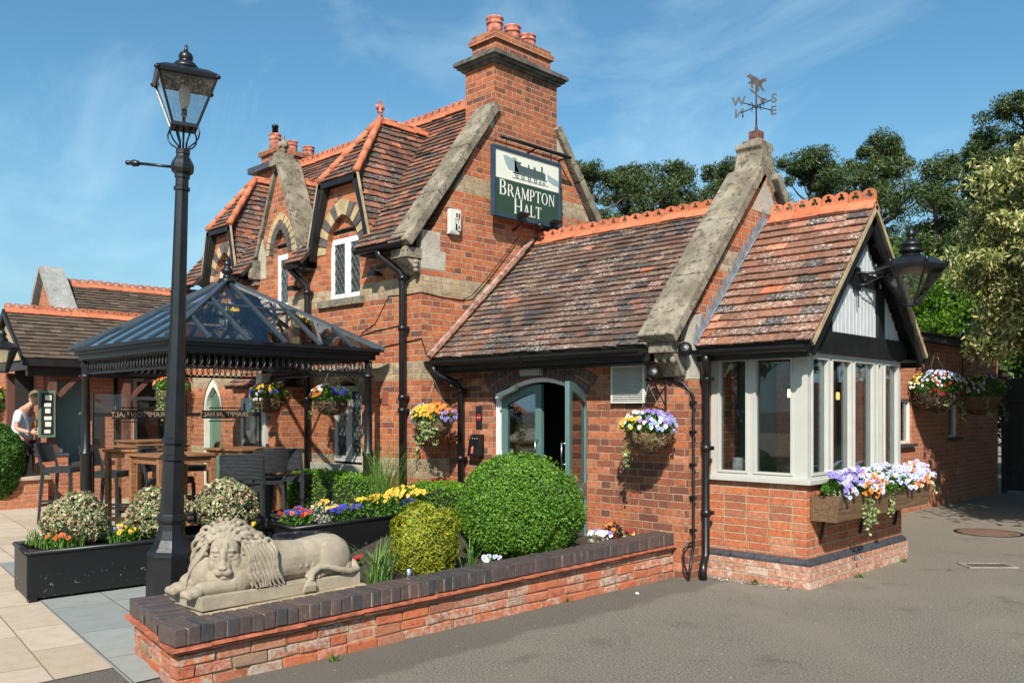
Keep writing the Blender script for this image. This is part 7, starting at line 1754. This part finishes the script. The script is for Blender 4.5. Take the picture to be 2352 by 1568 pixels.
def make_table():
    t = thing('bar_table', 'tall table', 'table', (0, 0, 0), 0, 'tall slatted wooden bar tables')
    m = MB()
    for k in range(7): m.box(-.35 + k * .1, -.35 + k * .1 + .094, -.35, .35, 1.055, 1.08)
    m.build('table_top', 'tablewood', t, bevel=.003)
    m = MB(); m.box(-.31, .31, -.31, -.29, .98, 1.054); m.box(-.31, .31, .29, .31, .98, 1.054); m.box(-.31, -.29, -.29, .29, .98, 1.054); m.box(.29, .31, -.29, .29, .98, 1.054); m.build('apron', 'tablewood', t)
    for sx in (1, -1):
        for sy_ in (1, -1): m = MB(); m.box(sx * .30 - .028, sx * .30 + .028, sy_ * .30 - .028, sy_ * .30 + .028, 0, 1.053); m.build('leg', 'tablewood', t)
    m = MB(); m.box(-.29, .29, -.315, -.285, .22, .27); m.box(-.29, .29, .285, .315, .22, .27); m.build('rail', 'tablewood', t); return t
tb0 = make_table()
for i, (x, y, a, lab) in enumerate([(-10.15, 5.55, 12, 'tall teak bar table at the right of the gazebo, below the dark hanging basket'), (-9.35, 4.25, 4, 'tall wooden bar table directly right of the lamp post'), (-10.75, 4.55, 30, 'tall wooden bar table just left of the lamp post, nearest of the left group'), (-11.75, 5.05, 10, 'tall wooden bar table behind the nearer one at the left gazebo post'), (-13.9, 5.9, 5, 'farthest tall wooden table, seen behind the glass screen below the cream window')]):
    s_ = tb0 if i == 0 else copy_tree(tb0)
    s_.location = (x, y, 0); s_.rotation_euler = (0, 0, R(a)); s_['label'] = lab

# ================================================================== LEFT BUILDING
lb_ = thing('entrance_building', 'single storey brick wing with brown tiled roofs, orange ridges and a timber entrance porch', 'building', (-16.2, 6, 0))
wn_ = [(6.62, .86), (7.55, .86), (7.55, 2.14), (6.62, 2.14)]; dd = [(5.2, 0), (5.75, 0), (5.75, 2.05), (5.2, 2.05)]
B(wallp('x', -16.2, [(5.1, 0), (9.6, 0), (9.6, 2.75), (5.1, 2.75)], [wn_, dd], .25), 'front_wall', 'brick_new', lb_)
B(wallp('y', 5.1, [(-20, 0), (-16.451, 0), (-16.451, 2.75), (-20, 2.75)], [], .25), 'gable_wall', 'brick_new', lb_)
vv = Vector((-1.75, 0, 1.28)); adopt(roof('roof', 'tile4', None, (-16.05, 5.9, 2.68), (0, 1, 0), vv, [(0, 0), (4.1, 0), (4.1, vv.length), (0, vv.length)], g=.10, w=.165), lb_)
adopt(crest('ridge_tiles', None, (-17.8, 5.75, 3.97), (-17.8, 9.9, 3.97), seg=.32, h=.10, slope=38), lb_)
m = MB(); m.obox((-16.9, 5.52, 3.15), (-.90, 0, 1.02), (0, .42, 0), (.06, 0, .08)); m.obox((-18.5, 5.52, 3.15), (.70, 0, 1.02), (0, .42, 0), (-.06, 0, .08)); m.prism([(-16.95, 5.6, 3.0), (-17.75, 5.6, 4.05), (-18.35, 5.6, 3.0)], (0, .3, 0), mi=1); B(m, 'gable_coping', ['stone_grey', 'brick_new'], lb_)
m = MB(); y0, y1, z0, z1 = 6.62, 7.55, .86, 2.14
for a in (y0, (y0 + y1) / 2 - .03, y1 - .06): m.box(-16.24, -16.17, a, a + .06, z0, z1) if a != (y0 + y1) / 2 - .03 else m.box(-16.235, -16.175, a, a + .06, 1.80, z1 - .06)
m.box(-16.238, -16.172, y0 + .06, y1 - .06, z0, z0 + .07); m.box(-16.238, -16.172, y0 + .06, y1 - .06, z1 - .06, z1); m.box(-16.238, -16.172, y0 + .06, y1 - .06, 1.74, 1.80); f = B(m, 'window', 'cream', lb_)
g_ = MB(); g_.box(-16.21, -16.205, y0 + .05, y1 - .05, z0 + .05, z1 - .05); g_.build('pane', 'pane', f); g_ = MB(); g_.box(-16.7, -16.69, 4.8, 9, 0, 2.6); B(g_, 'dark_room', 'dark', lb_)
m = MB(); m.box(-16.24, -16.18, 5.2, 5.75, 0, 2.05); B(m, 'side_door', 'teal', lb_)
adopt(downpipe('downpipe', None, [(-16.12, 6.28, 2.6), (-16.12, 6.28, 0)], .035, rings=(2.2,)), lb_)
# porch
vv = Vector((-.95, 0, .86)); adopt(roof('porch_roof', 'tile4', None, (-15.62, 4.62, 2.40), (0, 1, 0), vv, [(0, 0), (2.6, 0), (2.6, vv.length), (0, vv.length)], g=.10, w=.165), lb_)
vv = Vector((.95, 0, .86)); adopt(roof('porch_roof', 'tile4', None, (-17.52, 7.2, 2.40), (0, -1, 0), vv, [(0, 0), (2.6, 0), (2.6, vv.length), (0, vv.length)], g=.10, w=.165), lb_)
adopt(crest('ridge_tiles', None, (-16.57, 4.60, 3.27), (-16.57, 7.3, 3.27), seg=.27, h=.09, slope=40), lb_)
m = MB()
for sg in (1, -1): m.prism([(-16.57 + sg * .98, 4.60, 2.36), (-16.57 + sg * .98, 4.60, 2.42), (-16.57, 4.60, 3.27), (-16.57, 4.60, 3.14)], (0, -.03, 0))
m.box(-15.68, -15.60, 4.60, 7.2, 2.28, 2.40); m.box(-17.5, -15.7, 4.70, 4.78, 2.22, 2.36); m.box(-15.86, -15.76, 4.72, 7.0, 2.12, 2.28); B(m, 'porch_timbers', 'blackwood', lb_)
m = MB(); m.prism([(-17.4, 4.66, 2.38), (-15.75, 4.66, 2.38), (-16.57, 4.66, 3.12)], (0, .03, 0)); B(m, 'porch_gable_boards', 'verge', lb_)
for (x, y) in ((-15.85, 5.12), (-15.85, 6.35)):
    m = MB(); m.box(x - .06, x + .06, y - .06, y + .06, .95, 2.12); m.box(x - .10, x + .10, y - .10, y + .10, .85, .90); m.box(x - .08, x + .08, y - .08, y + .08, .90, .95); m.prism([(x, y + .06, 1.8), (x, y + .06, 1.7), (x, y + .45, 2.12), (x, y + .34, 2.12)], (.06, 0, 0)); B(m, 'porch_post', 'postwood', lb_)
    m = MB(); m.box(x - .18, x + .18, y - .2, y + .2, 0, .78); B(m, 'post_plinth', 'brick_new', lb_); m = MB(); m.prism([(x - .2, y - .22, .78), (x + .2, y - .22, .78), (x + .2, y + .22, .78), (x - .2, y + .22, .78)], (0, 0, .05)); B(m, 'plinth_cap', 'slatebrick', lb_, bevel=.01)
m = MB(); m.box(-17.2, -17.1, 4.8, 5.0, 0, 2.2); B(m, 'porch_post', 'postwood', lb_)
m = MB(); m.box(-15.95, -15.75, 5.3, 6.2, 0, .62); B(m, 'dwarf_wall', 'brick_new', lb_); m = MB(); m.box(-15.97, -15.73, 5.3, 6.2, .62, .67); B(m, 'wall_cap', 'slatebrick', lb_)
m = MB(); m.box(-16.19, -16.14, 5.9, 6.05, .95, 1.55); B(m, 'notice', 'ink', lb_)
bd = thing('menu_board', 'tall green framed menu case on the porch post, with paper notices', 'notice board', (-15.72, 5.00, 1.50)); m = MB(); m.box(-.03, .03, -.13, .13, -.40, .38); m.build('case', 'green', bd, bevel=.006); m = MB(); m.box(.031, .034, -.095, .095, -.355, .335); m.build('backing', 'ink', bd); m = MB()
for k in range(6): m.box(.035, .037, -.05 + .015 * (k % 2), .045 + .01 * (k % 3), -.33 + k * .11, -.27 + .02 * (k % 2) + k * .11)
m.build('paper_notices', 'offwhite', bd)
ll = thing('wall_lantern', 'black tapered lantern on the gable of the left porch, cut by the photo edge', 'lantern', (-15.30, 4.22, 2.15)); lantern_head(ll, Vector((0, 0, 0)), .21, .08, .36, 6, .09, .3); m = MB(); m.lathe([(.07, .46), (.09, .50), (.05, .56), (.07, .58), (.02, .68)], (0, 0, 0), 12); m.tube([(0, 0, .42), (-.45, .35, .42)], .012, 6); m.build('lantern_top', 'black', ll)
# low wall, topiary, tent, baskets
lw_ = thing('low_planter_wall', 'low red brick wall with pale stone coping under the left clipped ball', 'wall', (-15.2, 4.0, 0)); m = MB(); m.box(-.5, .02, -3.4, .85, 0, .44); m.build('brickwork', 'brick_new', lw_); m = MB()
for k in range(5): m.box(-.56, .07, -3.4 + k * .86, -3.4 + k * .86 + .85, .441, .50)
m.build('coping_slabs', 'sandstone' if 'sandstone' in MT else simple('sandstone coping', (0.36, 0.28, 0.19), .85, var=.3, vscale=5, bump=.6), lw_, bevel=.01)
topiary('dense dark green clipped ball on the low wall at the left edge', (-15.42, 4.12, .08), (.46, .46, .64), 20000, 'boxd', .036, 21)
pm_ = thing('hanging_basket', 'distant hanging basket of orange and yellow flowers against the white marquee', 'hanging basket', (-18.6, 4.9, 1.72), 0, 'hanging baskets of pansies'); m = MB(); m.lathe([(.1, -.25), (.25, -.1), (.28, 0)], (0, 0, 0), 14); m.build('basket_bowl', 'coir', pm_); plantmass(pm_, (0, 0, .05), (.5, .5, .28), 1500, size=.06); pansies('pansy_flowers', [(random.uniform(-.45, .45), random.uniform(-.45, .45), random.uniform(.0, .32)) for _ in range(70)], [(.6, -.6, .3)] * 70, 'orange', pm_, .09); pansies('pansy_flowers', [(random.uniform(-.45, .45), random.uniform(-.45, .45), random.uniform(.0, .32)) for _ in range(40)], [(.6, -.6, .3)] * 40, 'yellow', pm_, .09)
m = MB(); m.tube([(0, 0, .1), (0, 0, 1.3)], .01, 5); m.build('hook', 'black', pm_)
tn = thing('white_marquee', 'white canvas marquee behind the left porch', 'marquee', (-25, 6, 0)); m = MB(); m.box(-3, 3, -5, 5, 0, 2.3); m.build('canvas_walls', 'white', tn); m = MB(); m.prism([(-3.1, -5.1, 2.3), (3.1, -5.1, 2.3), (0, -5.1, 3.4)], (0, 10.2, 0)); m.build('canvas_roof', 'white', tn)
hg = thing('brown_fence', 'brown timber fence panel below the distant orange basket', 'fence', (-20.5, 5.0, 0)); m = MB()
for k in range(24): m.box(-.02, .0 + .01 * (k % 2), -2.4 + k * .2, -2.21 + k * .2, 0, 1.35)
m.build('boards', 'postwood', hg)

# ================================================================== PERSON
pr_ = thing('person', 'person in a white t-shirt and dark trousers bent over beside the green menu case', 'person', (-16.25, 4.78, .08), R(44.4))
def skin(name, verts, edges, radii, mat, root, lv=2):
    me = bpy.data.meshes.new(name); me.from_pydata(verts, edges, []); o = bpy.data.objects.new(name, me); COL.objects.link(o); o.parent = root
    me.materials.append(MT[mat] if isinstance(mat, str) else mat)
    s_ = o.modifiers.new('skin', 'SKIN'); s_.use_smooth_shade = True
    for i, r_ in enumerate(radii): me.skin_vertices[0].data[i].radius = r_ if isinstance(r_, tuple) else (r_, r_)
    me.skin_vertices[0].data[0].use_root = True
    u = o.modifiers.new('sub', 'SUBSURF'); u.levels = lv; u.render_levels = lv
    return o
MT['skin'] = simple('skin', (0.52, 0.27, 0.19), .55, var=.08)
MT['tshirt'] = simple('white cotton', (0.62, 0.66, 0.74), .9, var=.06, bump=.3, bscale=20)
MT['trouser'] = simple('dark cloth', (0.02, 0.022, 0.03), .9)
MT['hair'] = simple('short light brown hair', (0.16, 0.10, 0.06), .8, var=.4, vscale=80)
# local: +x is the direction faced (towards the menu case), z up, y away from the camera
V_ = [(0, 0, .95), (-.02, 0, 1.12), (.0, 0, 1.30), (.06, 0, 1.46), (.12, 0, 1.54), (.165, 0, 1.60),
      (0, -.095, .88), (.02, -.10, .50), (-.04, -.10, .09), (.07, -.10, .035), (0, .095, .88), (-.04, .10, .50), (-.12, .10, .10), (-.01, .10, .035),
      (.045, -.17, 1.43), (.03, -.23, 1.16), (.25, -.20, 1.10), (.045, .17, 1.43), (.05, .23, 1.17), (.26, .19, 1.13)]
E_ = [(0, 1), (1, 2), (2, 3), (3, 4), (4, 5), (0, 6), (6, 7), (7, 8), (8, 9), (0, 10), (10, 11), (11, 12), (12, 13), (3, 14), (14, 15), (15, 16), (3, 17), (17, 18), (18, 19)]
Rr = [(.13, .15), (.12, .14), (.12, .15), (.10, .13), .055, .05, .095, .065, .045, .035, .095, .065, .045, .035, .06, .045, .032, .06, .045, .032]
skin('body', V_, E_, Rr, 'skin', pr_)
skin('tshirt', [(0, 0, .92), (-.02, 0, 1.12), (.0, 0, 1.30), (.055, 0, 1.45), (.045, -.175, 1.43), (.035, -.225, 1.24), (.045, .175, 1.43), (.05, .225, 1.25)], [(0, 1), (1, 2), (2, 3), (3, 4), (4, 5), (3, 6), (6, 7)], [(.155, .17), (.14, .155), (.14, .165), (.12, .145), .078, .072, .078, .072], 'tshirt', pr_)
skin('trousers', [(0, 0, .93), (0, -.095, .86), (.02, -.10, .50), (-.04, -.10, .10), (0, .095, .86), (-.04, .10, .50), (-.12, .10, .11)], [(0, 1), (1, 2), (2, 3), (0, 4), (4, 5), (5, 6)], [(.145, .155), .108, .082, .068, .108, .082, .068], 'trouser', pr_)
m = MB(); Mt = Matrix.Rotation(R(28), 3, 'Y'); hc = Vector((.225, 0, 1.685)); m.ball(hc, (.098, .076, .115), 16, 12, M=Mt); m.ball(hc + Mt @ Vector((.02, 0, -.065)), (.075, .058, .055), 14, 10, M=Mt); m.ball(hc + Mt @ Vector((.100, 0, -.015)), (.018, .013, .028), 8, 6, M=Mt); m.ball(hc + Mt @ Vector((.088, 0, -.062)), (.016, .026, .010), 8, 6, M=Mt)
for s_ in (1, -1): m.ball(hc + Mt @ Vector((-.01, s_ * .077, -.01)), (.022, .010, .033), 8, 6, M=Mt); m.ball(hc + Mt @ Vector((.080, s_ * .030, .02)), (.010, .012, .008), 8, 6, M=Mt)
m.tube([tuple(Vector((.13, 0, 1.53))), tuple(hc + Vector((-.02, 0, -.05)))], .052, 10); m.build('head', 'skin', pr_)
m = MB(); m.ball(hc + Mt @ Vector((-.014, 0, .022)), (.100, .081, .108), 16, 12, M=Mt); m.build('hair', 'hair', pr_)
for s_, wr in ((-1, Vector((.25, -.20, 1.10))), (1, Vector((.26, .19, 1.13)))):
    m = MB(); m.ball(wr + Vector((.045, -s_ * .02, .005)), (.048, .016, .038), 10, 8)
    for k, L_ in enumerate((.060, .070, .066, .052)):
        p = wr + Vector((.08, -s_ * .025, .028 - k * .018)); m.tube([tuple(p), tuple(p + Vector((L_ * .5, -s_ * .012, -.004))), tuple(p + Vector((L_ * .85, -s_ * .035, -.012)))], [.0095, .0088, .007], 6)
    p = wr + Vector((.02, -s_ * .02, .035)); m.tube([tuple(p), tuple(p + Vector((.03, -s_ * .022, .028))), tuple(p + Vector((.055, -s_ * .03, .034)))], [.011, .010, .008], 6); m.build('hand', 'skin', pr_)

# ================================================================== TREES
def branch(m, p, d, L, r, depth, tips, spread=.6, up=.25, kids=3):
    p = Vector(p); pts = [p]; rs_ = [r]; q = p.copy(); dd = Vector(d).normalized(); n = 5
    for i in range(n):
        dd = (dd + Vector((random.gauss(0, .12), random.gauss(0, .12), random.gauss(0, .08) + up * .12))).normalized(); q = q + dd * L / n; pts.append(q.copy()); rs_.append(r * (1 - .72 * (i + 1) / n))
    m.tube(pts, rs_, 6)
    if depth == 0: tips.append(q); tips.append(pts[3]); return
    for k in range(kids):
        t = random.uniform(.45, 1.0); i = min(n - 1, int(t * n)); a = random.uniform(0, 6.283)
        nd = (dd + Vector((math.cos(a), math.sin(a), random.uniform(-.1, .5))) * spread).normalized(); branch(m, pts[i + 1], nd, L * random.uniform(.5, .72), rs_[i + 1] * .75 + .004, depth - 1, tips, spread, up, kids)
    tips.append(q)
def tuft_pts(cs, n, r, flat=.62, hollow=.25):
    out = []
    for c in cs:
        d = RNG.normal(size=(n, 3)); d /= np.linalg.norm(d, axis=1)[:, None]; rr = RNG.uniform(hollow, 1, n) ** .6; s_ = r * RNG.uniform(.5, 1.35); out.append(np.array(tuple(c)) + d * rr[:, None] * np.array([s_, s_, s_ * flat]))
    return np.concatenate(out)
def pine(x, y, H_, crown0, spreadr, seedn, label, nt=80, leafn=230, tuft=.5, point=.5):
    random.seed(seedn); t = thing('pine_tree', label, 'pine tree', (x, y, 0), 0, 'pines behind the building'); m = MB()
    bend = Vector((random.uniform(-.4, .4), random.uniform(-.4, .4), 0)); ax_ = lambda f: bend * f * f + Vector((0, 0, H_ * f))
    m.tube([ax_(f) for f in (0, .25, .5, .75, .95)], [.28, .24, .17, .10, .04], 8); m.build('trunk', 'bark', t); m = MB(); tips = []
    whorls = 9; az0 = [random.uniform(0, 6.283) for _ in range(whorls)]
    for k in range(nt):
        wv_ = random.randrange(whorls); f = crown0 + (1 - crown0) * (wv_ + random.uniform(.1, .75)) / whorls; g_ = (f - crown0) / (1 - crown0)
        env = spreadr * math.sqrt(max(.04, 1 - ((g_ - .32) / .72) ** 2)) * (.80 + .26 * math.sin(az0[wv_] * 3))
        a = az0[wv_] + random.gauss(0, 1.5); rr = env * random.uniform(.15, 1.0); c = ax_(f) + Vector((math.cos(a) * rr, math.sin(a) * rr, random.uniform(-.15, .2) + .12 * rr)); tips.append(c)
        if k % 2 == 0:
            b0 = ax_(max(.2, f - .03 - rr * .03)); m.tube([b0, b0.lerp(c, .55) + Vector((0, 0, -.10)), c], [.045, .03, .012], 5)
    for k in range(5): a = random.uniform(0, 6.283); f = crown0 * random.uniform(.75, 1.0); b0 = ax_(f); c = b0 + Vector((math.cos(a), math.sin(a), .25)) * random.uniform(.5, 1.3); m.tube([b0, c], [.03, .008], 4)
    tips.append(ax_(1.0)); m.build('limbs', 'bark', t); P_ = tuft_pts(tips, leafn, tuft, .72, .1); leaves('crown', P_, .14, 'pine', t, aspect=.26); return t
cf = Vector((-math.sin(R(44.38)), math.cos(R(44.38)), 0)); cr = Vector((math.cos(R(44.38)), math.sin(R(44.38)), 0))
def at(px, d): v = cf * d + cr * ((px - 1176) / 2012 * d); return v.x, v.y
for px, d, H_, c0, sp, sd_, lab, nt, lf in (
        (1388, 30, 9.8, .42, 2.0, 31, 'low end pine rising just right of the house gable', 137, 210),
        (1476, 31, 10.1, .40, 2.3, 39, 'second pine behind the long mottled roof, right of the low end pine', 159, 210),
        (1572, 32, 10.4, .40, 2.4, 32, 'third pine along the long mottled roof', 159, 210),
        (1668, 33, 10.9, .42, 2.1, 33, 'pine just left of the stone gable finial', 145, 210),
        (1858, 31, 10.5, .40, 2.75, 34, 'rounded dark pine just right of the weather vane', 188, 220),
        (2015, 32, 11.6, .36, 2.8, 35, 'tall pine with a narrow top behind the small red roof', 239, 220),
        (2150, 27, 8.5, .45, 2.4, 36, 'open branched pine with sky through its limbs behind the wall lantern', 89, 220),
        (2240, 29, 10.7, .42, 2.1, 40, 'slim pine between the open branched one and the tallest', 116, 220),
        (2350, 28, 11.4, .38, 3.2, 37, 'tallest pine at the right edge of the photo', 217, 230)):
    P0 = at(px, d); pine(*P0, H_, c0, sp, sd_, lab, nt=nt, leafn=lf, tuft=.40)
def broad(name, label, x, y, H_, cr_, mat, size, ncl, leafn, seedn, cz=.55, tuft=.55, group=None, trunk=.12, cat='tree', aspect=.55, droop=0.0):
    random.seed(seedn); t = thing(name, label, cat, (x, y, 0), 0, group); m = MB(); m.tube([(0, 0, 0), (.05, .03, H_ * .4), (0, .1, H_ * .8)], [trunk, trunk * .7, trunk * .25], 7)
    cs = []
    for k in range(ncl):
        a = random.uniform(0, 6.283); el = math.asin(random.uniform(-.75, 1)); rr = random.uniform(.55, 1.0); c = Vector((cr_[0] * rr * math.cos(a) * math.cos(el), cr_[1] * rr * math.sin(a) * math.cos(el), H_ * cz + cr_[2] * rr * math.sin(el))); cs.append(c)
        if k % 3 == 0: m.tube([(0, .03, H_ * .35), tuple(Vector((0, .05, H_ * .5)).lerp(c, .5) + Vector((0, 0, -.1))), tuple(c)], [trunk * .35, trunk * .2, .01], 5)
    m.build('trunk', 'bark', t); P_ = tuft_pts(cs, leafn, tuft, .8, .1); P_ = P_[P_[:, 2] > .05]; leaves('crown', P_, size, mat, t, aspect=aspect, droop=droop); return t
x, y = at(2140, 21); broad('lime_tree', 'bright lime green spring tree between the lantern and the cream leaved tree', x, y, 5.6, (1.9, 1.7, 2.3), 'lime', .11, 60, 300, 41, .58, .6)
x, y = at(2230, 19.5); broad('lime_tree', 'bright green leafy tree rising above the flat topped brick wing', x, y, 5.0, (1.6, 1.5, 1.7), 'lime', .10, 44, 300, 42, .62, .5)
x, y = at(2090, 24); broad('dark_shrub', 'dark mid green shrubbery above the far end of the brick wing', x, y, 4.6, (2.2, 2.0, 1.9), 'midg', .12, 60, 260, 43, .5, .7)
x, y = at(2200, 23); broad('dark_shrub', 'dark evergreen filling the gap below the lime green trees', x, y, 4.4, (2.4, 2.0, 2.0), 'midg', .12, 60, 260, 44, .5, .7)
broad('cream_leaved_tree', 'large tree with cream edged leaves hanging over the drive at the right edge', -3.02, 14.25, 5.5, (1.45, 1.45, 1.80), 'olive', .092, 150, 430, 45, .66, .36, trunk=.10, aspect=.36, droop=1.2)
broad('cream_leaved_tree', 'second cream leaved tree behind the first, its shade put into mid green leaves', -2.2, 15.2, 5.4, (1.6, 1.5, 1.7), 'midg', .12, 70, 420, 46, .66, .5, trunk=.12, droop=.8, aspect=.45)  # darker mid green leaves instead of cream paint its shade
x, y = -.4, 14.7; broad('shade_tree', 'broad dark tree right of the drive that shades the far fence', x, y, 6.5, (2.4, 2.4, 2.6), 'midg', .14, 80, 260, 47, .60, .8, trunk=.2)
broad('shade_tree', 'dark leafy tree added just outside the right edge to shade the brick wing', -.2, 11.8, 6.4, (1.9, 1.9, 1.9), 'midg', .14, 70, 240, 49, .64, .7, trunk=.16)  # out-of-view tree added to cast shade on the brick wing
x, y = at(2560, 17.5); broad('shade_tree', 'dark tree beyond the drive beside the far fence', x, y, 6.5, (2.4, 2.4, 2.8), 'midg', .14, 80, 260, 48, .58, .8, trunk=.2)
# trees across the car park, behind and beside the viewer (seen only in the windows)
for k, (x, y) in enumerate(((-16, -9), (-22, -4), (-9, -14), (8, 16), (10, 24), (14, 9))):
    broad('roadside_tree', ('nearest dark tree of the row beyond the paving, behind the viewer on the left', 'farthest left dark tree beyond the end of the paving', 'dark tree directly behind the viewer across the car park', 'tree across the drive opposite the bay gable', 'tree at the far end of the row across the drive', 'tree closest to the viewer on the right of the drive')[k], x, y, 7.5 if k < 3 else 6, (3.4, 3.4, 3.0), 'midg', .26, 60, 130, 60 + k, .55, 1.1, trunk=.25)

# small weeds at the foot of the walls
for k, (x, y, lab) in enumerate(((-4.60, 3.1, 'small weed tuft at the foot of the low wall below the lion'), (-4.68, 5.4, 'small weed tuft at the foot of the low wall below the clipped ball'), (-3.95, 7.10, 'weed tuft at the foot of the bay beside the downpipe'), (-3.40, 8.05, 'bright weed growing out of the bay base below the window box'), (-3.42, 9.2, 'thin grass tuft at the far corner of the bay base'))):
    t = thing('weed', lab, 'weed', (x + .02, y, 0)); blades('leaves', (0, 0, 0), 16, .07, 'lime', t, width=.012, lean=1.0, arch=.5, rad=.03, segs=3)
